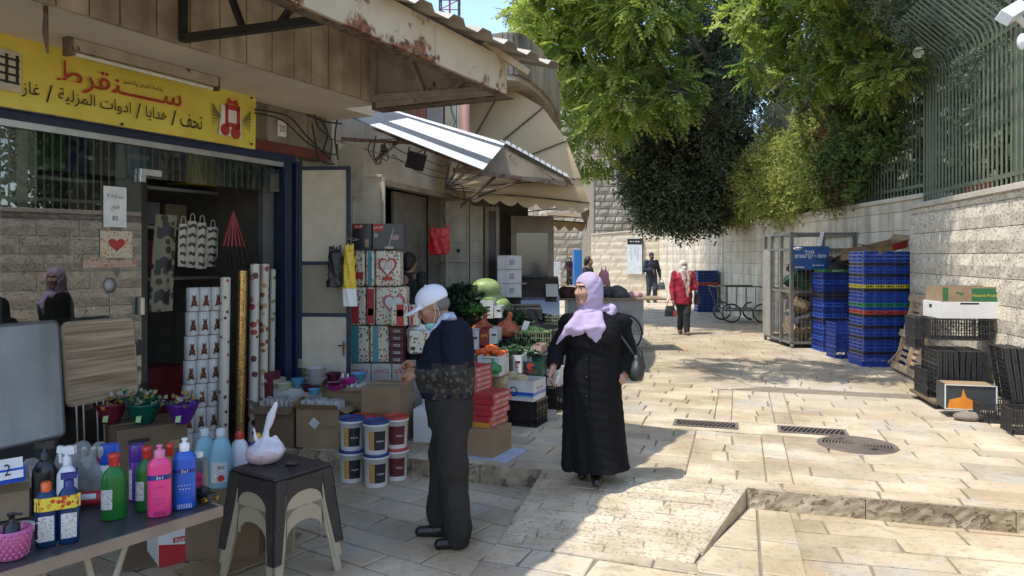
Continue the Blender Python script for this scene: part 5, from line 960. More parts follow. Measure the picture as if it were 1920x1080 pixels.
def stool(label, at, rz, m, W_=.40, H=.46, group='stacked plastic stools'):
    t = T('plastic_stool', label, 'stool', at, rz, group); b = MB(); r = W_/2; b.box((0,0,H-.012), (W_,W_,.024)); b.build('seat', m, t, bevel=.012)
    for k in range(4):
        a = k*PI/2; M_ = Matrix.Rotation(a, 4, 'Z'); b = MB(); n_ = 10; apr = []
        pts_o = [(-r,H-.024), (r,H-.024), (r+.0,H-.2)]
        ins = [( (r-.075)*math.cos(PI*i/8), H-.19+.085*math.sin(PI*i/8)*1.) for i in range(9)]      # arch under the apron
        for i in range(8):
            x0, z0 = ins[i]; x1, z1 = ins[i+1]; b.add([(x0,-r-.003,z0), (x0,-r-.003,H-.024), (x1,-r-.003,H-.024), (x1,-r-.003,z1), (x0,-r+.012,z0), (x0,-r+.012,H-.024), (x1,-r+.012,H-.024), (x1,-r+.012,z1)], [(0,1,2,3), (7,6,5,4), (0,3,7,4)], 0, M_)
        b.build('apron', m, t)
        b = MB(); c0 = -r-.003; f = -.045
        for (xa, ya, xb, yb) in ((c0, c0, c0+.078, c0), (c0, c0, c0, c0+.078)):
            tk = .014; vs = []
            for z, o, w_ in ((H-.02, 0, 1), (H-.19, f*.35, 1), (0, f, .72)):
                ex, ey = (xb-xa)*w_, (yb-ya)*w_; nx, ny = (0,tk) if ey == 0 else (tk,0); vs += [(xa+o,ya+o,z), (xa+ex+o,ya+ey+o,z), (xa+ex+nx+o,ya+ey+ny+o,z), (xa+nx+o,ya+ny+o,z)]
            b.add(vs, [(i*4+j, i*4+(j+1) % 4, i*4+4+(j+1) % 4, i*4+4+j) for i in (0,1) for j in range(4)]+[(8,9,10,11)], 0, M_)
        b.build('leg', m, t, bevel=.003)
    return t
SC = Vector((-1.345,4.36,0)); sr = math.atan2(.33,.23)
stool('lowest beige stool of the stack, its feet on the paving', (SC.x,SC.y,LZ), sr, SBG); stool('middle beige stool of the stack between two others', (SC.x,SC.y,LZ+.085), sr, SBG); stool('dark brown rattan stool on top of the stack with a white bag on it', (SC.x,SC.y,LZ+.17), sr, SB, .405)
bgz = LZ+.17+.46
BAGM = mat('thin_white_plastic', (.74,.70,.72), .35, bump=.5, bscale=40, var=.05); n, l, b = nodes(BAGM); b.inputs['Subsurface Weight'].default_value = .3; b.inputs['Subsurface Scale'].default_value = .03
BAGP = mat('pink_showing_through', (.68,.42,.40), .35, bump=.5, bscale=40, scale=14, col2=(.74,.62,.62))
s = SDF((-.14,-.12,-.01), (.14,.12,.34), .005); s.ell((0,0,.045), (.085,.065,.05)); s.ell((.02,-.01,.06), (.07,.06,.045)); s.ell((-.035,.01,.05), (.05,.05,.045)); s.loft([(.06,0,0,.06,.05), (.10,.0,0,.04,.035), (.13,.005,0,.016,.016), (.16,.01,0,.013,.012), (.22,.03,0,.020,.013), (.27,.045,0,.016,.01), (.30,.052,0,.008,.007)], .02, fold=lambda a, z: .12*np.sin(a*7+z*20)); s.cap((.05,0,.12), (.10,.01,.055), .012,.008,.015); s.cap((-.04,0,.12), (-.05,.01,.17), .012,.006,.012); s.noise(.0035, 60, 5)
bg_ = s.build('carrier_bag', [BAGM, BAGP], None, pick=lambda c: ((c[:,2] < .062+.012*np.sin(c[:,0]*60)) & (c[:,2] > .01)), loc=SC+Vector((-.11,.03,bgz+.002)), rz=.3); bg_.scale = (1.2,1.15,1.2); tag(bg_, 'knotted white plastic bag with something pink inside on the stool', 'bag')
ky = T('brown_date_box', 'small brown crumpled packet beside the white bag on the stool', 'packet', (SC.x+.065,SC.y-.02,bgz), .4); s = SDF((-.06,-.05,-.01),(.06,.05,.05),.004); s.ell((0,0,.014),(.035,.02,.014)); s.ell((.02,.008,.012),(.022,.018,.012)); s.ell((-.02,.004,.02),(.012,.012,.012)); s.noise(.002,90,2); s.build('packet', mat('dark_brown_leather',(.05,.03,.022),.5), ky)
# ---- jugs on a carton
carton('brown carton carrying the big pale blue jugs', (-1.86,4.66,LZ), (.62,.26,.43), R(4), KRAFT2, tape=False)
JZ = LZ+.43
def jug(label, x, y, h, r, bm, cm, **k): v = G(x, y, JZ+.001); v.y = max(4.57, min(4.76, v.y)); v.x = (x-960)/FPX*v.y; return bottle(label, v, h, r, bm, cm, 'cap', sy=.8, rz=face_(v), neck=.1, sh=.42, caph=.035, group='big jugs of cleaning liquid', name='jug', cat='jug', **k)
jug('pale blue jug with frosted cap, leftmost of the row', 384, 900, .33, .066, PLB, plas('frost', (.55,.60,.60)), lab=None)
jug('pale blue jug with a red printed white label in the middle of the row', 414, 912, .36, .068, PLB, MATS['plastic_frost'], lab=(LABW,.12,.5,225,300), texts=(('ANY',.4,.04,.02,BLACK), ('●',.2,.04,.04,PR)))
jug('white jug with red cap and blue label', 449, 900, .31, .062, PW, PR, lab=(PN,.12,.34,210,330))
jug('blue jug with yellow cap and small tag behind the white bag', 482, 890, .29, .06, PB, PY)
# ---- cartons on the lower ground
RW = WBOX
c_ = carton('white carton with red waves standing under the folding table', G(352,1052,LZ)+Vector((-.12,.10,0)), (.26,.30,.26), R(38), WBOX, patches=(('f',.5,.16,.26,.08,REDB), ('r',.5,.2,.30,.10,REDB), ('f',.5,.55,.10,.03,REDB)), prints=(('for.l','f',.5,.55,.08,.022,WHITE), ('Eshy Gamtal','r',.5,.72,.16,.03,REDB), ('~~~','r',.5,.2,.10,.02,WHITE)), tape=False)
b = MB(); 
for fx, L_ in (('f',.26), ('r',.30)):
    Fm = faces((.26,.30,.26))[fx](0,0); n_ = 10; 
    for i in range(n_): u0, u1 = i/n_, (i+1)/n_; z = lambda u: .05+.085*u*u if fx == 'r' else .10-.05*u; b.add([tuple(Fm @ Vector((u0*L_,.0,.0006))), tuple(Fm @ Vector((u1*L_,.0,.0006))), tuple(Fm @ Vector((u1*L_,z(u1)+.035,.0006))), tuple(Fm @ Vector((u0*L_,z(u0)+.035,.0006)))], [(0,1,2,3)])
b.build('red_wave', REDB, c_)
oc = carton('small open brown carton holding dark packets beside the stool', G(432,1040,LZ)+Vector((0,.14,0)), (.26,.26,.15), R(30), KRAFT2, open_=1)
for i in range(5): b = MB(); b.box((-.08+.04*i, random.uniform(-.03,.03), .09), (.03,.15,.10), 0, mx3(0,R(random.uniform(-15,15)),0)); b.build('packet', plas('dark_packet', (.03,.04,.09), rough=.15), None, bevel=.006, loc=oc.location, rz=R(30)); tag(bpy.data.objects[COL.objects[-1].name], ['shiny dark packet at the left end', 'shiny dark packet second from the left end', 'shiny dark packet in the middle', 'shiny dark packet second from the right end', 'shiny dark packet at the right end'][i]+' of the small open carton', 'packet', 'packets in the open carton')
for i, (x, y, w_, d_, a) in enumerate(((330,1030,.6,.45,.5), (480,1010,.5,.3,-.3), (420,1062,.45,.3,.9))): o = MB().box((0,0,.004+i*.004), (w_,d_,.006)).build('cardboard_sheet', KRAFT if i else KRAFT2, None, loc=G(x,y,LZ+.003), rz=a); tag(o, ['large flattened cardboard under the red and white carton', 'flattened cardboard lying behind the stool legs', 'flattened cardboard in front by the stool legs'][i], 'cardboard', 'flattened cardboard on the paving')
# ---- white tubs with lids
def tub(label, at, h, r, lidm, lab, txt, rz=0):
    t = T('plastic_tub', label, 'bucket', tuple(at), rz, 'lidded tubs stacked by the kerb'); b = MB(); b.lathe([(r*.86,0), (r*.88,.004), (r*.97,h*.86), (r*1.05,h*.865), (r*1.05,h*.90), (r*.97,h*.905), (r*.97,h*.95)], n=28); b.build('body', PW, t)
    b = MB(); b.lathe([(r*1.02,h*.93), (r*1.06,h*.935), (r*1.06,h*.99), (r*1.0,h), (r*.95,h), (r*.93,h*.985), (.001,h*.985)], n=28); b.build('lid', lidm, t)
    b = MB(); m1, m2 = lab; rr_ = lambda z: (r*.88+(r*.97-r*.88)*z/(h*.86))*1.006
    def g_(a0, a1, z0, z1): return lambda u, v: (rr_(z0+(z1-z0)*v)*math.cos(R(a0+(a1-a0)*u)), rr_(z0+(z1-z0)*v)*math.sin(R(a0+(a1-a0)*u)), z0+(z1-z0)*v)
    b.grid(g_(235,262,h*.14,h*.72), 4, 1); b.build('side_label', m2, t); b = MB(); b.grid(g_(262,320,h*.14,h*.72), 6, 1); b.build('label', m1, t)
    text(txt, frame((r*.93*math.cos(R(290)),r*.97*math.sin(R(290))-.003,h*.42),(math.cos(R(20)),math.sin(R(20)),0),(0,0,1)), width=r*.6, height=r*.2, m=WHITE, parent=t)
    return t
LBK = mat('black_label', (.025,.025,.03), .4, bump=0); LOR = mat('tan_orange_label', (.55,.32,.09), .4, bump=0); LMR = mat('maroon_label', (.13,.015,.02), .4, bump=0)
tA, tB, tC = Vector((-1.32,6.16,0)), Vector((-1.10,6.04,0)), Vector((-.965,6.22,0))
PBL = plas('lid_blue', (.01,.05,.22)); h_ = .262
tub('blue lidded tub, lower one of the left stack by the cartons', (tA.x,tA.y,LZ), h_, .103, PBL, (LBK,LOR), 'wipes', .1); tub('blue lidded tub, upper one of the left stack by the cartons', (tA.x,tA.y,LZ+h_), h_, .103, PBL, (LBK,LOR), 'wipes', .05)
tub('blue lidded tub, lower one of the front stack nearest the man', (tB.x,tB.y,LZ), h_, .103, PBL, (LBK,LOR), 'wipes', .2); tub('blue lidded tub, upper one of the front stack nearest the man', (tB.x,tB.y,LZ+h_), h_, .103, PBL, (LBK,LOR), 'wipes', .15)
tub('red lidded tub with maroon label, lower one of the back stack', (tC.x+.0,tC.y+.0,LZ), h_, .10, PR, (LMR,LMR), 'Wipes', .1); tub('red lidded tub with maroon label, upper one of the back stack', (tC.x,tC.y,LZ+h_), h_, .10, PR, (LMR,LMR), 'Wipes', .1)
tub('single red lidded tub on the kerb behind the blue lidded ones', (-1.30,6.62,0), .30, .10, PR, (LMR,LMR), 'Wipes', 0)
# ---- open display cartons with packs
def packs(parent_c, n, d, h0, m, label, nm='wrapped_pack', r=.02):
    w, dd, h = d; t = tag(bpy.data.objects.new(nm+'s', None), label, 'packs'); link(t); t.location = parent_c.location; t.rotation_euler = parent_c.rotation_euler
    for i in range(n): x = -w/2+.02+(w-.04)*(i+.5)/n; b = MB(); b.box((0,0,0), ((w-.05)/n*.92, dd*.6, .16), 0, mx3(R(random.uniform(-6,6)), R(random.uniform(-7,7)), 0)); o = b.build(nm, m, t, bevel=.007); o.location = (x, random.uniform(-.02,.02), h0+random.uniform(-.01,.012))
    return t
PKM = spots('clear_wrapped_white', (.55,.54,.52), [(.62,.62,.60),(.20,.34,.40),(.5,.47,.42),(.62,.62,.6)], 45, .2, .45); PKM2 = spots('clear_wrapped_grey', (.42,.40,.37), [(.62,.60,.56),(.30,.27,.22),(.6,.58,.55)], 60, .2, .5)
c1 = carton('open carton of clear wrapped packs at the left end of the display', (-2.10,6.80,0), (.36,.30,.36), R(-8), KRAFT2, open_=1, flaps=.10); packs(c1, 7, (.36,.30,.36), .33, PKM2, 'row of clear wrapped packs sticking out of the left open carton')
c2 = carton('open carton with a torn white note and clear wrapped packs, right of the first', (-1.70,6.74,0), (.40,.27,.34), R(-9), KRAFT, open_=1, flaps=.08, prints=(('KUCHEN','f',.72,.55,.14,.03,KRAFT2),)); packs(c2, 8, (.40,.27,.34), .33, PKM, 'row of clear wrapped white packs sticking out of the open carton with the note')
nt_ = MB(); nt_.box((-.03,-.1375,.22), (.075,.002,.075), 0, mx3(0,R(40),0)); nt_.build('paper_note', LABW, c2)
c3 = carton('open carton of small clear packs on top at the back of the display', (-1.50,7.0,.28), (.50,.22,.20), R(-6), KRAFT, open_=1, flaps=.07, prints=(('Made In China','f',.62,.35,.16,.025,KRAFT2),)); packs(c3, 12, (.50,.22,.20), .15, PKM, 'small clear packs filling the open carton at the back')
carton('plain brown carton supporting the small open carton', (-1.50,7.02,0), (.46,.24,.278), R(-6), KRAFT2, tape=False)
carton('large printed brown carton between the open cartons and the tubs', (-1.14,6.86,0), (.36,.40,.53), R(-10), KRAFT, prints=(('OMEGA','f',.62,.55,.13,.03,REDB),('O','f',.62,.4,.12,.16,KRAFT2)), patches=())
carton('low white carton behind the man in the cap', (-.75,6.95,0), (.25,.3,.30), R(-12), WBOX, tape=False); carton('tall pale blue and white carton behind the man in the cap', (-.72,7.28,.0), (.25,.25,.52), R(-12), WBOX, prints=(('CRYSTAL','f',.5,.6,.16,.03,PN),), tape=False)
# bowls table
bt = T('display_table', 'low cloth covered table carrying plates and plastic bowls', 'table', (-1.75,7.08,0)); MB().box((-.33,.0,.235), (.66,.32,.47)).build('cloth', mat('white_cloth', (.5,.49,.46), .9), bt, bevel=.01)
BZ = .472
def plates(label, x, y, n, r, m, dz=.011, z=BZ, name='plate_stack', item='plate'):
    t = tag(bpy.data.objects.new(name, None), label, 'plates'); link(t); t.location = (x, y, z)
    for i in range(n): b = MB(); b.lathe([(r*.55,0), (r*.6,.002), (r,.012), (r*1.02,.014), (r*.97,.016), (r*.6,.006), (.001,.005)], n=26); o = b.build(item, m, t); o.location = (random.uniform(-.003,.003), random.uniform(-.003,.003), i*dz)
    return t
CRM = mat('cream_plate', (.62,.60,.42), .4, bump=0)
plates('stack of cream plates with green rims, the widest and rearmost', -2.06,7.42,8,.135,CRM,z=.60); plates('medium stack of cream plates left on the display table', -2.24,7.02,7,.11,CRM,z=.47); plates('small stack of cream saucers at the front of the table', -2.13,6.95,6,.085,CRM,.010,.46)
MB_ = MB().box((0,0,.30), (.5,.22,.6)).build('box_stand', KRAFT2, None, loc=(-2.06,7.42,0)); tag(MB_, 'brown carton stand under the widest plate stack', 'box')
def bowl(label, x, y, z, r, h, m, rz=0, tex=None): 
    t = T('plastic_bowl', label, 'bowl', (x,y,z), rz, 'colourful plastic bowls on the display table'); b = MB(); b.lathe([(r*.55,0), (r*.62,.004), (r*.95,h*.92), (r*1.05,h), (r*1.0,h), (r*.9,h*.9), (r*.55,.01), (.001,.008)], n=24); b.build('bowl', m, t); return t
plas('sky', (.10,.33,.48)); plas('magenta', (.50,.03,.25)); plas('maroon', (.16,.02,.05), trans=.3); plas('milk', (.6,.58,.58), trans=.2)
for i, (x, y, z, r, h, m, lab) in enumerate(((-2.0,7.0,.47,.07,.08,'sky','sky blue bowl beside the cream saucers'), (-1.83,6.98,.50,.10,.07,'milk','milky clear bowl, lowest of the tall nested pile'), (-1.83,6.98,.545,.10,.07,'milk','milky clear bowl in the middle of the tall nested pile'), (-1.83,6.98,.59,.10,.07,'milk','milky clear bowl on top of the tall nested pile'), (-1.88,6.9,.45,.075,.06,'maroon','translucent maroon bowl below the nested pile'), (-1.80,6.80,.44,.06,.05,'sky','pale blue bowl at the front edge of the bowls'), (-1.66,6.98,.48,.09,.05,'maroon','maroon bowl right of the nested pile'), (-1.62,6.88,.47,.10,.05,'magenta','wide magenta tray bowl at the front right'), (-1.52,6.97,.50,.075,.06,'magenta','magenta bowl behind the tray bowl'), (-1.45,7.08,.53,.08,.06,'sky','sky blue bowl at the right end of the bowls'), (-1.70,7.1,.52,.08,.07,'maroon','maroon bowl at the back by the door leaf'))): bowl(lab, x, y, z, r, h, MATS['plastic_'+m])
for i, (x, y, c, lab) in enumerate(((-1.60,7.06,PR,'red tiny tub with white lid behind the magenta bowl'), (-1.55,7.05,PG,'green tiny tub with white lid behind the magenta bowl'))): bottle(lab, (x,y,.50), .09,.024,c,PW,'cap',sy=1,name='tiny_tub',cat='tub')
# fan box and wrapped teddy rolls, gift wrap rolls
carton('dark red box with a fan picture reading TIGER behind the gift wrap', (-2.33,7.0,.0), (.25,.2,.62), SA-R(68), mat('maroon_carton', (.14,.012,.025), .5), prints=(('TIGER','f',.5,.88,.16,.035,WHITE), ('20"','f',.5,.79,.09,.035,WHITE), ('O','f',.5,.52,.13,.15,LABW)), tape=False)
TED = mat('teddy_wrap', (.62,.60,.57), .3, bump=.1, bscale=20); n, l, b = nodes(TED); TEDB = mat('teddy_brown_print', (.20,.07,.03), .5, bump=0)
tv = L(378,800,.05); tw_ = T('kitchen_roll_stack', 'tall stack of teddy bear printed kitchen roll packs in the shop doorway', 'kitchen rolls', tuple(W(tv.x,tv.y,.0)), SA-R(25)); rw = .10; rh = .205
for r_ in range(7):
    for c in range(3):
        b = MB(); b.lathe([(.046,.002), (.0515,.010), (.0515,rh-.012), (.046,rh-.003)], n=14); o = b.build('roll_pack', TED, tw_); o.location = ((c-1)*.1-.02*(3-r_)*.4, random.uniform(-.006,.006), r_*rh+.0)
        k = MB(); 
        for (x, z, rx, rz_) in ((0,.115,.016,.018), (-.012,.135,.006,.006), (.012,.135,.006,.006), (0,.075,.022,.028), (-.018,.05,.009,.012), (.018,.05,.009,.012)): k.lathe([(.001,-.001),(1,0),(.001,.001)], (x*1., -.0525+abs(x)*.15, z), 10, sx=rx, sy=rz_, M=mx3(R(90),0,0))
        o2 = k.build('bear_print', TEDB, tw_); o2.location = o.location
def roll(label, x0, y0, x1, y1, w, r, m):
    a = L(x0,y0,w); b_ = L(x1,y1,w); t = tag(bpy.data.objects.new('gift_wrap_roll', None), label, 'gift wrap roll', 'gift wrap rolls standing in the doorway'); link(t); A = W(*a); Bv = W(b_.x,b_.y,max(b_.z,.02)); t.location = Bv
    b = MB(); b.tube([(0,0,0), A-Bv], r, 18); b.build('paper', m, t); b = MB(); b.tube([(A-Bv)*1.0005, (A-Bv)*1.003], r*.55, 14); b.build('core', KRAFT, t); return t
GOLD = spots('gold_star_foil', (.42,.26,.09), [(.75,.5,.18),(.22,.10,.03),(.6,.4,.12)], 70, .25, .45); GOLD.node_tree.nodes['Principled BSDF'].inputs['Metallic'].default_value = .7
roll('cream gift wrap roll with small dark dots, left of the gold one', 423,520,418,850,-.10,.042, spots('dotted_wrap', (.62,.57,.48), [(.62,.57,.48),(.10,.03,.03),(.35,.05,.06)], 17, .3, .25))
roll('shiny gold patterned gift wrap roll', 455,508,449,850,-.12,.04, GOLD)
roll('white gift wrap roll with red flowers, right of the gold one', 478,495,474,840,-.06,.042, spots('red_flower_wrap', (.64,.60,.52), [(.40,.04,.04),(.12,.03,.03),(.64,.6,.52),(.5,.2,.15)], 13, .3, .38))
roll('cream gift wrap roll with brown flowers beside the red flowered one', 496,495,492,840,-.02,.042, spots('brown_flower_wrap', (.60,.55,.44), [(.28,.10,.04),(.4,.3,.12),(.6,.55,.44),(.3,.05,.03)], 16, .3, .40))
roll('thin green and clear gift wrap roll by the navy jamb', 511,505,508,840,.0,.03, spots('green_flower_wrap', (.42,.44,.36), [(.42,.44,.36),(.15,.2,.08),(.5,.4,.12)], 18, .25, .35))
# boxed gift bowls on a carton
carton('wide brown carton beneath the wrapped glass bowls', (-2.66,5.42,0), (.46,.40,.50), R(40), KRAFT2, patches=(('f',.3,.82,.14,.03,LBK),('f',.8,.7,.07,.06,KRAFT)), prints=(('FRAGILE','r',.5,.7,.12,.02,LBK),), tape=True)
def gbowl(label, x, y, c, r=.105):
    v = P(x,y,5.35); v.z = .505; t = T('gift_bowl', label, 'gift bowl', tuple(v)); GM = plas('bowl_'+label.split()[0], c, rough=.12, trans=.35); b = MB(); b.lathe([(r*.5,0), (r*.55,.01), (r*.8,.06), (r*1.05,.13), (r*1.15,.15), (r*1.0,.135), (r*.7,.06), (r*.4,.014)], n=24); b.build('bowl', GM, t)
    rr = random.Random(x); k = MB()
    for _ in range(64): a_ = rr.uniform(0,6.28); q = Vector((math.cos(a_)*r*rr.uniform(.2,1.2), math.sin(a_)*r*rr.uniform(.2,1.2), .11+rr.uniform(0,.11))); dv = Vector((rr.uniform(-1,1), rr.uniform(-1,1), rr.uniform(-.2,1))).normalized()*.04; sdv = dv.cross(Vector((rr.uniform(-1,1),rr.uniform(-1,1),rr.uniform(-1,1)))).normalized()*.016; k.add([q, q+dv*.5+sdv, q+dv, q+dv*.5-sdv], [(0,1,2,3)], rr.randint(0,3))
    k.build('wrapped_sweets', [GM, plas('leafgreen', (.10,.22,.05)), plas('amberwrap', (.4,.2,.04)), FILM], t)['kind'] = 'stuff'; MB().box((.01,-r*.85,.05), (.035,.004,.055), 0, mx3(R(-20),0,0)).build('tag', plas('greenwhite_tag', (.35,.5,.2)), t); return t
gbowl('reddish glass bowl of wrapped sweets, left of three', 208, 752, (.20,.015,.04)); gbowl('green glass bowl of wrapped sweets with yellow ribbons in the middle', 270, 770, (.005,.12,.08), .115); gbowl('purple glass bowl of wrapped sweets, right of three', 342, 752, (.13,.02,.30))
# ---- leaning tabletops
def lean(name, label, px, w, th, m, legs=True, tilt=.10, rad=.04, edge=None):
    x0, y0, x1, y1 = px; a = L(x0,y1,w); b_ = L(x1,y1,w); c = L(x0,y0,w); t = T(name, label, 'table', tuple(W(a.x,a.y,max(a.z,0.02))), SA); wd = b_.x-a.x; h = c.z-a.z; r = rad; poly = []
    for cx, cy, a0 in ((wd-r,r,-90), (wd-r,h-r,0), (r,h-r,90), (r,r,180)): poly += [(cx+r*math.cos(R(a0+k*15)), cy+r*math.sin(R(a0+k*15))) for k in range(7)]
    M_ = mx3(R(90)-tilt,0,0); MB().prism(poly, -th/2, th/2, 0, M_).build('tabletop', m, t)
    if edge: k = MB(); k.tube([tuple(M_ @ Vector((*p,0))) for p in poly+[poly[0]]], th*.62, 6); k.build('rim', edge, t)
    return t, wd, h
WOODT = mat('striped_wood_laminate', (.36,.24,.14), .4, scale=1.2, bump=.03); n, l, b = nodes(WOODT); tc = n.new('ShaderNodeTexCoord'); mp = n.new('ShaderNodeMapping'); mp.inputs['Scale'].default_value = (.8,2,30); l.new(tc.outputs['Object'], mp.inputs[0]); v = n.new('ShaderNodeTexNoise'); v.inputs['Scale'].default_value = 1.5; v.inputs['Detail'].default_value = 5; l.new(mp.outputs[0], v.inputs[0]); cr = n.new('ShaderNodeValToRGB'); e = cr.color_ramp.elements; e[0].position = .35; e[0].color = (.22,.13,.07,1); e[1].position = .62; e[1].color = (.52,.39,.25,1); l.new(v.outputs['Fac'], cr.inputs[0]); l.new(cr.outputs[0], b.inputs['Base Color'])
t_, wd, h = lean('leaning_tabletop', 'striped wood folding table leaning against the shop glass', (126,607,257,762), -.18, .022, WOODT, edge=mat('table_rim', (.35,.27,.18), .5))
for x in (.05,.10,.2,.25): b = MB(); b.tube([(x,-.02,-.0), (x+.004,-.03,-.30), (x+.02,-.03,-.335), (x+.05,-.03,-.34)], .007, 8); b.build('leg', CHROME, t_)
GW = streaks(mat('scuffed_white_laminate', (.30,.32,.32), .35, bump=.05, scale=2, col2=(.42,.44,.43)), .5, 8)
t_, wd, h = lean('leaning_tabletop', 'big scuffed grey white tabletop leaning at the far left', (-160,626,118,875), -.30, .03, GW, rad=.03, edge=mat('grey_rim', (.14,.14,.14), .5))
tag(MB().box((.3,.02,-.16), (1.0,.10,.3)).build('base_board', mat('very_dark', (.02,.02,.02), .8), t_, loc=(0,0,0)))
# ================================================================ TISSUE TOWERS AND HANGING GOODS
Y0 = 7.6
def bx(label, x0, x1, y0, y1, Y, dpt, m, name='tissue_pack', cat='pack', group=None, prints=(), rz=0, bev=.02, extra=None, parts=()):
    a, b_ = P(x0,y1,Y), P(x1,y0,Y); w_, h = b_.x-a.x, b_.z-a.z; t = T(name, label, cat, ((a.x+b_.x)/2, Y+dpt/2, a.z), rz, group); MB().box((0,0,h/2), (w_-.004,dpt,h-.004)).build('body', m, t, bevel=min(bev,h*.3,w_*.3), seg=3)
    for (u, v, pw, ph, pm) in parts: MB().box(((u-.5)*w_, -dpt/2-.001, v*h), (pw*w_,.003,ph*h)).build('printed_panel', pm, t)
    for (s_, u, v, pw, ph, pm) in prints: text(s_, frame(((u-.5)*w_, -dpt/2-.0035, v*h), (1,0,0), (0,0,1)), width=pw*w_, height=ph*h, m=pm, parent=t)
    return t
FL1 = spots('flower_tissue_wrap', (.62,.58,.47), [(.62,.58,.47),(.45,.05,.05),(.30,.16,.03),(.05,.12,.10),(.62,.58,.47),(.5,.2,.05)], 34, .3, .42); TEAL = plas('teal_wrap', (.06,.25,.28)); OM = mat('grey_white_carton', (.50,.47,.43), .7, bump=.05)
for i in range(3):
    for j in range(3): bx(['bottom','middle','top'][j]+' row OMEGA carton under the tissue towers, '+['left','centre','right'][i], 657+i*39, 695+i*39, 758-j*27-26 if j < 2 else 682, 758-j*27+0 if j < 2 else 708, 7.55, .3, OM, 'omega_carton', 'box', 'grey white cartons under the tissue towers', prints=(('OMEGA',.5,.45,.8,.32,REDB),), bev=.004)
bx('plinth carton filling the base under the OMEGA cartons', 657, 773, 760, 792, 7.56, .3, KRAFT2, 'carton', 'box', bev=.004)
for (x0, x1, y0, y1, lab, pr, pp) in (
 (657,692,611,680,'flower printed tissue pack, bottom row left beside the blue frame',(),((.25,.5,.4,.98,TEAL),)), (693,730,611,680,'flower printed tissue pack, bottom row second with teal stripe',(),((.3,.5,.3,.98,TEAL),)),
 (657,686,538,610,'red and flower tissue pack, middle row left',(),((.3,.3,.5,.5,REDB),)), (687,703,538,610,'slim red labelled tissue pack in the middle row',(),((.5,.5,.8,.9,REDB),(.5,.35,.6,.18,LABW))), (704,762,538,610,'wide flower tissue pack with red heart outline in the middle row',(),()),
 (665,684,470,537,'flower tissue pack, top row left behind the yellow gloves',(),((.5,.3,.7,.2,REDB),)), (685,702,470,537,'slim teal striped tissue pack in the top row',(),((.5,.5,.4,.97,TEAL),)), (703,750,470,537,'flower tissue pack with big red heart reading 20 in the top row',(),())):
    o = bx(lab, x0, x1, y0, y1, 7.58, .26, FL1, prints=pr, parts=pp, group='flower printed tissue packs')
    if x1-x0 > 40:
        w_ = (x1-x0)/FPX*7.58; h = (y1-y0)/FPX*7.58; k = MB(); kk = MB(); n_ = 24
        hp = [(16*math.sin(t)**3/17*w_*.40, (13*math.cos(t)-5*math.cos(2*t)-2*math.cos(3*t)-math.cos(4*t))/17*h*.34) for t in [2*PI*i/n_ for i in range(n_)]]
        MX2 = Matrix(((1,0,0,.03 if x1 > 755 else 0),(0,0,1,-.136),(0,1,0,h*.56),(0,0,0,1)))
        k.prism(hp, -.001, .001, 0, MX2); k.build('heart', RED if x1 < 755 else mat('pink_heart', (.50,.12,.13), .5, bump=0), o); kk.prism([(x*.76,y*.76) for x, y in hp], -.0025, .0, 0, MX2); kk.build('heart_centre', LABW, o)
        if x1 < 755: text('20', frame((0,-.1395,h*.60),(1,0,0),(0,0,1)), width=.10, height=.09, m=mat('pale_pink_print', (.5,.35,.3), .5, bump=0), parent=o); MB().box((0,-.1385,h*.22), (.10,.003,.04)).build('red_band', RED, o)
for i in range(5): bx(['lowest','second lowest','middle','second highest','highest'][i]+' dark red tea box stacked right of the bottom tissue packs', 731, 757, 681-(i+1)*13.5, 681-i*13.5, 7.56, .2, mat('plum_carton', (.10,.012,.025), .4, bump=0), 'tea_box', 'box', 'dark red tea boxes', prints=(('tea',.5,.5,.5,.4,LABW),), bev=.003)
bx('pack of red and white tissue with flower print standing on the tea boxes', 732, 765, 570, 612, 7.3, .2, FL1, parts=((.55,.5,.42,.95,RED),(.55,.6,.36,.3,LABW)), group='flower printed tissue packs')
bx('smaller red white tissue pack overlapping at the right of the tower', 766, 786, 572, 612, 7.3, .18, FL1, parts=((.3,.5,.3,.9,RED),), group='flower printed tissue packs')
bx('open ended white flower carton leaning by the crumpled bag', 762, 800, 620, 664, 7.2, .2, FL1, name='carton', cat='box', rz=.25, parts=((.2,.25,.2,.14,BLACK),))
film(11, P(788,640,7.45), (.17,.12,.16), 'crumpled white plastic bag behind the man in the cap', BAGM)
bx('lower grey white carton right of the OMEGA cartons', 776, 800, 720, 800, 7.3, .25, OM, 'carton', 'box', bev=.004)
GLB = mat('black_gloss_carton', (.02,.02,.022), .3, bump=0)
bx('black appliance box with tall picture, left of two on the tissue tower', 660, 697, 419, 468, 7.62, .25, GLB, 'appliance_box', 'box', prints=(('proff',.35,.88,.35,.1,WHITE),), parts=((.3,.88,.45,.16,RED),(.75,.25,.2,.3,mat('plum_print',(.3,.2,.15),.4,bump=0))), bev=.004)
ob = bx('black appliance box printed proff with a pot picture, right of two on the tissue tower', 698, 757, 419, 468, 7.6, .25, mat('dark_grey_carton', (.05,.05,.052), .35, bump=0), 'appliance_box', 'box', prints=(('proff',.2,.84,.30,.14,WHITE),('0',.12,.55,.1,.16,WHITE)), parts=((.2,.84,.36,.28,RED),), bev=.004)
k = MB(); k.lathe([(.035,0),(.042,.03),(.045,.05),(.044,.05)], (.07,-.128,.10), 16, sy=.05); k.build('pot_picture', mat('pink_grey_print',(.35,.22,.2),.4,bump=0), ob); k = MB(); k.lathe([(.001,0),(.045,.004),(.05,.02),(.02,.03)], (.01,-.13,.005), 16, sy=.05); k.bar((.01,-.13,.04),(.06,-.13,.22),.008); k.build('mop_picture', mat('pale_print2',(.5,.36,.33),.4,bump=0), ob)
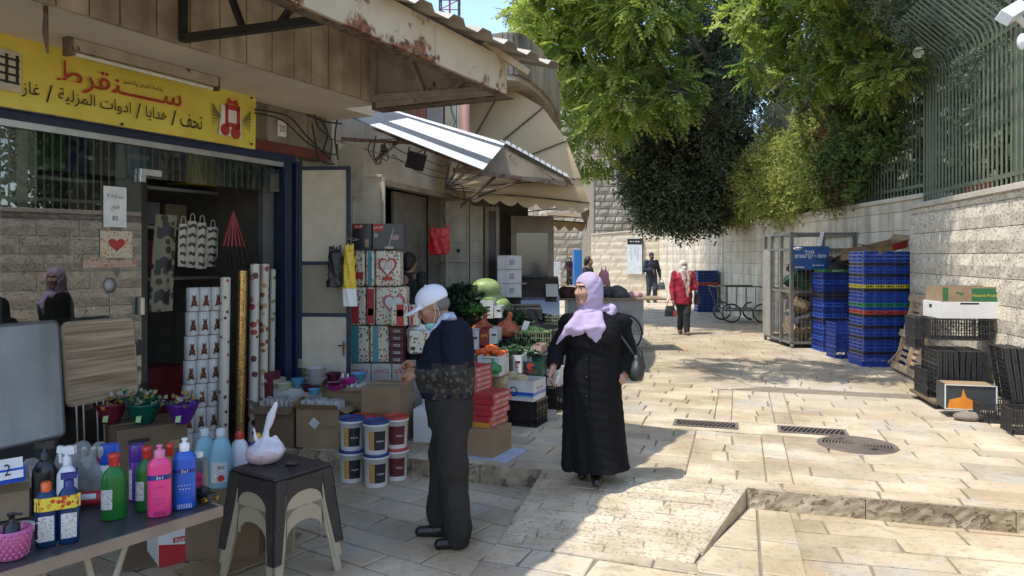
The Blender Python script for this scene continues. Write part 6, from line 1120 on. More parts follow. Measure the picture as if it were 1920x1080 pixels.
# gloves
def glove(label, px, Y, m, cuff=None, s=1.):
    a = P(*px, Y); t = T('rubber_glove', label, 'gloves', tuple(a)); q = SDF((-.14*s,-.05,-.60*s), (.14*s,.06,.04), .006)
    q.loft([(-.42*s,0,0,.062*s,.022), (-.25*s,0,0,.055*s,.024), (-.14*s,0,0,.05*s,.022), (-.04*s,0,0,.045*s,.018)], .02, fold=lambda u, z: .10*np.sin(u*5+z*18))
    for i, x in enumerate((-.035,-.012,.012,.035)): q.cap((x*s,.0,-.05*s), (x*1.1*s,.005,.02+.01*(i % 2)), .011*s, .009*s, .01)
    q.cap((.045*s,0,-.16*s), (.07*s,-.02,-.08*s), .013*s, .010*s, .015); q.noise(.003, 40, int(px[0])); q.build('glove', m, t)
    if cuff: q = SDF((-.12*s,-.05,-.62*s), (.14*s,.06,-.35*s), .006); q.loft([(-.59*s,.01,0,.075*s,.026), (-.41*s,0,0,.066*s,.023)], .01, fold=lambda u, z: .08*np.sin(u*6+z*15)); q.build('cuff', cuff, t)
    return t
glove('yellow rubber gloves with long white cuffs hanging on the door leaf', (655,464), 7.1, PY, PW, .95)
gb = glove('black rubber gloves bunched up left of the yellow ones', (628,466), 7.13, plas('matt_black', (.012,.012,.012), rough=.5), None, 1.0); gb.scale = (1.25,1.2,.88)
hk = T('wire_hook', 'bent wire hooks on the door leaf holding the gloves', 'hook', tuple(P(658,450,7.2))); b = MB(); b.tube([(-.06,0,.0),(0,-.05,.01),(.03,-.1,-.01),(.08,-.1,.0)], .004, 5); b.tube([(-.02,0,.01),(.05,-.06,.015),(.09,-.07,0)], .003, 5); b.build('wire', CHROME, hk)
rb = SDF((-.2,-.08,-.45),(.2,.08,.1),.009); rb.loft([(-.38,0,0,.13,.045),(-.2,.0,0,.14,.05),(-.03,0,0,.135,.035)], .02, e=3., fold=lambda u, z: .05*np.sin(u*7+z*14)); rb.cap((-.09,0,-.05),(-.07,0,.03),.012,.008); rb.cap((.09,0,-.05),(.12,0,.04),.015,.008); rb.noise(.006,25,4)
tag(rb.build('shopping_bag', mat('red_plastic_film', (.48,.012,.012), .35, bump=.3), None, loc=P(824,424,10.0)), 'bright red plastic bag hanging on the steel door frame', 'bag')
# ================================================================ INSIDE THE SHOP
def sh(s, w, z): return W(s,w,z)
def intb(label, px, w, dpt, m, name='shelf_box', cat='box', **k):
    x0,y0,x1,y1 = px; a, b_ = L(x0,y1,w), L(x1,y0,w); t = T(name, label, cat, tuple(W((a.x+b_.x)/2,w+dpt/2,a.z)), SA, k.get('group')); MB().box((0,0,(b_.z-a.z)/2), (b_.x-a.x,dpt,b_.z-a.z)).build('body', m, t, bevel=.003)
    for (s_, u, v, pw, ph, pm) in k.get('prints', ()): text(s_, frame(((u-.5)*(b_.x-a.x), -dpt/2-.003, v*(b_.z-a.z)), (1,0,0), (0,0,1)), width=pw*(b_.x-a.x), height=ph*(b_.z-a.z), m=pm, parent=t)
    return t
shf = T('shelf_unit', 'grey metal shelves inside the shop behind the glass', 'shelves', tuple(F0), SA); SHM = mat('shelf_metal', (.30,.29,.27), .5, bump=0)
for px in ((60,318,420,334), (268,420,415,428), (268,520,420,527)): a, b_ = L(px[0],px[3],1.0), L(px[2],px[1],1.0); lb(MB(), a.x, b_.x, 1.0, 1.45, a.z, a.z+.03).build('shelf', SHM, shf)
for x in (62,300,420): a = L(x,500,1.0); lb(MB(), a.x-.02,a.x+.02,1.46,1.5,0,2.9).build('upright', SHM, shf)
GREENP = spots('green_pack_print', (.05,.16,.04), [(.05,.16,.04),(.3,.35,.2),(.05,.16,.04)], 9, .4, .3); BLUEP = spots('blue_pack_print', (.03,.05,.16), [(.03,.05,.16),(.2,.25,.35)], 9, .4, .3)
for i, (px, m, lab, pr) in enumerate((((62,240,92,318),GREENP,'green printed box, leftmost on the top shelf inside',()), ((93,246,123,318),GREENP,'green printed box, second on the top shelf inside',()), ((124,252,166,322),BLUEP,'navy printed box on the top shelf inside',()), ((167,258,236,326),mat('greyish_carton',(.20,.20,.19),.6),'grey carton on the top shelf inside',()), ((240,268,282,330),mat('blue_cooker_box',(.02,.07,.16),.4),'blue box lettered PRESSURE COOKER on the top shelf',(('PRESSURE COOKER',.5,.55,.9,.12,LABW),)), ((284,285,350,334),mat('brown_box_dark',(.10,.06,.05),.6),'brown carton on the top shelf behind the patch fitting',()), ((352,292,424,345),mat('yellow_pack',(.50,.40,.03),.5),'bright yellow pack right on the top shelf inside',()))): intb(lab, px, 1.02, .3, m, prints=pr)
for i, (px, m, lab) in enumerate((((272,452,296,520),mat('dark_red_pot',(.16,.02,.03),.4),'dark red box on the lower shelf inside the doorway'), ((272,380,300,420),mat('dull_box',(.13,.13,.12),.6),'grey box on the middle shelf inside the doorway'), ((310,385,350,420),mat('dull_tan_box',(.18,.13,.08),.6),'tan box on the middle shelf inside the doorway'))): intb(lab, px, 1.05, .3, m)
def hang(name, label, cat, px, w, m, m2, wav=.02, tex=None, skew=0, th=.006, bars=5):
    x0,y0,x1,y1 = px; a, b_ = L(x0,y1,w), L(x1,y0,w); wd, h = b_.x-a.x, b_.z-a.z; t = T(name, label, cat, tuple(W((a.x+b_.x)/2,w,b_.z)), SA); b = MB(); f = lambda u, v: ((u-.5)*wd+skew*v, wav*math.sin(u*7+v*2), -v*h)
    b.grid(f, 8, 8); b.grid(lambda u, v: tuple(Vector(f(1-u, v))+Vector((0,th,0))), 8, 8); b.build('cloth', m, t); k = MB()
    for i in range(bars): v0 = (i+.35)/bars; k.grid(lambda u, v: tuple(Vector(f(.15+.7*u, v0+v*.35/bars+.02*math.sin(u*9+i)))+Vector((0,-.004,0))), 8, 1)
    k.build('print', m2, t); return t
CREAMC = mat('cream_cotton', (.46,.42,.32), .9, bump=.2); OLV = mat('olive_cloth', (.12,.11,.06), .9)
hang('prayer_banner', 'long dark cream and black banner hanging in the shop doorway', 'banner', (292,404,334,585), .12, spots('banner_print', (.22,.20,.13), [(.03,.03,.02),(.22,.20,.13),(.05,.05,.03)], 13, .8, .4), BLACK, .015, skew=-.05, bars=3)
for i, (px, lab) in enumerate((((336,420,352,500),'cream cloth bag with black script, leftmost of four hanging'), ((352,415,370,502),'cream cloth bag with black script, second of four hanging'), ((370,418,388,504),'cream cloth bag with black script, third of four hanging'), ((388,426,410,500),'cream cloth bag with black script, rightmost of four hanging'))):
    t_ = hang('cloth_bag', lab, 'bag', px, .10+.03*i, CREAMC, BLACK, .012, bars=5); b = MB(); b.tube([(-.025,0,0), (-.02,0,.05), (0,0,.065), (.02,0,.05), (.025,0,0)], .004, 5); b.build('handle', CREAMC, t_)
br = T('broom_bunch', 'bunch of dark bristled hand brooms with red handles hanging in the doorway', 'brooms', tuple(W(*L(437,400,.05))), SA)
for i in range(6):
    x = (i-2.5)*.035; b = MB(); b.tube([(0,0,.02), (x*1.4,-.01,-.30)], .011, 8); b.build('handle', mat('dark_red_handle', (.22,.015,.02), .35, bump=0), br); q = MB(); rr = random.Random(i)
    for k in range(60): a_ = rr.uniform(0,6.28); r_ = rr.random()**.5; q.tube([(x*1.4+.012*r_*math.cos(a_), -.01+.012*r_*math.sin(a_), -.31), (x*1.9+.055*r_*math.cos(a_), -.01+.05*r_*math.sin(a_), -.46-rr.uniform(0,.04))], .0035, 3, cap=False)
    q.build('bristles', mat('dark_bristle', (.035,.022,.018), .8, bump=0), br)
tag(MB().box((0,0,.5), (.4,.5,1.)).build('dark_fabric_pile', mat('dark_red_cloth', (.16,.008,.012), .8), None, loc=W(-.95,.75,-.28), rz=SA), 'dark red covered pile low inside the shop', 'bundle')
# papers on the glass
def paper(label, px, m, items=(), w=-.006, name='paper_notice'):
    x0,y0,x1,y1 = px; a, b_ = L(x0,y1,w), L(x1,y0,w); wd, h = b_.x-a.x, b_.z-a.z; t = T(name, label, 'notice', tuple(W((a.x+b_.x)/2,w,a.z)), SA); b = MB(); b.box((0,0,h/2), (wd,.0012,h)); b.build('paper', m, t)
    for (s_, u, v, pw, ph, pm) in items: text(s_, frame(((u-.5)*wd, -.0022, v*h), (1,0,0), (0,0,1)), width=pw*wd, height=ph*h, m=pm, parent=t)
    return t
paper('white handwritten price note taped high on the glass', (194,352,237,425), WHITE, (('3 '+arabic('بردايه'),.5,.76,.72,.12,BLACK), (arabic('قطع'),.5,.48,.35,.14,BLACK), ('85',.5,.22,.25,.12,BLACK)))
HP = spots('flower_frame_print', (.60,.52,.36), [(.60,.52,.36),(.55,.25,.05),(.5,.05,.05)], 60, .5, .4)
p_ = paper('small flowery sticker with red heart on the glass below the price note', (188,434,248,483), HP, (), name='sticker'); k = MB(); k.prism([(16*math.sin(t)**3/17*.075, (13*math.cos(t)-5*math.cos(2*t)-2*math.cos(3*t)-math.cos(4*t))/17*.06) for t in [2*PI*i/20 for i in range(20)]], -.001,.0, 0, Matrix(((1,0,0,0),(0,0,1,-.001),(0,1,0,.10),(0,0,0,1)))); k.build('heart', RED, p_)
paper('orange and white printed strip across the glass under the heart sticker', (155,487,255,502), spots('orange_strip_print', (.50,.32,.22), [(.5,.32,.22),(.55,.1,.05),(.55,.45,.35)], 50, .5, .45), (), name='sticker')
bl_ = T('balloon_sticker', 'pale balloon shaped sticker on the glass beside the door', 'sticker', tuple(W(*L(207,560,-.006))), SA); k = MB(); k.lathe([(.001,-.0005),(1,0),(.001,.0005)], (0,0,.10), 20, sx=.05, sy=.058, M=mx3(R(90),0,0)); k.box((0,0,-.05), (.005,.001,.19)); k.bar((-.05,0,-.16),(.05,0,-.135),.004,.001); k.bar((-.05,0,-.135),(.05,0,-.16),.004,.001); k.build('sticker', mat('pale_grey_film', (.42,.42,.38), .6, bump=0), bl_)
LACE = spots('lace', (.40,.36,.25), [(.15,.13,.09),(.40,.36,.25),(.5,.46,.34)], 50, .8, .4)
lc = T('lace_hanging', 'cream lace hanging with tassels in the shop window at far left', 'textile', tuple(W(*L(20,225,.06))), SA); b = MB(); b.grid(lambda u, v: ((u-.7)*.60, .01*math.sin(u*20), -v*.55), 8, 6); b.build('upper_lace', LACE, lc); b = MB(); b.grid(lambda u, v: (-.42+(u-.5)*.5*(1-v)+v*.12, .004, -.55-v*(.36 if u > .3 else .2)), 8, 6); b.build('pointed_lace', LACE, lc)
# man inside and his doorway are further on
# ================================================================ FRUIT AND VEGETABLE STALL
BLKC = plas('black_crate', (.014,.014,.015), rough=.4)
def crate_mesh(w, d, h, fine=6, rows=3, t=.006):
    b = MB()
    for z in (t, h-t): 
        for y in (-d/2,d/2): b.bar((-w/2,y,z), (w/2,y,z), t*2, t*2)
        for x in (-w/2,w/2): b.bar((x,-d/2,z), (x,d/2,z), t*2, t*2)
    for k in range(1, rows): z = h*k/rows; [b.bar((-w/2,y,z), (w/2,y,z), t, t*1.5) for y in (-d/2,d/2)]; [b.bar((x,-d/2,z), (x,d/2,z), t, t*1.5) for x in (-w/2,w/2)]
    return b
def crate(label, at, d, rz=0, m=None, group=None, name='plastic_crate', slat=.028, floor=True, solid=.35):
    w, dd, h = d; m = m or BLKC; t = T(name, label, 'crate', tuple(at), rz, group); b = crate_mesh(w, dd, h)
    b.build('rim_and_rails', m, t)
    for (ax, ln, off) in (('x', w, -dd/2), ('x', w, dd/2), ('y', dd, -w/2), ('y', dd, w/2)):
        n_ = max(3, int(ln/slat)); q = MB()
        for i in range(1, n_):
            v = -ln/2+ln*i/n_; p0, p1 = ((v,off,.008),(v,off,h-.008)) if ax == 'x' else ((off,v,.008),(off,v,h-.008)); q.bar(p0, p1, .007 if i % 3 else .014, .007)
        for i in range(0, n_, 2):
            v0 = -ln/2+ln*i/n_; v1 = -ln/2+ln*min(i+2,n_)/n_; s_ = 1 if (i//2) % 2 else -1; z0, z1 = (h*.35,h*.66) if s_ > 0 else (h*.66,h*.35)
            q.bar((v0,off,z0) if ax == 'x' else (off,v0,z0), (v1,off,z1) if ax == 'x' else (off,v1,z1), .005, .005)
        q.build('side_lattice', m, t)
    if floor:
        q = MB(); n_, k_ = max(3, int(w/.05)), max(3, int(dd/.05)); [q.bar((-w/2+w*i/n_,-dd/2,.006), (-w/2+w*i/n_,dd/2,.006), .008 if i % 3 else .018, .006) for i in range(1, n_)]; [q.bar((-w/2,-dd/2+dd*i/k_,.006), (w/2,-dd/2+dd*i/k_,.006), .008 if i % 3 else .018, .007) for i in range(1, k_)]; [q.bar((-w/2+w*i/n_,-dd/2+dd*j/k_,.006), (-w/2+w*(i+1)/n_,-dd/2+dd*(j+1)/k_,.006), .005) for i in range(0, n_, 2) for j in range(0, k_, 2)]; q.build('base', m, t)
    return t
def pile(name, label, cat, at, R_, n, r, m, seed=0, group=None, itemname=None, sx=1., flat=.6, rz=0, jitter=.2, shape=None):
    """heap of round produce: every piece its own thing would be too small; pieces are parts of the heap"""
    t = T(name, label, cat, tuple(at), rz, group); rr = random.Random(seed); base = shape or MB().ball((0,0,0), (r*sx,r,r*.92), 10); me = base.mesh(itemname or name, m)
    for i in range(n):
        a_, q = rr.uniform(0,6.28), rr.random()**.5; x, y = R_[0]*q*math.cos(a_), R_[1]*q*math.sin(a_); z = R_[2]*(1-q*q)*rr.uniform(.5,1)+r*flat; o = bpy.data.objects.new(itemname or name, me); link(o, t); o.location = (x,y,z); o.rotation_euler = (rr.uniform(-.5,.5), rr.uniform(-.5,.5), rr.uniform(0,6.28)); s_ = 1+rr.uniform(-jitter,jitter); o.scale = (s_,)*3
    return t
def greens(label, at, R_, n, m, size=.10, ll=.05, lw=.016, kind='tuft', droop=.1, name='leafy_greens'):
    t = T(name, label, 'vegetables', tuple(at)); p, d = blobs([((0,0,0), R_)], n, RNG, .3, 0); d[:,2] = np.abs(d[:,2])+.3; leaves('leaves', p, nrm(d), t, m, kind=kind, size=size, ll=ll, lw=lw, pairs=6, droop=droop); return t
LV = leafmat('vegetable_leaf', (.012,.05,.012), (.05,.14,.03), .25); LVL = leafmat('light_vegetable_leaf', (.06,.16,.03), (.2,.34,.08), .3); LVD = leafmat('dark_vegetable_leaf', (.008,.02,.01), (.03,.06,.03), .1)
MELN = mat('pale_green_melon', (.20,.30,.09), .45, bump=.1, scale=7, col2=(.34,.42,.17)); CANT = mat('cantaloupe', (.42,.30,.15), .8, bump=.8, bscale=70, scale=30, col2=(.50,.40,.24)); CAR = mat('orange_net', (.75,.13,.015), .5, bump=.8, bscale=90); ONI = mat('red_net_onions', (.30,.05,.02), .5, bump=.8, bscale=80, scale=20, col2=(.45,.13,.04)); ZUC = mat('zucchini', (.12,.22,.05), .35, scale=14, col2=(.25,.36,.12), bump=0); AUB = mat('aubergine', (.010,.006,.014), .2, bump=0)
rk = T('stall_stand', 'dark stepped stand carrying the fruit and vegetable boxes', 'stand', (0,0,0)); DC = mat('dark_stand_cloth', (.035,.033,.03), .9)
for i, (y0, y1, z, x0, x1) in enumerate(((7.7,8.3,.40,-.62,.30), (8.3,9.0,.60,-.66,.50), (9.0,9.8,.80,-.66,.62), (9.8,10.9,1.0,-.7,.40))): MB().box(((x0+x1)/2,(y0+y1)/2,z/2), (x1-x0,y1-y0-.004,z)).build('step', DC, rk)
def fbox(label, x0, x1, y0, y1, Y, dpt, rz, m, prints=(), patches=(), hole=True, openb=True, zoff=0.):
    a, b_ = P(x0,y1,Y), P(x1,y0,Y); w_, h = b_.x-a.x, b_.z-a.z; t = carton(label, ((a.x+b_.x)/2, Y+dpt/2, a.z+zoff), (w_,dpt,h), rz, m, prints=prints, patches=patches, open_=1 if openb else None, name='fruit_carton', cat='fruit box', tape=False)
    if hole: MB().box((w_*.12,-dpt/2-.001,h*.62), (.05,.003,.022)).build('hand_hole', BLACK, t, bevel=.0)
    return t
gBLUE = mat('pale_blue_carton', (.30,.40,.50), .6, bump=0); WF = mat('white_fruit_carton', (.62,.61,.57), .6, bump=.05)
crate('black crate under the melon box', (.12,7.62,0), (.40,.32,.26), R(-24), group='black crates at the fruit stall'); t_ = carton('white and blue printed carton full of melons beside the woman', (.06,7.60,.262), (.48,.33,.20), R(-24), WF, open_=1, prints=(('O','f',.55,.45,.09,.10,BLACK),('MELON','r',.5,.6,.16,.03,PN)), patches=(('f',.5,.35,.48,.035,PB),('f',.5,.22,.48,.02,PLB),('r',.5,.35,.33,.035,PB)), name='fruit_carton', cat='fruit box')
for i, (x, y, r, lab) in enumerate(((-.12,7.53,.095,'netted yellow melon, left one in the white and blue carton'), (-.0,7.66,.09,'netted yellow melon, rear one in the white and blue carton'), (.10,7.53,.085,'netted yellow melon, right one in the white and blue carton'))): tag(MB().ball((0,0,0), (r*1.12,r,r*.95), 18).build('melon', CANT, None, loc=(x,y,.43), rz=i), lab, 'melon', 'melons in the carton')
crate('black crate right behind the woman, low at the stall end', (.47,8.45,0), (.34,.34,.26), R(-26), group='black crates at the fruit stall'); fbox('plain white carton on the rear black crate by her hand', 1012,1052,692,728,8.3,.34,R(-22),WF)
fbox('dark green carton with red tomatoes print and lettering', 978,1022,678,706,8.0,.3,R(-12),mat('dark_green_carton',(.01,.05,.03),.5,bump=0), prints=(('PARTY','f',.5,.3,.14,.035,RED),('●','f',.5,.68,.08,.07,RED)))
fbox('white carton with black hand hole holding the orange nets', 903,946,668,706,7.3,.3,R(-18),WF, prints=(('~~~~~','f',.5,.88,.13,.012,PG),))
fbox('pale blue printed carton low behind the man', 876,908,690,712,7.2,.28,R(-10),gBLUE, prints=(('MEXICO','f',.4,.5,.08,.03,PN),), hole=False)
tb_ = SDF((-.12,-.1,-.05),(.12,.1,.14),.008); tb_.ell((0,0,.03),(.07,.05,.05)); tb_.cap((0,0,.05),(-.03,0,.12),.03,.012); tb_.noise(.006,40,3); tag(tb_.build('green_bag', mat('green_film',(.03,.22,.05),.25,bump=.3), None, loc=P(928,698,7.15), rz=.3), 'bright green crumpled bag in front of the white carton', 'bag')
pile('carrot_net', 'bright orange net of carrots on the white carton', 'vegetables', P(920,672,7.55), (.15,.10,.10), 26, .034, CAR, 3, itemname='carrot_bag_lump', sx=1.5); pile('carrot_net', 'smaller orange net lying lower left of the carrots', 'vegetables', P(888,690,7.45), (.07,.06,.03), 10, .03, CAR, 4, itemname='carrot_bag_lump', sx=1.4)
for (x0,x1,y0,y1,Y,m,pr,lab) in ((949,966,665,702,7.9,plas('dark_box',(.03,.035,.03)),(),'slim dark crate of cucumbers beside the white carton'), (967,984,666,700,7.95,WF,(('e','f',.5,.45,.04,.06,RED),),'small white carton with red print, left of three'), (985,1003,656,683,8.3,WF,(('P','f',.5,.45,.05,.05,RED),),'small white carton with red print, middle of three'), (1004,1021,648,678,8.4,mat('peach_carton',(.5,.33,.25),.6),(('O','f',.5,.45,.06,.05,RED),),'small peach printed carton, right of three')): fbox(lab, x0,x1,y0,y1,Y,.3,R(-14),m,pr)
pile('cucumber_heap', 'dark green cucumbers heaped behind the small cartons', 'vegetables', P(968,664,8.35), (.22,.14,.07), 70, .021, mat('cucumber',(.012,.045,.012),.35,bump=0), 15, itemname='cucumber', sx=3.6); greens('dark green leaves left of the zucchini crate', P(945,658,8.7), (.18,.15,.03), 160, LVD, .09, .06, .014); greens('fresh green bunches behind the white carton', P(985,650,8.85), (.16,.1,.02), 110, LVD, .10, .06, .012)
cz_ = crate('pale green plastic crate of zucchini in the middle of the stall', P(1000,656,8.95), (.42,.28,.235), R(-6), plas('pale_green_crate',(.22,.26,.12)), name='vegetable_crate'); pile('zucchini_heap', 'light green zucchini heaped in the pale green crate', 'vegetables', P(1000,626,9.0), (.17,.10,.05), 40, .028, ZUC, 5, itemname='zucchini', sx=2.4)
for i, (x0,x1,y0,y1,m,pr,lab) in enumerate(((882,902,620,656,WF,(('EXPORT','f',.5,.6,.10,.04,RED),('^','f',.5,.85,.04,.03,RED)),'white carton with red EXPORT print behind the man'), (903,921,617,648,mat('brick_red_carton',(.28,.03,.02),.6),(('APS','f',.5,.6,.08,.04,PY),),'brick red carton with yellow letters behind the man'), (921,936,617,645,WF,(),'white carton end with dark hole right of the red one'))): fbox(lab, x0,x1,y0,y1,8.6,.3,R(-10),m,pr,hole=i != 1)
def netbag(label, px, Y, s, seed):
    q = SDF((-.2*s,-.16*s,-.02),(.2*s,.16*s,.42*s),.012); q.ell((0,0,.07*s),(.14*s,.11*s,.08*s)); q.ell((.05*s,0,.06*s),(.10*s,.09*s,.06*s)); q.cap((0,0,.08*s),(.02,0,.19*s),.09*s,.03*s,.06); q.cap((.02,0,.19*s),(.035,0,.24*s),.02*s,.028*s,.02); q.ell((-.06*s,.0,.05*s),(.09*s,.08*s,.06*s)); q.noise(.008,28,seed); return tag(q.build('net_bag', ONI, None, loc=P(*px,Y)), label, 'net bag')
netbag('red net sack of onions, left of two on the stall', (905,628), 9.1, 1.0, 1); netbag('tall red net sack of onions, right of two on the stall', (951,632), 9.0, 1.15, 2)
pile('fruit_heap', 'reddish fruit under the net sacks', 'fruit', P(925,632,9.2), (.25,.12,.06), 30, .035, mat('red_fruit',(.30,.04,.02),.4,bump=0), 8, itemname='fruit')
fbox('brown wooden tray of greens under the cabbages', 868,897,577,601,9.6,.3,R(-8),mat('brown_tray',(.25,.12,.05),.7)); fbox('tall white carton below the pale watermelons', 903,928,563,597,9.7,.3,R(-8),WF,(('~~','f',.6,.2,.06,.02,BLACK),)); fbox('narrow white carton right of the tall one', 929,943,574,596,9.6,.25,R(-8),WF)
for i, (x, y, r, lab) in enumerate(((911,541,.17,'pale green watermelon on top, leftmost of the three'), (921,562,.15,'pale green watermelon in the middle of the three'), (938,572,.13,'pale green watermelon at the right end of the three'))): tag(MB().ball((0,0,0), (r*1.2,r,r*.82), 18).build('watermelon', MELN, None, loc=P(x,y,10.0), rz=i*.6), lab, 'watermelon', 'pale green watermelons')
greens('big bunch of dark chard standing at the left of the stall', P(862,562,9.9), (.23,.17,.07), 340, LVD, .14, .10, .03); greens('lighter lettuce leaves below the watermelons', P(885,585,9.5), (.16,.11,.02), 90, LV, .08, .06, .022); greens('dark parsley bunch next to the lettuce', P(850,590,9.6), (.16,.14,.12), 300, LVD, .14, .07, .02)
pile('aubergine_heap', 'glossy dark aubergines heaped at the back of the stall', 'vegetables', P(1010,607,10.0), (.34,.22,.09), 46, .04, AUB, 9, itemname='aubergine', sx=1.9); greens('dark green pepper leaves at the rear of the stall', P(965,604,9.9), (.18,.2,.07), 220, LVD, .14, .09, .02)
cr_ = crate('pale green wire rack end at the back of the stall', P(1040,612,9.9), (.22,.28,.14), R(-10), MATS['plastic_pale_green_crate'], name='vegetable_crate')
tg_ = tag(MB().slab([P(977,618,8.9), P(983,601,8.9), P(994,603,8.92), P(987,621,8.92)], .004).build('price_card', WHITE), 'blank white price card stuck in the vegetables', 'price card')
# boxed goods between man and woman
bc = carton('plain brown carton on a pale sheet, base of the red box pile', (-.20,6.46,0), (.26,.36,.235), R(-26), KRAFT, tape=True, patches=(('r',.5,.12,.36,.008,TAPE),))
tag(MB().box((0,0,.004), (.42,.46,.006)).build('cardboard_sheet', mat('pale_blue_sheet', (.42,.48,.58), .6, bump=0), None, loc=(-.14,6.42,.002), rz=R(-26)), 'pale bluish flat sheet beneath the brown carton at the kerb', 'cardboard')
ORB = mat('orange_carton', (.60,.25,.03), .5, bump=0); PKB = mat('pink_red_carton', (.52,.10,.09), .5, bump=0)
e1_ = Vector((math.cos(R(-26)), math.sin(R(-26)), 0)); e2_ = Vector((-e1_.y, e1_.x, 0)); names_ = ['lowest','second','third','fourth','fifth','sixth','seventh','eighth']
for k in range(6): carton(names_[k]+(' orange ended' if k == 0 else ' red')+' box of the front pile between the man and the melons', Vector((-.21,6.50,.236+k*.046))+e2_*(.02+.035*(k//2))-e1_*(.01*(k % 2)), (.20,.34,.045), R(-26), ORB if k == 0 else REDB, prints=(('ART WORK','r',.5,.5,.26,.022,LABW),), patches=(('r',.5,.5,.34,.044,PKB),), tape=False, name='red_box', group='flat red boxes stacked between the man and the melons')
for k in range(8): carton(names_[k]+' red box of the rear pile behind the front red boxes', Vector((-.36,7.0,.30+k*.047))+e2_*(.01*(k % 3)), (.20,.34,.046), R(-26), REDB, prints=(('ART WORK','r',.5,.5,.26,.022,LABW),), patches=(('r',.5,.5,.34,.045,PKB),), tape=False, name='red_box', group='flat red boxes stacked between the man and the melons')
carton('white carton holding up the rear pile of red boxes', (-.36,7.0,0), (.3,.34,.298), R(-26), WBOX, tape=False)
# fridge, foam boxes, glass counter
fr = T('display_fridge', 'tall glass door drinks fridge at the end of the stall', 'fridge', (.33,12.1,0)); FRM = mat('grey_fridge', (.32,.29,.25), .5, bump=.05, dirt=.3)
MB().box((0,.3,1.175), (.68,.6,2.35)).build('cabinet', FRM, fr, bevel=.01); b = MB()
for x in (-.30,.30): b.box((x,-.02,1.2), (.09,.04,2.3))
for z in (.1,2.2): b.box((0,-.02,z), (.51,.04,.22))
b.build('door_frame', mat('brown_grey_frame', (.24,.20,.16), .5, dirt=.3), fr); MB().box((0,-.012,1.15), (.51,.02,1.85)).build('glass', mat('fridge_glass', (.06,.07,.07), .08, spec=.9, bump=0), fr)
for i in range(3): bx(['lowest','middle','topmost'][i]+' white foam box of the pile beside the dark door', 932, 978, 558-(i+1)*26.5, 558-i*26.5, 10.9, .35, mat('polystyrene', (.62,.60,.56), .7, bump=.1), 'foam_box', 'box', 'white foam boxes', bev=.01, parts=((.6,.5,.2,.4,mat('grey_label',(.35,.33,.36),.6,bump=0)),))
gc = T('glass_counter', 'curved glass display counter at the back of the stall', 'counter', tuple(P(1000,600,11.3))); gz = -gc.location.z
MB().box((0,.3,gz/2-.02), (.86,.6,-gz+.0)).build('cabinet', mat('dark_steel', (.06,.06,.055), .4, dirt=.3), gc); b = MB(); b.grid(lambda u, v: ((u-.5)*.8, .5-.48*math.sin(v*PI/2)*1.0, .03+.62*math.cos(v*PI/2)), 6, 8); b.build('curved_glass', mat('smoked_glass', (.05,.05,.05), .06, spec=1., bump=0, coat=1.), gc)
b = MB(); b.prism([(0,.03),(.5,.03)]+[(.5-.48*math.sin(v*PI/16)-.0, .03+.62*math.cos(v*PI/16)) for v in range(9)], -.41,-.40, 0, Matrix(((0,0,1,0),(1,0,0,0),(0,1,0,0),(0,0,0,1)))); b.build('end_glass', mat('grey_end_panel', (.10,.10,.095), .3, bump=0), gc)
b = MB(); b.tube([(-.52,.0,.02), (-.42,.0,.5), (-.30,.0,.55), (-.1,.1,.55)], .014, 6); b.build('stay_bar', SHM, gc)
MB().box((.28,-.02,.45), (.18,.01,.22), 0, mx3(R(-35),0,0)).build('pale_tray', plas('tray', (.55,.53,.48)), gc)  # tray is plain pale plastic in one even colour
# ================================================================ RIGHT SIDE OF THE STREET
GALV = mat('galvanised_steel', (.20,.19,.165), .5, bump=.15, metal=.4, dirt=.4); GALVL = streaks(mat('pale_steel_sheet', (.34,.32,.28), .5, bump=.1, metal=.3), .5, 10)
cg = T('collection_cage', 'tall steel cage for collecting cardboard with a blue hebrew sign', 'cage', (5.15,13.76,0)); CW, CD, CHt = 1.15, 1.42, 2.14
for x, y in ((0,0), (CW,0), (0,CD), (CW,CD), (0,.52), (0,1.05)): b = MB(); b.box((x,y,CHt/2+.05 if y in (0,CD) else CHt/2), (.06,.06,CHt-.1)); b.build('post', GALV, cg)
for z in (.10, 1.04, 1.82, 2.11):
    for a, b_ in (((.03,0),(CW-.03,0)), ((.03,CD),(CW-.03,CD)), ((0,.03),(0,CD-.03)), ((CW,.03),(CW,CD-.03))): b = MB(); b.bar((*a,z), (*b_,z), .045, .045); b.build('rail', GALV, cg)
MB().box((-.005,CD-.21,.98), (.02,.42,1.72)).build('side_sheet', GALVL, cg); MB().box((-.034,.80,.98), (.02,.5,1.70)).build('door_sheet', GALVL, cg) if 0 else None
b = MB(); b.slab([(-.035,1.0,.12), (-.035,1.42,.12), (-.035,1.42,1.82), (-.035,1.0,1.82)], .012); b.build('door', GALVL, cg)
def mesh_panel(o, u, v, nu, nv, r=.004):
    b = MB(); o = Vector(o); u = Vector(u); v = Vector(v)
    for i in range(1, nu): b.bar(o+u*i/nu, o+u*i/nu+v, r*2)
    for j in range(1, nv): b.bar(o+v*j/nv, o+v*j/nv+u, r*1.5)
    return b.build('wire_mesh', GALV, cg)
mesh_panel((.03,-.01,.12), (CW-.06,0,0), (0,0,.9), 14, 5); mesh_panel((.03,-.01,1.06), (CW-.06,0,0), (0,0,.76), 14, 4); mesh_panel((-.01,.03,.12), (0,.97,0), (0,0,.9), 12, 5); mesh_panel((CW+.01,.03,.12), (0,1.36,0), (0,0,1.7), 16, 10); mesh_panel((.03,CD,.12), (CW-.06,0,0), (0,0,1.7), 14, 10)
MB().box((CW/2,CD/2,.09), (CW-.05,CD-.05,.02)).build('floor', GALV, cg)
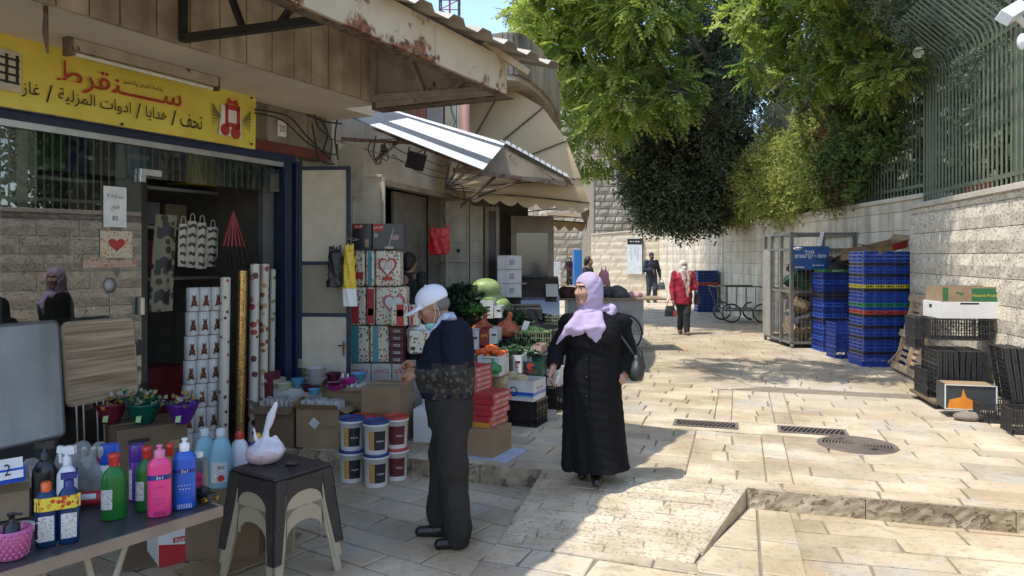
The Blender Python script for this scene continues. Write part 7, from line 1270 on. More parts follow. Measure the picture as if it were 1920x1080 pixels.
for x, y in ((.0,-.02), (CW,0), (0,CD)): b = MB(); b.tube([(x-.02,y,.045), (x+.02,y,.045)], .045, 12); b.build('wheel', GALV, cg)
SBL = mat('blue_sign_panel', (.035,.10,.26), .4, bump=0); s_ = T('cage_sign', 'blue hebrew sign wired to the front of the steel cage', 'sign', (5.15,13.70,1.45)); MB().box((.335,-.01,.215), (.66,.012,.43)).build('panel', SBL, s_)
text('לכימ', frame((.30,-.019,.325),(1,0,0),(0,0,1)), width=.17, height=.075, m=WHITE, parent=s_, bold=.02); text('םינוטרק ףוסיא', frame((.325,-.019,.235),(1,0,0),(0,0,1)), width=.58, height=.085, m=WHITE, parent=s_, bold=.02)
b = MB(); b.box((.12,-.018,.045), (.17,.003,.03)); b.build('small_print_strip', mat('salmon_print',(.55,.35,.33),.5,bump=0), s_); k = MB(); k.lathe([(.001,-.001),(1,0),(.001,.001)], (.09,-.018,.385), 20, sx=.09, sy=.035, M=mx3(R(90),0,0)); k.build('white_emblem', WHITE, s_); text('● ●', frame((.09,-.021,.385),(1,0,0),(0,0,1)), width=.08, height=.02, m=PB, parent=s_); text('-- --- --', frame((.46,-.019,.08),(1,0,0),(0,0,1)), width=.2, height=.02, m=WHITE, parent=s_)
# crushed boxes in and on the cage
rr = random.Random(5); DK = mat('dark_green_film', (.03,.06,.04), .4, bump=.2)  # film is a plain dark green
cols = [KRAFT, KRAFT2, KRAFT, WBOX, mat('dark_green_box',(.02,.06,.03),.6,bump=0), KRAFT2, KRAFT, mat('dark_brown_box',(.07,.035,.025),.7)]
words_ = ['leaning', 'tilted', 'flattened', 'upright', 'crumpled', 'wedged', 'sagging', 'overturned']
lv = ['at the very bottom', 'low down', 'above the lowest', 'in the middle', 'above the middle', 'near the top']
k_ = 0
for j in range(6):
    for i in range(3):
        d_ = (rr.uniform(.3,.5), rr.uniform(.25,.4), rr.uniform(.14,.24)); q = MB(); w_, dd, h = d_; th = .006; M_ = mx3(rr.uniform(-.7,.7), rr.uniform(-.6,.6), rr.uniform(-.5,.5))
        for c, s3 in (((0,0,-h/2), (w_,dd,th)), ((0,-dd/2,0), (w_,th,h)), ((0,dd/2,0), (w_,th,h)), ((-w_/2,0,0), (th,dd,h)), ((w_/2,0,0), (th,dd,h))): q.box((0,0,0), s3, 0, Matrix.Translation(M_ @ Vector(c)) @ M_)
        tag(q.build('crushed_carton', cols[k_ % 8], None, loc=(5.15+.30+i*.28+rr.uniform(-.04,.04), 13.76+.28+rr.uniform(0,.35)+(.3 if i == 2 else 0), .33+j*.22)), words_[(k_*3) % 8]+' '+['brown','dark brown','tan','white','dark green','deep brown','kraft','chocolate'][k_ % 8]+' carton '+['left','centre','right'][i]+' '+lv[j]+' of the cage', 'box', 'discarded cartons in the cage'); k_ += 1
wr = tag(MB().box((0,0,0), (.06,.02,.26), 0, mx3(0,R(12),0)).build('white_strap', PW, None, loc=(5.67,13.7,2.02)), 'white plastic strip tied over the top rail of the cage', 'strip')
# blue crates
BLC = plas('crate_blue', (.025,.085,.42), rough=.4); BLD_ = plas('crate_deep_blue', (.012,.04,.22), rough=.4); CY = plas('crate_yellow', (.72,.58,.03)); CGn = plas('crate_green', (.03,.30,.12)); CRd = plas('crate_red', (.70,.08,.03)); CDk = plas('crate_charcoal', (.03,.03,.045))
CIN = plas('crate_slot_shade', (.006,.012,.05), rough=.6)  # near-black core colour paints the shade behind the crate slats
def folded_mesh(w, d, h, mats_):
    b = MB(); b.box((0,0,h*.5), (w-.03,d-.03,h*.9), 1); 
    for z in (h*.12, h*.86): b.box((0,-d/2+.006,z), (w,.012,h*.17)); b.box((0,d/2-.006,z), (w,.012,h*.2)); b.box((-w/2+.006,0,z), (.012,d-.024,h*.2)); b.box((w/2-.006,0,z), (.012,d-.024,h*.2))
    n_ = int(w/.038)
    for i in range(n_): x = -w/2+.02+(w-.04)*i/(n_-1); b.box((x,-d/2+.008,h*.5), (.008 if i % 4 else .03,.012,h*.56))
    n_ = int(d/.045)
    for i in range(n_): y = -d/2+.02+(d-.04)*i/(n_-1); b.box((-w/2+.008,y,h*.5), (.012,.008 if i % 4 else .03,h*.56))
    return b.mesh('folded_crate', mats_)
ORD = 'first second third fourth fifth sixth seventh eighth ninth tenth eleventh twelfth thirteenth fourteenth fifteenth sixteenth seventeenth eighteenth nineteenth twentieth twenty-first twenty-second twenty-third twenty-fourth twenty-fifth twenty-sixth twenty-seventh twenty-eighth twenty-ninth'.split()
def cstack(n, x, y, z, w, d, h, colour, where, group, seed, rz=0):
    rr = random.Random(seed); cache = {}
    for i in range(n):
        m = colour(i); key = m.name
        if key not in cache: cache[key] = folded_mesh(w, d, h, [m, CIN])
        o = bpy.data.objects.new('folded_crate', cache[key]); link(o); o.location = (x+rr.uniform(-.006,.006), y+rr.uniform(-.006,.006), z+i*h); o.rotation_euler = (0,0,rz+rr.uniform(-.008,.008))
        cn = {'plastic_crate_blue':'blue','plastic_crate_deep_blue':'deep blue','plastic_crate_yellow':'yellow rimmed','plastic_crate_green':'green rimmed','plastic_crate_red':'red rimmed','plastic_crate_charcoal':'blackish blue'}[m.name]
        ord_ = 'lowest' if i == 0 else 'topmost' if i == n-1 else ORD[i]
        tag(o, f'{cn} folded crate, {ord_} up in {where}' if 0 < i < n-1 else f'{cn} folded crate, {ord_} in {where}', 'crate', group)
cstack(21, 5.86, 13.45, 0, .72, .5, .067, lambda i: CDk if i in (8,14,15) else BLD_ if i % 3 else BLC, 'the shaded stack beside the cage', 'folded crates in the shaded stack', 1)
cstack(29, 5.79, 11.72, .12, .78, .5, .057, lambda i: CY if i == 19 else CGn if i == 14 else CRd if i == 12 else CDk if i in (1,5,8,11,18,22,25) else BLC, 'the tall sunlit stack nearest the pallet', 'folded crates in the tall sunlit stack', 2)
crate('full height blue crate at the foot of the tall sunlit stack', (5.79,11.72,0), (.80,.52,.12), 0, BLC, floor=True)
for i in range(3): crate(['lowest','middle','top'][i]+' deep blue crate of the short pile between the two tall stacks', (5.52,12.55,i*.20), (.32,.4,.19), 0, BLD_, 'short pile of open blue crates')
cstack(14, 5.95, 22.9, 0, .62, .5, .09, lambda i: BLD_ if i != 9 else CRd, 'the far stack behind the woman in red', 'folded crates in the far stack', 3)
def lid_box(label, at, d, rz, tilt, m, patches=(), prints=()): t = carton(label, at, d, 0, m, open_=1, flaps=.10, patches=patches, prints=prints, tape=False); t.rotation_euler = (tilt[0], tilt[1], rz); return t
lid_box('crushed brown and red printed carton on top of the tall sunlit stack', (5.85,11.7,1.80), (.55,.36,.10), .25, (R(6),R(-12)), KRAFT, patches=(('f',.7,.5,.25,.1,RED),)); lid_box('open dark carton tipped over on the shaded stack', (5.95,13.4,1.47), (.45,.36,.14), -.15, (R(10),R(14)), mat('dark_fruit_box',(.03,.03,.03),.5)); lid_box('brown open carton leaning on the shaded stack top', (6.02,13.3,1.60), (.42,.3,.12), .1, (R(-20),R(-8)), KRAFT)
carton('green edged dark tray lettered FRATTY under the tipped cartons', (5.86,13.4,1.41), (.70,.46,.055), 0, mat('green_edge_box',(.02,.12,.03),.5,bump=0), prints=(('FRATTY','f',.35,.5,.2,.03,LABW),), tape=False)
# pallet
PW_ = mat('pallet_wood', (.42,.29,.165), .8, bump=.3, bscale=50, scale=8, col2=(.54,.40,.25)); pl_ = T('wooden_pallet', 'broken wooden pallet leaning against the wall beside the blue crates', 'pallet', (5.62,10.6,0))
p0 = G(1690,690,0.02); p1 = G(1775,722,0.02); p0, p1 = Vector((5.72,11.15,.02)), Vector((5.50,10.15,.02)); e = (p1-p0).normalized(); pl_.location = p0; top0 = P(1728,568,10.72); upv = (top0-p0); hgt = upv.length; M_ = frame((0,0,.03), e, upv); wd = (p1-p0).length*1.02
for i, (v, hh) in enumerate(((.03,.10), (.13,.05), (.21,.05), (.29,.05), (.37,.05), (.47,.10), (.57,.05), (.65,.05), (.73,.05), (.81,.05), (.95,.10))): ex = .10 if hh > .06 else 0; MB().box((wd/2+.0, v*hgt, .045 if hh > .06 else -.02), (wd+ex,hh,.018), 0).build('slat', PW_, pl_, bevel=.003).matrix_local = M_
for x in (.06, wd*.55, wd-.05): MB().box((x, hgt*.5, .012), (.045,hgt*.98,.05), 0).build('stringer', PW_, pl_, bevel=.003).matrix_local = M_
b = MB(); b.bar((-.08,.02,.08), (wd*.8,.62,.08), .02); b.build('loose_strip', PW_, pl_).matrix_local = M_
# black crates by the near wall
b0 = G(1810,775,0); brz = R(-12)
MB_ = T('low_trolley', 'low brown dolly board under the black crates by the wall', 'dolly', (5.08,8.62,0), brz); MB().box((0,0,.07), (.66,.85,.03)).build('board', KRAFT2, MB_)
for x in (-.25,.25):
    for y in (-.33,.33): b = MB(); b.tube([(x-.015,y,.028), (x+.015,y,.028)], .027, 10); b.build('wheel', BLKC, MB_)
GRY = plas('worn_black_crate', (.030,.030,.030), rough=.5)
crate('black lattice crate standing lowest left on the dolly', (4.93,8.75,.087), (.26,.5,.30), brz, GRY)
for i in range(9): 
    o = crate(['first','second','third','fourth','fifth','sixth','seventh','eighth','ninth'][i]+' folded black crate from the left standing upright on the dolly', (0,0,0), (.46,.55,.042), 0, GRY, 'folded black crates standing on the dolly', 'folded_crate', slat=.06)
    M_ = Matrix.Translation((4.84+i*.056, 8.62-.012*i, .40)) @ Matrix.Rotation(brz, 4, 'Z') @ Matrix.Rotation(R(90+random.uniform(-3,3)), 4, 'Y') @ Matrix.Translation((0,0,-.02)); o.matrix_world = M_
crate('black lattice crate lying across the top of the upright folded crates', (5.10,8.6,.75), (.62,.42,.24), brz, GRY)
crate('black lattice crate on its side at the left edge of the pile', (4.80,8.9,.62), (.10,.4,.36), brz, GRY)
GB = mat('green_brown_carton', (.30,.21,.12), .7, bump=0); GRN = mat('green_print', (.03,.14,.05), .5, bump=0)
carton('white carton with dark handle hole on the black crates', (5.14,8.55,1.0), (.66,.40,.185), R(-6), WBOX, patches=(('f',.5,.9,.2,.02,BLACK),('l',.5,.7,.07,.04,BLACK)), tape=False); carton('green and brown fruit carton at the very top of the pile', (5.16,8.55,1.187), (.64,.38,.17), R(-4), GB, open_=1, patches=(('f',.75,.45,.32,.15,GRN),('f',.06,.5,.06,.15,GRN)), prints=(('Natural Fruits','f',.72,.42,.26,.03,PY),('~','f',.3,.55,.08,.04,GRN)), tape=False)
fb = carton('open black and orange carton with a torn brown rim below the folded crates', (4.83,7.95,.09), (.48,.30,.26), R(-14), mat('dark_print_carton',(.04,.045,.05),.5,bump=0), open_=1, patches=(), tape=False); MB().box((0,0,.255), (.45,.27,.006)).build('torn_lining', KRAFT, fb); k = MB(); k.prism([(-.22,.01),(.02,.01),(.04,.09),(-.04,.13),(-.07,.22),(-.09,.13),(-.2,.10)], -.001,.001, 0, Matrix(((1,0,0,0),(0,0,1,-.153),(0,1,0,0),(0,0,0,1)))); k.build('orange_print', mat('orange_bird_print',(.70,.24,.02),.5,bump=0), fb)
b = MB(); [b.bar(p, q, .012, .008) for p, q in (((-.24,-.155,0),(-.24,-.155,.26)), ((.24,-.155,0),(.24,-.155,.26)), ((-.24,-.155,.256),(.24,-.155,.256)), ((-.24,-.155,.004),(.24,-.155,.004)))]; b.build('white_edge', LABW, fb)
st_ = tag(MB().ball((0,0,.04), (.16,.1,.05), 12).build('stone', mat('grey_stone', (.22,.18,.15), .9, bump=.8), None, loc=(4.72,7.72,0)), 'flat greyish stone on the paving below the orange carton', 'stone')
crate('black open crate on the paving right of the orange carton', (5.02,7.72,0), (.44,.34,.20), R(-14), GRY, slat=.022)
crate('black open crate at the right edge of the view', (4.97,7.20,0), (.36,.30,.24), R(-14), GRY, slat=.022)
for i in range(6):
    o = crate(['first','second','third','fourth','fifth','sixth'][i]+' folded black crate from the left in the upright stack at the right edge', (0,0,0), (.55,.4,.045), 0, GRY, 'folded black crates upright at the right edge', 'folded_crate', slat=.06)
    o.matrix_world = Matrix.Translation((5.14+i*.055, 7.86-.018*i, .47)) @ Matrix.Rotation(R(-14), 4, 'Z') @ Matrix.Rotation(R(90-8+i*1.2), 4, 'Y')
# cart
ct = T('hand_cart', 'empty steel frame hand cart with spoked wheels by the wall', 'cart', (5.45,19.0,0)); CTM = mat('grey_green_tube', (.09,.10,.07), .5, metal=.2, bump=0); cl, cw_ = 1.0, .75
for x in (0, cl):
    for y in (0, cw_): b = MB(); b.bar((x,y,.28), (x,y,.92), .03); b.build('post', CTM, ct)
for x in (.25,.5,.75):
    for y in (0, cw_): b = MB(); b.bar((x,y,.32), (x,y,.90), .015); b.build('bar', CTM, ct)
for z in (.32,.92):
    for a, b_ in (((0,0),(cl,0)), ((0,cw_),(cl,cw_)), ((0,0),(0,cw_)), ((cl,0),(cl,cw_))): b = MB(); b.bar((*a,z),(*b_,z), .03); b.build('rail', CTM, ct)
MB().box((cl/2,cw_/2,.30), (cl,cw_,.02)).build('deck', mat('grey_plank',(.3,.28,.24),.8), ct)
b = MB(); b.bar((-.03,0,.3),(-.25,.0,.92),.025); b.bar((-.03,cw_,.3),(-.25,cw_,.92),.025); b.bar((-.25,0,.92),(-.25,cw_,.92),.025); b.build('push_bar', CTM, ct)
def wheel(par, at, r, spokes=12, ax='y'):
    M_ = Matrix.Translation(at) @ (mx3(R(90),0,0) if ax == 'y' else mx3(0,R(90),0)); w_ = bpy.data.objects.new('wheel', None); link(w_, par); w_.matrix_local = M_
    b = MB(); b.tube([(r*math.cos(t),r*math.sin(t),0) for t in [2*PI*i/28 for i in range(29)]], .018, 8, cap=False); b.build('tyre', BLKC, w_); b = MB(); b.tube([((r-.025)*math.cos(t),(r-.025)*math.sin(t),0) for t in [2*PI*i/28 for i in range(29)]], .009, 6, cap=False); b.build('rim', CHROME, w_); b = MB(); b.tube([(0,0,-.03),(0,0,.03)], .02, 8)
    for i in range(spokes): t = 2*PI*i/spokes; b.bar((0,0,0), ((r-.02)*math.cos(t),(r-.02)*math.sin(t),0), .004)
    b.build('spokes', CHROME, w_)
for x, y in ((.12,-.05), (.9,-.05), (.12,cw_+.05), (.9,cw_+.05)): wheel(ct, (x,y,.25), .23)
# vendor's barrow behind the woman
vb = T('vendor_barrow', 'wooden topped grey vendor barrow with bicycle wheel behind the woman in black', 'barrow', (1.05,13.3,0)); MB().box((.72,.4,.93), (1.95,.9,.035)).build('top', mat('plank_top',(.25,.18,.11),.8,bump=.3), vb, bevel=.004); MB().box((.62,.4,.60), (1.35,.8,.62)).build('box_body', mat('grey_barrow_sheet',(.33,.32,.29),.6,dirt=.5), vb); wheel(vb, (.92,-.06,.33), .33, 18); wheel(vb, (.92,.86,.33), .33, 18); b = MB(); b.bar((.05,.05,0),(.05,.05,.3),.04); b.bar((.05,.75,0),(.05,.75,.3),.04); b.build('leg', GALV, vb)
CLB = mat('dark_cloth_heap', (.045,.045,.055), .9, bump=.5, bscale=20, scale=8, col2=(.12,.11,.11))
def heap(name, label, at, sz, m, seed, cat='cloth'):
    q = SDF((-sz[0]*1.3,-sz[1]*1.3,-.03), (sz[0]*1.3,sz[1]*1.3,sz[2]*1.5), max(sz)/18); rr = random.Random(seed)
    for _ in range(8): q.ell((rr.uniform(-.5,.5)*sz[0], rr.uniform(-.5,.5)*sz[1], sz[2]*rr.uniform(.2,.45)), (sz[0]*.5,sz[1]*.5,sz[2]*.5), .03)
    q.noise(max(sz)*.05, 14/max(sz)*.3, seed); return tag(q.build(name, m, None, loc=at), label, cat)
heap('folded_cloth_heap', 'dark grey heap of scarves on the barrow behind the woman', (1.85,13.6,.95), (.28,.25,.24), CLB, 1); heap('pink_cloth', 'pale pink cloth at the right of the scarf heap on the barrow', (2.25,13.6,.95), (.14,.14,.12), mat('pale_pink_cloth',(.55,.33,.32),.8,bump=.3), 2); heap('dark_bundle', 'dark brown bundle at the left end of the barrow', (1.05,13.4,.95), (.26,.22,.22), mat('dark_brown_cloth',(.07,.025,.02),.8,bump=.3), 3)
pb = SDF((-.15,-.06,-.35),(.15,.08,.15),.012); pb.loft([(-.28,0,0,.12,.04),(-.05,0,0,.10,.035),(.02,0,0,.05,.02)],.02); pb.cap((-.04,0,0),(-.03,0,.1),.012); pb.cap((.04,0,0),(.03,0,.1),.012); pb.noise(.006,20,1); tag(pb.build('pink_bag', mat('pink_film',(.55,.20,.26),.5,bump=.2), None, loc=P(1132,508,14.5)), 'small pink bag hanging above the barrow beside the lilac scarf', 'bag')
# street map board on the far wall
sb = T('map_board', 'white map board with black heading on the far cross wall', 'sign', tuple(P(1190,514,31.15))); w_, h = 1.02*.66, 1.5
wv = Vector((6.1-3.35,31-31.6,0)).normalized(); sb.rotation_euler = (0,0,math.atan2(wv.y,wv.x)); MB().box((0,0,.75), (.62,.05,1.5)).build('board', mat('map_white',(.55,.60,.62),.4,bump=0), sb, bevel=.004); MB().box((0,-.028,1.36), (.60,.006,.24)).build('heading', BLACK, sb); k = MB(); k.box((.325,0,.75),(.03,.07,1.52)); k.build('side_frame', BLACK, sb); text('-- - ----', frame((0,-.033,1.36),(1,0,0),(0,0,1)), width=.4, height=.03, m=WHITE, parent=sb); text('§ ¤ §', frame((0,-.028,.85),(1,0,0),(0,0,1)), width=.35, height=.5, m=mat('pale_map_line',(.36,.42,.46),.5,bump=0), parent=sb)
# blue bin, utility box and pole, white parked thing far left
def far(label, name, cat, px, Y, dpt, m, **k): return bx(label, px[0],px[2],px[1],px[3],Y,dpt,m,name,cat,bev=.02)
bn = far('blue plastic recycling bin at the street bend', 'recycling_bin', 'bin', (1076,468,1104,536), 40, .9, plas('bin_blue',(.03,.16,.42))); 
far('grey electrical box on the wall beside the old tower', 'utility_box', 'utility box', (1088,415,1103,440), 38, .3, mat('light_grey_box',(.40,.42,.41),.5,bump=0)); b = MB(); b.tube([(0,0,0),(0,0,6)],.06,8); tag(b.build('street_pole', GALV, None, loc=(3.9,35.4,0)), 'thin grey pole at the corner of the old tower', 'pole')
far('white and grey parked cart with goods far down the street', 'parked_cart', 'cart', (1037,492,1052,536), 42, 1.2, mat('dusty_white',(.45,.45,.43),.6,bump=0)); tag(MB().slab([(2.0,41.5,4.0),(4.6,41.5,3.8),(4.7,43.5,4.1),(2.0,43.5,4.3)],.08).build('lean_roof', KRAFT2), 'crooked brown tin roof hanging over the bend', 'roof')
# cctv cameras and lamp on the fence
def cctv(label, at, d, L_, r, m):
    t = T('security_camera', label, 'security camera', tuple(at)); d = Vector(d).normalized(); b = MB(); b.tube([Vector((0,0,0)), d*L_], r, 16); b.build('housing', m, t); b = MB(); b.tube([d*L_*.9, d*(L_*1.02)], r*1.12, 16); b.build('hood', m, t); b = MB(); b.tube([Vector((0,0,0)), -d*.05+Vector((0,0,.02)), Vector((.1,.03,.06)), Vector((.22,.05,.03))], .018, 8); b.build('bracket', m, t)
cw1 = plas('camera_white', (.66,.66,.64)); cctv('small white round security camera on the fence by the bright leaves', P(1735,90,10.9), (-.6,-.5,-.35), .26, .07, cw1)
t = T('security_camera', 'big boxy white security camera at the top right corner', 'security camera', tuple(P(1905,18,6.6))); M_ = frame((0,0,0),(-.62,-.45,-.34),(.3,-.6,.7)); b = MB(); b.add([tuple(M_ @ Vector(p)) for p in ((-.12,-.05,-.07),(.30,-.05,-.07),(.30,.05,-.07),(-.12,.05,-.07),(-.12,-.05,.05),(.30,-.05,.05),(.30,.05,.05),(-.12,.05,.05))], [(3,2,1,0),(4,5,6,7),(0,1,5,4),(1,2,6,5),(2,3,7,6),(3,0,4,7)]); b.build('housing', cw1, t, bevel=.008); b = MB(); b.tube([(0,.0,-.05),(.12,.05,-.12),(.3,.2,-.1)], .03, 10); b.build('arm', cw1, t)
t = T('globe_lamp', 'white oval lamp on the nearest fence bars at the right edge', 'lamp', tuple(P(1917,78,6.8))); b = MB(); b.ball((0,0,0), (.045,.045,.075), 16); b.build('globe', plas('opal',(.7,.7,.68)), t); b = MB(); b.tube([(0,.02,.05),(.1,.1,.06)],.02,8); b.build('bracket', cw1, t)
# garden bits behind the fence
tag(MB().box((9.0,9.2,3.5), (.2,3.2,2.3)).build('garden_shed', mat('grey_green_sheet', (.13,.15,.12), .6, bump=.1, dirt=.3)), 'grey green metal shed wall behind the nearest fence bars', 'shed')
tag(MB().box((7.6,12.2,2.75), (.25,.3,.35)).build('red_can', plas('bright_red',(.6,.03,.01))), 'red object glimpsed low behind the fence bars', 'canister')
# litter and leaves on the paving
lt = MB(); rr = random.Random(3)
for _ in range(420):
    x, y = rr.uniform(-1,6.2), rr.uniform(5.8,18)
    if rr.random() > .35+.65*(x > 4): continue
    c = Vector((x,y,.006)); a_ = rr.uniform(0,6.28); d = Vector((math.cos(a_),math.sin(a_),rr.uniform(0,.3)))*rr.uniform(.012,.03); s2 = Vector((-d.y,d.x,0))*.3; lt.add([c, c+d*.5+s2, c+d, c+d*.5-s2], [(0,1,2,3)])
tag(lt.build('fallen_leaves', mat('dry_leaf', (.16,.12,.05), .8, bump=0)), kind='stuff')
# ================================================================ PEOPLE
SKIN = mat('skin', (.42,.235,.155), .5, bump=.05, scale=12, var=.08); b = SKIN.node_tree.nodes['Principled BSDF']; b.inputs['Subsurface Weight'].default_value = .12; b.inputs['Subsurface Scale'].default_value = .01; b.inputs['Subsurface Radius'].default_value = (1,.35,.2)
SKINT = mat('tanned_skin', (.36,.18,.11), .5, bump=.05, scale=12, var=.08); LIP = mat('lips', (.36,.15,.11), .45, bump=0); BROW = mat('brow_hair', (.035,.022,.016), .8, bump=0); EYEW = mat('eye_white', (.55,.52,.48), .3, bump=0); HAIRB = mat('black_hair', (.012,.010,.010), .5, bump=.4, bscale=150); HAIRG = mat('grey_hair', (.14,.12,.11), .7, bump=.4, bscale=150)
def V3(*a): return Vector(a)
def headf(S, c, F, Uv, s=1., ears=True):
    c = Vector(c); F = Vector(F).normalized(); Uv = (Vector(Uv)-F*F.dot(Vector(Uv))).normalized(); Sd = F.cross(Uv); M = Matrix((Sd,F,Uv)).transposed().to_4x4(); q = lambda a, b_, g: c+(Sd*a+F*b_+Uv*g)*s
    S.ell(q(0,-.012,.025), (.077*s,.097*s,.098*s), .02, M=M); S.ell(q(0,.028,-.045), (.057*s,.062*s,.068*s), .035, M=M); S.cap(q(-.012,.070,-.095), q(.012,.070,-.095), .019*s, .019*s, .025)
    S.cap(q(0,.086,.018), q(0,.107,-.022), .008*s, .0125*s, .012); S.cap(q(0,.103,-.028), q(0,.088,-.034), .014*s, .012*s, .01)
    for x in (-1,1):
        S.ell(q(.034*x,.064,-.022), (.026*s,.024*s,.024*s), .025, M=M); S.cap(q(.012*x,.088,.036), q(.045*x,.072,.034), .009*s, .007*s, .014)
        S.ell(q(.031*x,.090,.010), (.015*s,.010*s,.010*s), .012, sub=True, M=M); S.ell(q(.031*x,.074,.009), (.014*s,.0125*s,.011*s), .004, M=M)
        if ears: S.ell(q(.077*x,-.008,-.006), (.010*s,.019*s,.031*s), .008, M=M); S.ell(q(.085*x,-.003,-.002), (.006*s,.010*s,.016*s), .006, sub=True, M=M)
        S.cap(q(.0*x,.089,-.058), q(.022*x,.080,-.060), .0085*s, .005*s, .007)
    S.cap(q(0,.0895,-.070), q(0,.085,-.072), .009*s, .009*s, .008)
    A = np.array((Sd,F,Uv)); C = np.array(c)
    def pick(p):
        l = (p-C) @ A.T/s; a, b_, g = np.abs(l[:,0]), l[:,1], l[:,2]; o = np.zeros(len(p), int); ds = np.linalg.norm(l, axis=1); h = ds < .15
        o[h & (a < .022) & (b_ > .074) & (g < -.051) & (g > -.077)] = 1; o[h & (a > .014) & (a < .050) & (b_ > .06) & (g > .026) & (g < .037)] = 2
        e = h & (a > .018) & (a < .043) & (b_ > .07) & (g > .003) & (g < .015); o[e] = 3; o[e & (np.abs(a-.031) < .0065)] = 2; o[h & (a > .016) & (a < .045) & (b_ > .07) & (g >= .013) & (g < .018)] = 2
        return o
    return q, pick
def hand(S, w, d, n, th=1, curl=.5, s=1., spread=.0):
    w = Vector(w); d = Vector(d).normalized(); n = (Vector(n)-d*d.dot(Vector(n))).normalized(); t = d.cross(n)*th
    for i in range(4):
        k = w+(d*.080+t*(.030-.0195*i))*s-n*.002*abs(i-1.5)*s; S.cap(w+t*(.014-.009*i)*s, k, .017*s, .0115*s, .012)
        a, p, r = curl*(.5+.08*i), k, .0092*s
        for sg, L_ in enumerate((.040,.026,.021)): L_ *= (1.,1.08,1.02,.82)[i]*s; dr = (d*math.cos(a)+n*math.sin(a)+t*spread*(1.5-i)).normalized(); e = p+dr*L_; S.cap(p, e, r, r*.88, .004); p = e; r *= .88; a += curl*(.75 if sg == 0 else .6)
    b0 = w+(d*.018+t*.020)*s; b1 = b0+(d*.032+t*.026+n*.012)*s; b2 = b1+(d*.030+t*.004+n*.014*(1+curl))*s; b3 = b2+(d*.022-t*.004+n*.010*(1+curl))*s; S.cap(b0,b1,.014*s,.012*s,.01); S.cap(b1,b2,.0115*s,.0098*s,.004); S.cap(b2,b3,.0098*s,.008*s,.004)
    S.ell(w+(d*.045-t*.0)*s, (.030*s,.030*s,.016*s), .015)
def bodyf(S, J, R_, belly=.13, chest=.14):
    """one continuous figure through the joints: neck, shoulders, pelvis, limbs"""
    S.chain([J['pelvis'], J['waist'], J['chest']], [belly, belly*.97, chest], .06); S.cap(J['chest'], J['neck'], chest*.8, .05, .06)
    for s_ in ('l','r'):
        S.cap(J['chest'], J['sh'+s_], .10, .06, .05); S.chain([J['sh'+s_], J['el'+s_], J['wr'+s_]], [.052,.040,.027], .02); S.chain([J['hip'+s_], J['kn'+s_], J['an'+s_]], [.085,.057,.037], .03)
        if 'toe'+s_ in J: S.cap(J['an'+s_], J['toe'+s_]*.6+J['an'+s_]*.4, .03, .018, .02)
    S.cap(J['neck'], J['head'], .052, .055, .03); S.cap(J['pelvis'], J['hipl'], belly*.8, .09, .05); S.cap(J['pelvis'], J['hipr'], belly*.8, .09, .05)
def shoe(S, an, toe, r=.04):
    an = Vector(an); toe = Vector(toe); d = (toe-an); d.z = 0; d.normalize(); z0 = toe.z; heel = Vector((an.x,an.y,z0))-d*.04
    S.cap(heel, heel+d*.05, .036, .038, .02); S.cap(heel+d*.04, toe, .042, .033, .03); S.cap(an, heel+d*.03, .045, .04, .03)
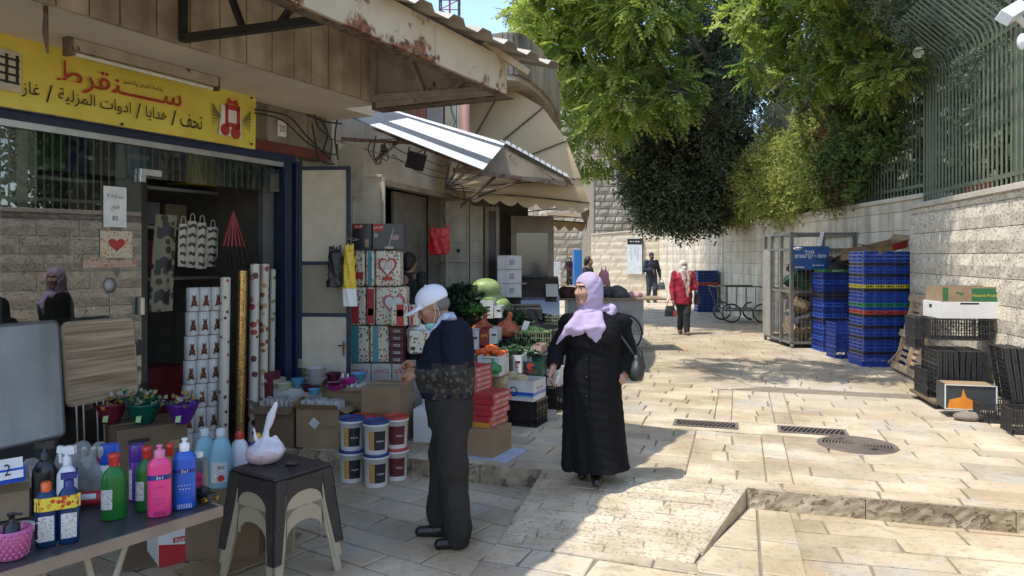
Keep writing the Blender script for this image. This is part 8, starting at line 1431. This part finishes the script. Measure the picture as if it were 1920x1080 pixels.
# ------------------------------------------------ woman in the black coat
def woman_black():
    O = V3(.62,5.62,0); k = .004014; q = lambda x, y, dy=0: V3((x-1115)*k, dy, 1.7-(y-480)*k)
    t = T('person', 'woman in long black coat and lilac headscarf walking with a shoulder bag', 'person', tuple(O))
    hd = q(1101,543,-.03); F = V3(-.80,-.58,-.03)
    J = dict(head=hd, neck=q(1108,592,.02), chest=q(1112,625,.0), waist=q(1110,672,-.02), pelvis=q(1112,720,.0), shl=q(1168,606,.02), shr=q(1066,606,.0), ell=q(1181,662,.04), wrl=q(1172,700,-.03), elr=q(1044,655,-.02), wrr=q(1036,684,-.12), hipl=q(1136,730), hipr=q(1090,730), knl=q(1134,810,-.03), knr=q(1095,810,.02), anl=V3(.02,-.02,.07), anr=V3(-.07,.16,.09), toel=V3(.0,-.14,.035), toer=V3(-.09,.03,.035))
    S = SDF((-.48,-.36,-.01), (.42,.34,1.68), .0058); bodyf(S, J, None); hq, pk = headf(S, hd, F, (-.03,-.02,1), 1.0)
    hand(S, J['wrr'], (-.25,-.35,-.7), (.9,-.3,-.2), -1, .75, .95); hand(S, J['wrl'], (-.45,-.35,-.6), (-.5,.5,.2), -1, .8, .95)
    S.build('body', [SKIN, LIP, BROW, EYEW], t, pick=pk, smooth=1)
    BK = mat('black_coat', (.009,.0095,.011), .85, bump=.25, bscale=260, spec=.12, var=.1)
    S = SDF((-.50,-.40,-.01), (.50,.42,1.42), .0065); fold = lambda a, z: (.035*np.sin(a*6+1.5+z*2)+.02*np.sin(a*11+z*4))*np.clip((1.0-z)*1.3, 0, 1)+.012*np.sin(z*26+a*2)*np.clip(z-.6,0,1)
    S.loft([(.10,.02,.02,.245,.20), (.16,.015,.02,.235,.19), (.40,.0,.01,.222,.175), (.65,-.01,.0,.212,.175), (.80,-.01,.0,.213,.178), (.95,-.01,.0,.205,.175), (1.05,-.005,-.01,.205,.175), (1.15,.0,-.01,.212,.165), (1.22,.005,.0,.205,.14), (1.275,.01,.01,.15,.105), (1.31,.01,.01,.09,.08)], .03, fold)
    S.chain([J['shl']+V3(-.02,0,-.01), J['ell']+V3(-.01,0,0), J['wrl']+V3(0,.01,.02)], [.075,.068,.068], .014); S.chain([J['shr']+V3(.02,0,0), J['elr'], J['wrr']+V3(.01,.02,.03)], [.068,.064,.058], .014)
    S.cap(J['shr']+V3(.04,0,0), J['shr'], .08, .074, .02); S.cap(J['shl']+V3(-.04,0,0), J['shl'], .08, .074, .02); S.ell(q(1085,632,-.11), (.085,.07,.075), .05); S.ell(q(1132,632,-.11), (.085,.07,.075), .05); S.cap(q(1060,870,-.05), q(1075,700,0), .03, .05, .06)
    S.cap(J['wrl']+V3(-.005,-.01,-.035), J['wrl']+V3(0,0,.0), .05, .055, .01, sub=True); S.cap(J['wrr']+V3(-.01,-.02,-.02), J['wrr'], .042, .04, .01, sub=True)
    S.noise(.004, 30, 3); S.build('long_coat', BK, t, smooth=1)
    for i, y in enumerate((622,645,668,700,735,770)): b = MB(); b.ball(tuple(q(1098 if i < 2 else 1096,y,-.176)), (.007,.005,.007), 10); b.build('button', mat('black_button', (.02,.02,.02), .25, bump=0), t)
    b = MB(); b.tube([q(1100,y,-.176-.004*math.sin(y*.1)) for y in range(612,880,12)], .0035, 5); b.build('placket_edge', BK, t)
    LIL = mat('lilac_scarf', (.42,.33,.47), .85, bump=.2, bscale=160, var=.05); CAPB = mat('black_undercap', (.015,.015,.02), .8)
    S = SDF((-.36,-.34,.95), (.26,.24,1.72), .0055); Sd = F.normalized().cross(V3(0,0,1)); Mh = Matrix((Sd, F.normalized(), V3(0,0,1))).transposed().to_4x4()
    S.ell(hq(0,-.022,.022), (.094,.110,.112), .02, M=Mh); S.ell(hq(0,-.03,-.06), (.085,.085,.09), .04, M=Mh); S.cap(hq(0,-.01,-.06), q(1112,598,.02), .085, .10, .05)
    S.ell(hq(.0,.075,-.028), (.060,.075,.082), .012, sub=True, M=Mh); S.ell(hq(0,.11,.005), (.056,.08,.055), .012, sub=True, M=Mh)
    S.cap(q(1085,592,-.08), q(1140,592,-.03), .045, .05, .03); S.cap(q(1088,602,-.10), q(1145,582,-.0), .03, .05, .02); S.cap(q(1140,585,0), q(1150,590,.10), .05,.035,.03)
    for i in range(8): u = i/7; S.chain([q(1082+18*u,588+8*u,-.12), q(1062+26*u,610+6*u,-.17), q(1042+34*u,640-8*u-14*math.sin(3*u),-.16)], [.024,.022,.008], .012)
    for i in range(8): u = i/7; S.chain([q(1092+30*u,592-4*u,-.12+.02*u), q(1096+30*u,612-2*u,-.195+.03*u), q(1098+24*u,638-22*abs(u-.7),-.195+.02*u)], [.024,.020,.007], .012)
    for i, (x0,y0,x1,y1) in enumerate(((1085,585,1138,577),(1084,595,1142,586),(1090,604,1146,596))): S.cap(q(x0,y0,-.125), q(x1,y1,-.06), .012, .014, .008)
    S.noise(.003, 38, 6); S.build('headscarf', LIL, t, smooth=1)
    S = SDF(tuple(Vector(hd)-V3(.14,.14,.02)), tuple(Vector(hd)+V3(.14,.14,.16)), .005); S.ell(hq(0,-.012,.018), (.080,.101,.096), .01, M=Mh); S.ell(hq(0,.10,-.032), (.09,.085,.085), .01, sub=True, M=Mh); S.build('undercap', CAPB, t)
    S = SDF((-.16,-.26,-.005), (.12,.24,.17), .006); shoe(S, J['anl'], J['toel']); shoe(S, J['anr'], J['toer']); S.build('shoes', mat('black_leather', (.015,.014,.014), .35), t)
    # shoulder bag, a thing held by her
    g = T('shoulder_bag', 'black leather shoulder bag hanging at the side of the woman in black', 'bag', tuple(O)); LE = mat('black_bag_leather', (.02,.021,.021), .4, bump=.3, bscale=200)
    S = SDF(tuple(q(1140,760,-.22)), tuple(q(1245,620,.34)), .006); c = q(1193,686,.05); S.ell(tuple(c), (.065,.14,.085), .02); S.cap(tuple(c+V3(-.01,-.10,-.05)), tuple(c+V3(-.01,.10,-.05)), .06, .06, .04); S.cap(tuple(c+V3(0,-.08,.06)), tuple(c+V3(0,.08,.06)), .03, .03, .03); S.noise(.003,40,2); S.build('bag_body', LE, g)
    b = MB(); b.tube([q(1194,672,.05), q(1198,655,.08), q(1186,620,.1), q(1150,580,.04), q(1141,574,-.02), q(1145,600,-.08), q(1160,625,-.075), q(1178,650,-.07), q(1190,668,.0)], .009, 8); b.build('strap', mat('grey_strap', (.05,.055,.05), .5, bump=0), g); b = MB(); b.tube([q(1192,668,.05), q(1206,660,.06), q(1212,690,.06), q(1206,712,.06)], .006, 6); b.tube([q(1188,655,.12), q(1196,640,.13), q(1199,660,.13)], .006, 6); b.build('handle', LE, g)
    ph = tag(MB().box((0,0,0), (.012,.07,.09), 0, mx3(.3,.2,.4)).build('phone', mat('phone_white', (.5,.5,.5), .2, bump=0), None, loc=O+q(1040,700,-.17)), 'small phone held in the right hand of the woman in black', 'phone')
woman_black()
# ------------------------------------------------ man in the white cap
def man_cap():
    O = V3(-.40,4.86,0); k = .003471; q = lambda x, y, dy=0: V3((x-845)*k, dy, 1.7-(y-480)*k)
    t = T('person', 'elderly man in white baseball cap and dark jacket looking down at his hands', 'person', tuple(O+V3(0,0,0)))
    F = V3(-.88,-.16,-.42); hd = q(812,574,0)
    J = dict(head=hd, neck=q(838,604,.01), chest=q(848,640,.0), waist=q(842,700,.0), pelvis=q(842,742,.0), shl=q(852,622,-.17), shr=q(850,618,.17), ell=q(858,694,-.19), wrl=q(790,694,-.13), elr=q(846,692,.19), wrr=q(786,688,.03), hipl=q(845,762,-.085), hipr=q(843,762,.085), knl=q(850,862,-.10), knr=q(832,855,.08), anl=q(862,990,-.11), anr=q(822,968,.09), toel=q(828,1006,-.15), toer=q(785,988,.07))
    S = SDF((-.38,-.34,-.17), (.28,.34,1.60), .0055); bodyf(S, J, None, .125, .13); hq, pk = headf(S, hd, F, (-.2,0,1), 1.0)
    hand(S, J['wrl']+V3(-.005,0,.0), (-.86,.34,.0), (-.1,.6,-.6), 1, 1.0, 1.0); hand(S, J['wrr']+V3(-.005,0,0), (-.9,-.3,.15), (0,-.7,-.5), -1, .85, 1.0)
    S.build('body', [SKINT, LIP, BROW, EYEW], t, pick=pk, smooth=1)
    JK = mat('dark_knit_jacket', (.010,.013,.026), .9, bump=.3, bscale=220, spec=.15); JP = spots('patterned_knit', (.022,.021,.020), [(.022,.021,.020),(.075,.062,.045),(.035,.03,.024),(.09,.08,.06)], 34, .9, .50); TR2 = mat('charcoal_trousers', (.032,.030,.027), .9, bump=.2, bscale=240, spec=.15)
    S = SDF((-.34,-.36,.74), (.28,.36,1.40), .006); fo = lambda a, z: .02*np.sin(a*4+z*22)+.012*np.sin(a*9-z*31)
    S.loft([(.785,-.02,0,.165,.185), (.80,-.02,0,.172,.19), (.86,-.03,0,.185,.205), (.97,-.035,0,.188,.212), (1.08,-.015,0,.170,.215), (1.17,.0,0,.148,.212), (1.235,.012,0,.118,.18), (1.285,.01,.0,.078,.11)], .03, fo)
    S.chain([J['shl']+V3(0,-.02,0), J['ell']+V3(0,-.035,0), J['wrl']+V3(.015,-.01,0)], [.072,.070,.044], .012); S.chain([J['shr'], J['elr'], J['wrr']+V3(.02,0,0)], [.076,.078,.045], .035); [S.cap(J['ell']+V3(-.07+.03*i,-.10,.045-.01*i), J['ell']+V3(.03+.02*i,-.105,-.04+.03*i), .009, .005, .02) for i in range(3)]; S.noise(.006, 32, 8)
    S.cap(q(800,655,0), q(822,598,-.0), .035, .05, .01, sub=True)
    def pj(p): z = p[:,2]; arm = (p[:,1] < -.13) & (p[:,0] > -.10); return ((((z < .99) & (z > .80)) | (arm & (z < 1.03) & (z > .86))) & ~((z < .835) & (np.sin(p[:,1]*60+p[:,0]*60) > .3))).astype(int)
    S.build('jacket', [JK, JP], t, pick=pj, smooth=1)
    S = SDF((-.25,-.12,.98), (.12,.12,1.40), .0055); S.loft([(1.00,-.06,0,.09,.085), (1.10,-.045,0,.105,.09), (1.2,-.035,.0,.085,.08), (1.255,-.03,0,.062,.07)], .02); S.cap(q(812,622,-.045), q(836,594,-.055), .020, .022, .01); S.cap(q(812,622,.045), q(836,594,.055), .020, .022, .01); S.cap(q(838,592,-.05), q(846,592,.05), .022,.022,.02); S.chain([q(840,594,-.06), q(850,596,0), q(840,594,.06)], [.018,.02,.018], .01)
    SH = mat('blue_striped_shirt', (.42,.47,.62), .8, bump=.05); n, l, b = nodes(SH); tc = n.new('ShaderNodeTexCoord'); wv_ = n.new('ShaderNodeTexWave'); wv_.inputs['Scale'].default_value = 26; wv_.bands_direction = 'Y'; l.new(tc.outputs['Object'], wv_.inputs[0]); cr = n.new('ShaderNodeValToRGB'); cr.color_ramp.elements[0].color = (.30,.36,.55,1); cr.color_ramp.elements[1].color = (.55,.58,.66,1); l.new(wv_.outputs[1], cr.inputs[0]); l.new(cr.outputs[0], b.inputs['Base Color']); S.build('shirt', SH, t)
    S = SDF((-.28,-.30,-.14), (.28,.30,.86), .0065); S.loft([(.60,.0,0,.145,.16), (.70,-.005,0,.158,.175), (.80,-.015,0,.155,.175), (.83,-.015,0,.150,.17)], .04)
    for s_ in 'lr': a_, b_, c_ = J['hip'+s_], J['kn'+s_], J['an'+s_]; S.chain([a_, b_, c_+V3(0,0,.03)], [.118,.098,.080], .04); S.chain([c_+V3(0,0,.05), c_+V3(-.01,0,-.035)], [.078,.078], .03)
    S.cap(q(838,930,-.1), q(872,925,-.12), .02, .02, .05); S.noise(.006, 26, 12); S.build('trousers', TR2, t)
    S = SDF((-.30,-.24,-.165), (.14,.16,.02), .0055); shoe(S, J['anl']+V3(0,0,0), V3(J['toel'].x,J['toel'].y,-.118)); shoe(S, J['anr'], V3(J['toer'].x,J['toer'].y,-.118)); S.build('shoes', mat('black_shoe', (.014,.013,.013), .35), t)
    Uh = (V3(-.2,0,1)-F.normalized()*F.normalized().dot(V3(-.2,0,1))).normalized(); Sd = F.normalized().cross(Uh); Mh = Matrix((Sd, F.normalized(), Uh)).transposed().to_4x4()
    S = SDF(tuple(hd-V3(.24,.16,.1)), tuple(hd+V3(.16,.16,.2)), .0048); S.ell(hq(0,-.012,.050), (.089,.110,.090), .01, M=Mh); S.ell(hq(0,-.02,-.045), (.15,.17,.075), .006, sub=True, M=Mh)
    for i in range(9): a = R(-52+13*i); S.cap(hq(math.sin(a)*.068,.075+.012*math.cos(a),.040), hq(math.sin(a)*.062,.105+.075*math.cos(a),.022-.006*abs(i-4)*.6), .0045, .0035, .012)
    S.ell(hq(0,.130,.020), (.074,.072,.010), .014, M=Mh); S.build('baseball_cap', mat('white_cotton_cap', (.70,.71,.76), .85, bump=.15, bscale=150, var=.03), t); b = MB(); b.ball(tuple(hq(0,-.012,.141)), .007, 8); b.build('cap_button', MATS['white_cotton_cap'], t)
    S = SDF(tuple(hd-V3(.16,.16,.12)), tuple(hd+V3(.16,.16,.1)), .005); S.ell(hq(0,-.032,-.008), (.081,.082,.060), .01, M=Mh); S.ell(hq(0,.07,-.03), (.12,.085,.12), .01, sub=True, M=Mh); S.build('hair', HAIRG, t)
    MK = mat('mint_mask', (.22,.55,.45), .8, bump=.1); S = SDF(tuple(hd-V3(.2,.12,.2)), tuple(hd+V3(.1,.12,.02)), .0048); S.ell(hq(0,.062,-.105), (.058,.042,.038), .01, M=Mh); S.ell(hq(0,.052,-.085), (.05,.040,.045), .008, sub=True, M=Mh); S.build('face_mask', MK, t)
    b = MB(); b.tube([hq(-.05,.045,-.10), hq(-.075,.01,-.05), hq(-.088,-.01,.02)], .0018, 5); b.tube([hq(-.05,.04,-.12), hq(-.07,-.01,-.08), hq(-.09,-.02,-.02)], .0018, 5); b.build('mask_string', PW, t)
man_cap()
# ------------------------------------------------ simpler, farther people
def figure(label, at, rz, H, skin, top, bottom, shoes, headgear, hg='scarf', pose=None, skirt=False, mask=None, hair=None, coat=.86, h=.012, wide=1., facing=None, arms=None):
    t = T('person', label, 'person', tuple(at), rz); s = H/1.7; z = lambda v: v*s; a = dict(wrl=(.27,-.05,.84), ell=(.25,.02,1.10), wrr=(-.27,-.05,.84), elr=(-.25,.02,1.10), anl=(.09,-.06,.08), anr=(-.09,.10,.08), knl=(.09,-.10,.48), knr=(-.09,.0,.48))
    a.update(arms or {}); J = {k: Vector(v)*s for k, v in a.items()}; J.update(head=V3(0,-.01,1.585)*s, neck=V3(0,.01,1.46)*s, chest=V3(0,.01,1.30)*s, waist=V3(0,0,1.1)*s, pelvis=V3(0,0,.95)*s, shl=V3(.18*wide,.01,1.40)*s, shr=V3(-.18*wide,.01,1.40)*s, hipl=V3(.09,0,.90)*s, hipr=V3(-.09,0,.90)*s, toel=J['anl']+V3(.01,-.13,-.045)*s, toer=J['anr']+V3(-.01,-.13,-.045)*s)
    S = SDF((-.42,-.32,-.01), (.42,.32,1.76*s+.02), h); bodyf(S, J, None, .12*wide, .13*wide); F = V3(*(facing or (0,-1,-.05))); hq, pk = headf(S, J['head'], F, (0,0,1), s); hand(S, J['wrl'], (-.05,-.25,-1), (-1,0,0), 1, .7, s*1.05); hand(S, J['wrr'], (.05,-.25,-1), (1,0,0), -1, .7, s*1.05); S.build('body', [skin, LIP, BROW, EYEW], t, pick=pk)
    S = SDF((-.46,-.34,.0), (.46,.34,1.55*s), h); w_ = wide; S.loft([(z(coat-.02),0,0,z(.19*w_),z(.15*w_)), (z(coat+.1),0,0,z(.185*w_),z(.145*w_)), (z(1.12),0,0,z(.17*w_),z(.14*w_)), (z(1.30),0,0,z(.19*w_),z(.14*w_)), (z(1.41),0,0,z(.15*w_),z(.10)), (z(1.455),0,.01,z(.07),z(.07))], .03, lambda u, v: .03*np.sin(u*5+v*16)); S.chain([J['shl'], J['ell'], J['wrl']*.93+J['ell']*.07], [.072*s,.065*s,.045*s], .03); S.chain([J['shr'], J['elr'], J['wrr']*.93+J['elr']*.07], [.072*s,.065*s,.045*s], .03); S.noise(.005,28,4); S.build('top', top, t)
    S = SDF((-.40,-.34,.0), (.40,.34,1.02*s), h)
    if skirt: S.loft([(z(.10),0,.02,z(.21),z(.19)), (z(.5),0,0,z(.19),z(.17)), (z(.95),0,0,z(.17),z(.14))], .03, lambda u, v: .05*np.sin(u*7+v*3)); S.build('skirt', bottom, t)
    else:
        S.cap(J['pelvis'], J['pelvis']+V3(0,0,.02), .135*s*wide, .13*s, .03)
        for q_ in 'lr': S.chain([J['hip'+q_], J['kn'+q_], J['an'+q_]+V3(0,0,.02)], [.112*s*wide,.085*s,.068*s], .03)
        S.noise(.005,25,5); S.build('trousers', bottom, t)
    S = SDF((-.3,-.36,-.01), (.3,.3,.16), .010); shoe(S, J['anl'], J['toel']); shoe(S, J['anr'], J['toer']); S.build('shoes', shoes, t)
    Fn = F.normalized(); Sd = Fn.cross(V3(0,0,1)).normalized(); Uh = Sd.cross(Fn); Mh = Matrix((Sd, Fn, Uh)).transposed().to_4x4(); hd = J['head']; S = SDF(tuple(hd-V3(.24,.26,.42)), tuple(hd+V3(.24,.24,.2)), min(h,.009))
    if hg == 'scarf':
        S.ell(hq(0,-.02,.022), (.096*s,.11*s,.112*s), .02, M=Mh); S.cap(hq(0,-.01,-.06), J['neck']+V3(0,-.0,-.03), .088*s, .11*s, .04); S.ell(hq(0,.09,-.01), (.056*s,.07*s,.085*s), .01, sub=True, M=Mh); S.chain([J['neck']+V3(-.02,-.10,0)*s, J['neck']+V3(-.03,-.17,-.16)*s, J['neck']+V3(.0,-.19,-.34)*s], [.05*s,.045*s,.03*s], .02); S.build('headscarf', headgear, t)
    elif hg == 'cap': S.ell(hq(0,-.012,.040), (.085*s,.106*s,.092*s), .01, M=Mh); S.ell(hq(0,.03,-.06), (.13*s,.16*s,.085*s), .01, sub=True, M=Mh); S.cap(hq(-.04,.09,.045), hq(.04,.09,.045), .014*s, .014*s, .01); S.build('cap', headgear, t)
    else: S.ell(hq(0,-.022,.022), (.088*s,.103*s,.105*s), .01, M=Mh); S.ell(hq(0,-.06,-.05), (.07*s,.06*s,.07*s), .03, M=Mh); S.ell(hq(0,.10,-.03), (.075*s,.085*s,.09*s), .01, sub=True, M=Mh); S.build('hair', headgear, t)
    if mask: S = SDF(tuple(hd-V3(.16,.18,.16)), tuple(hd+V3(.16,.16,.06)), min(h,.008)); S.ell(hq(0,.072,-.055), (.062*s,.050*s,.055*s), .01, M=Mh); S.build('face_mask', mask, t)
    return t, J
RC = mat('maroon_coat', (.30,.012,.03), .8, bump=.15, bscale=120); WS = mat('cream_scarf', (.62,.58,.50), .85, bump=.2, bscale=100); BT = mat('black_cloth', (.02,.02,.022), .85, bump=.1); NV = mat('navy_jumper', (.012,.018,.035), .85, bump=.1); JE = mat('dark_jeans', (.03,.038,.05), .85, bump=.1); BRN = mat('brown_shoe', (.12,.06,.035), .5)
rw_ = G(1281,627,0); t, J = figure('woman in maroon top and cream headscarf walking toward us with a mask', rw_, R(4), 1.60, SKIN, RC, BT, BRN, WS, mask=mat('white_mask',(.68,.70,.68),.8,bump=0), wide=1.12, coat=.72, h=.011, arms=dict(wrr=(-.27,-.10,.80), elr=(-.26,.02,1.08), wrl=(.06,-.22,1.06), ell=(.27,-.02,1.08), anl=(.04,-.14,.08), anr=(-.02,.18,.10), knl=(.05,-.10,.50), knr=(-.04,.03,.47)))
S = SDF((-.15,-.24,.80),(.15,-.05,1.42),.009); S.chain([V3(-.05,-.14,1.36),V3(-.04,-.175,1.2),V3(.03,-.18,1.02),V3(.05,-.17,.84)],[.04,.035,.03,.026],.02); S.chain([V3(.05,-.14,1.36),V3(.07,-.175,1.2),V3(.06,-.18,1.0)],[.035,.03,.025],.02); S.noise(.004,40,2); S.build('scarf_end', mat('pinkish_scarf',(.50,.36,.32),.85,bump=.2), t)
def handbag(label, at, sz, m, m2=None):
    g = T('handbag', label, 'bag', tuple(at)); S = SDF((-.2,-.12,-.4),(.2,.12,.2),.010); S.loft([(-sz[2],0,0,sz[0],sz[1]),(-sz[2]*.5,0,0,sz[0]*.95,sz[1]),(-.03,0,0,sz[0]*.7,sz[1]*.5)],.02,e=3.); S.build('bag_body', m, g); b = MB(); b.tube([(-sz[0]*.6,0,-.04),(-sz[0]*.3,0,.08),(0,0,.11),(sz[0]*.3,0,.08),(sz[0]*.6,0,-.04)], .008, 6); b.build('handle', m, g)
    if m2: b = MB(); b.box((.08,-.03,-.2),(.09,.06,.14)); b.build('red_purchase', m2, g, bevel=.02)
handbag('black handbag with something red held by the woman in maroon', rw_+V3(-.31,-.12,.66), (.12,.06,.26), BT, plas('bag_red',(.35,.05,.05)))
bgp = rw_+V3(.33,.05,1.12); handbag('dark shoulder bag on the far side of the woman in maroon', bgp+V3(-.02,0,-.2), (.07,.11,.26), mat('dark_bag',(.03,.02,.025),.5))
figure('man in navy jumper and dark cap standing by the far wall', (5.08,27.2,0), R(10), 1.82, mat('dark_skin',(.16,.09,.06),.6,bump=0), NV, JE, BT, mat('black_cap',(.02,.02,.02),.8), hg='cap', mask=mat('black_mask',(.02,.02,.025),.8,bump=0), h=.016, coat=.86, arms=dict(wrr=(-.02,-.22,1.12), elr=(-.26,-.02,1.10), wrl=(.30,-.04,.86), ell=(.28,.03,1.1), anl=(.12,.0,.08), anr=(-.12,0,.08)))
handbag('dark carrier bag in the hand of the man in navy', V3(5.42,27.1,.78), (.14,.08,.30), mat('grey_blue_bag',(.07,.08,.10),.6))
figure('woman in brownish maroon cardigan and black skirt far up the street', (3.28,42.5,0), R(-5), 1.62, SKIN, mat('plum_cardigan',(.07,.025,.04),.85,bump=0), BT, BRN, mat('dark_scarf',(.03,.025,.03),.8), mask=MATS['white_mask'], skirt=True, h=.02, arms=dict(wrl=(.08,-.2,1.05), wrr=(-.08,-.2,1.05)))
figure('dark haired woman standing beyond the barrow, mostly hidden', (1.80,17.6,0), R(65), 1.68, SKIN, mat('dark_blouse',(.03,.03,.035),.85,bump=0), BT, BT, HAIRB, hg='hair', h=.014)
figure('man in black jacket standing in the dark shop doorway', (-1.34,9.75,0), R(150), 1.74, SKINT, BT, BT, BT, HAIRB, hg='hair', h=.012, wide=1.1)
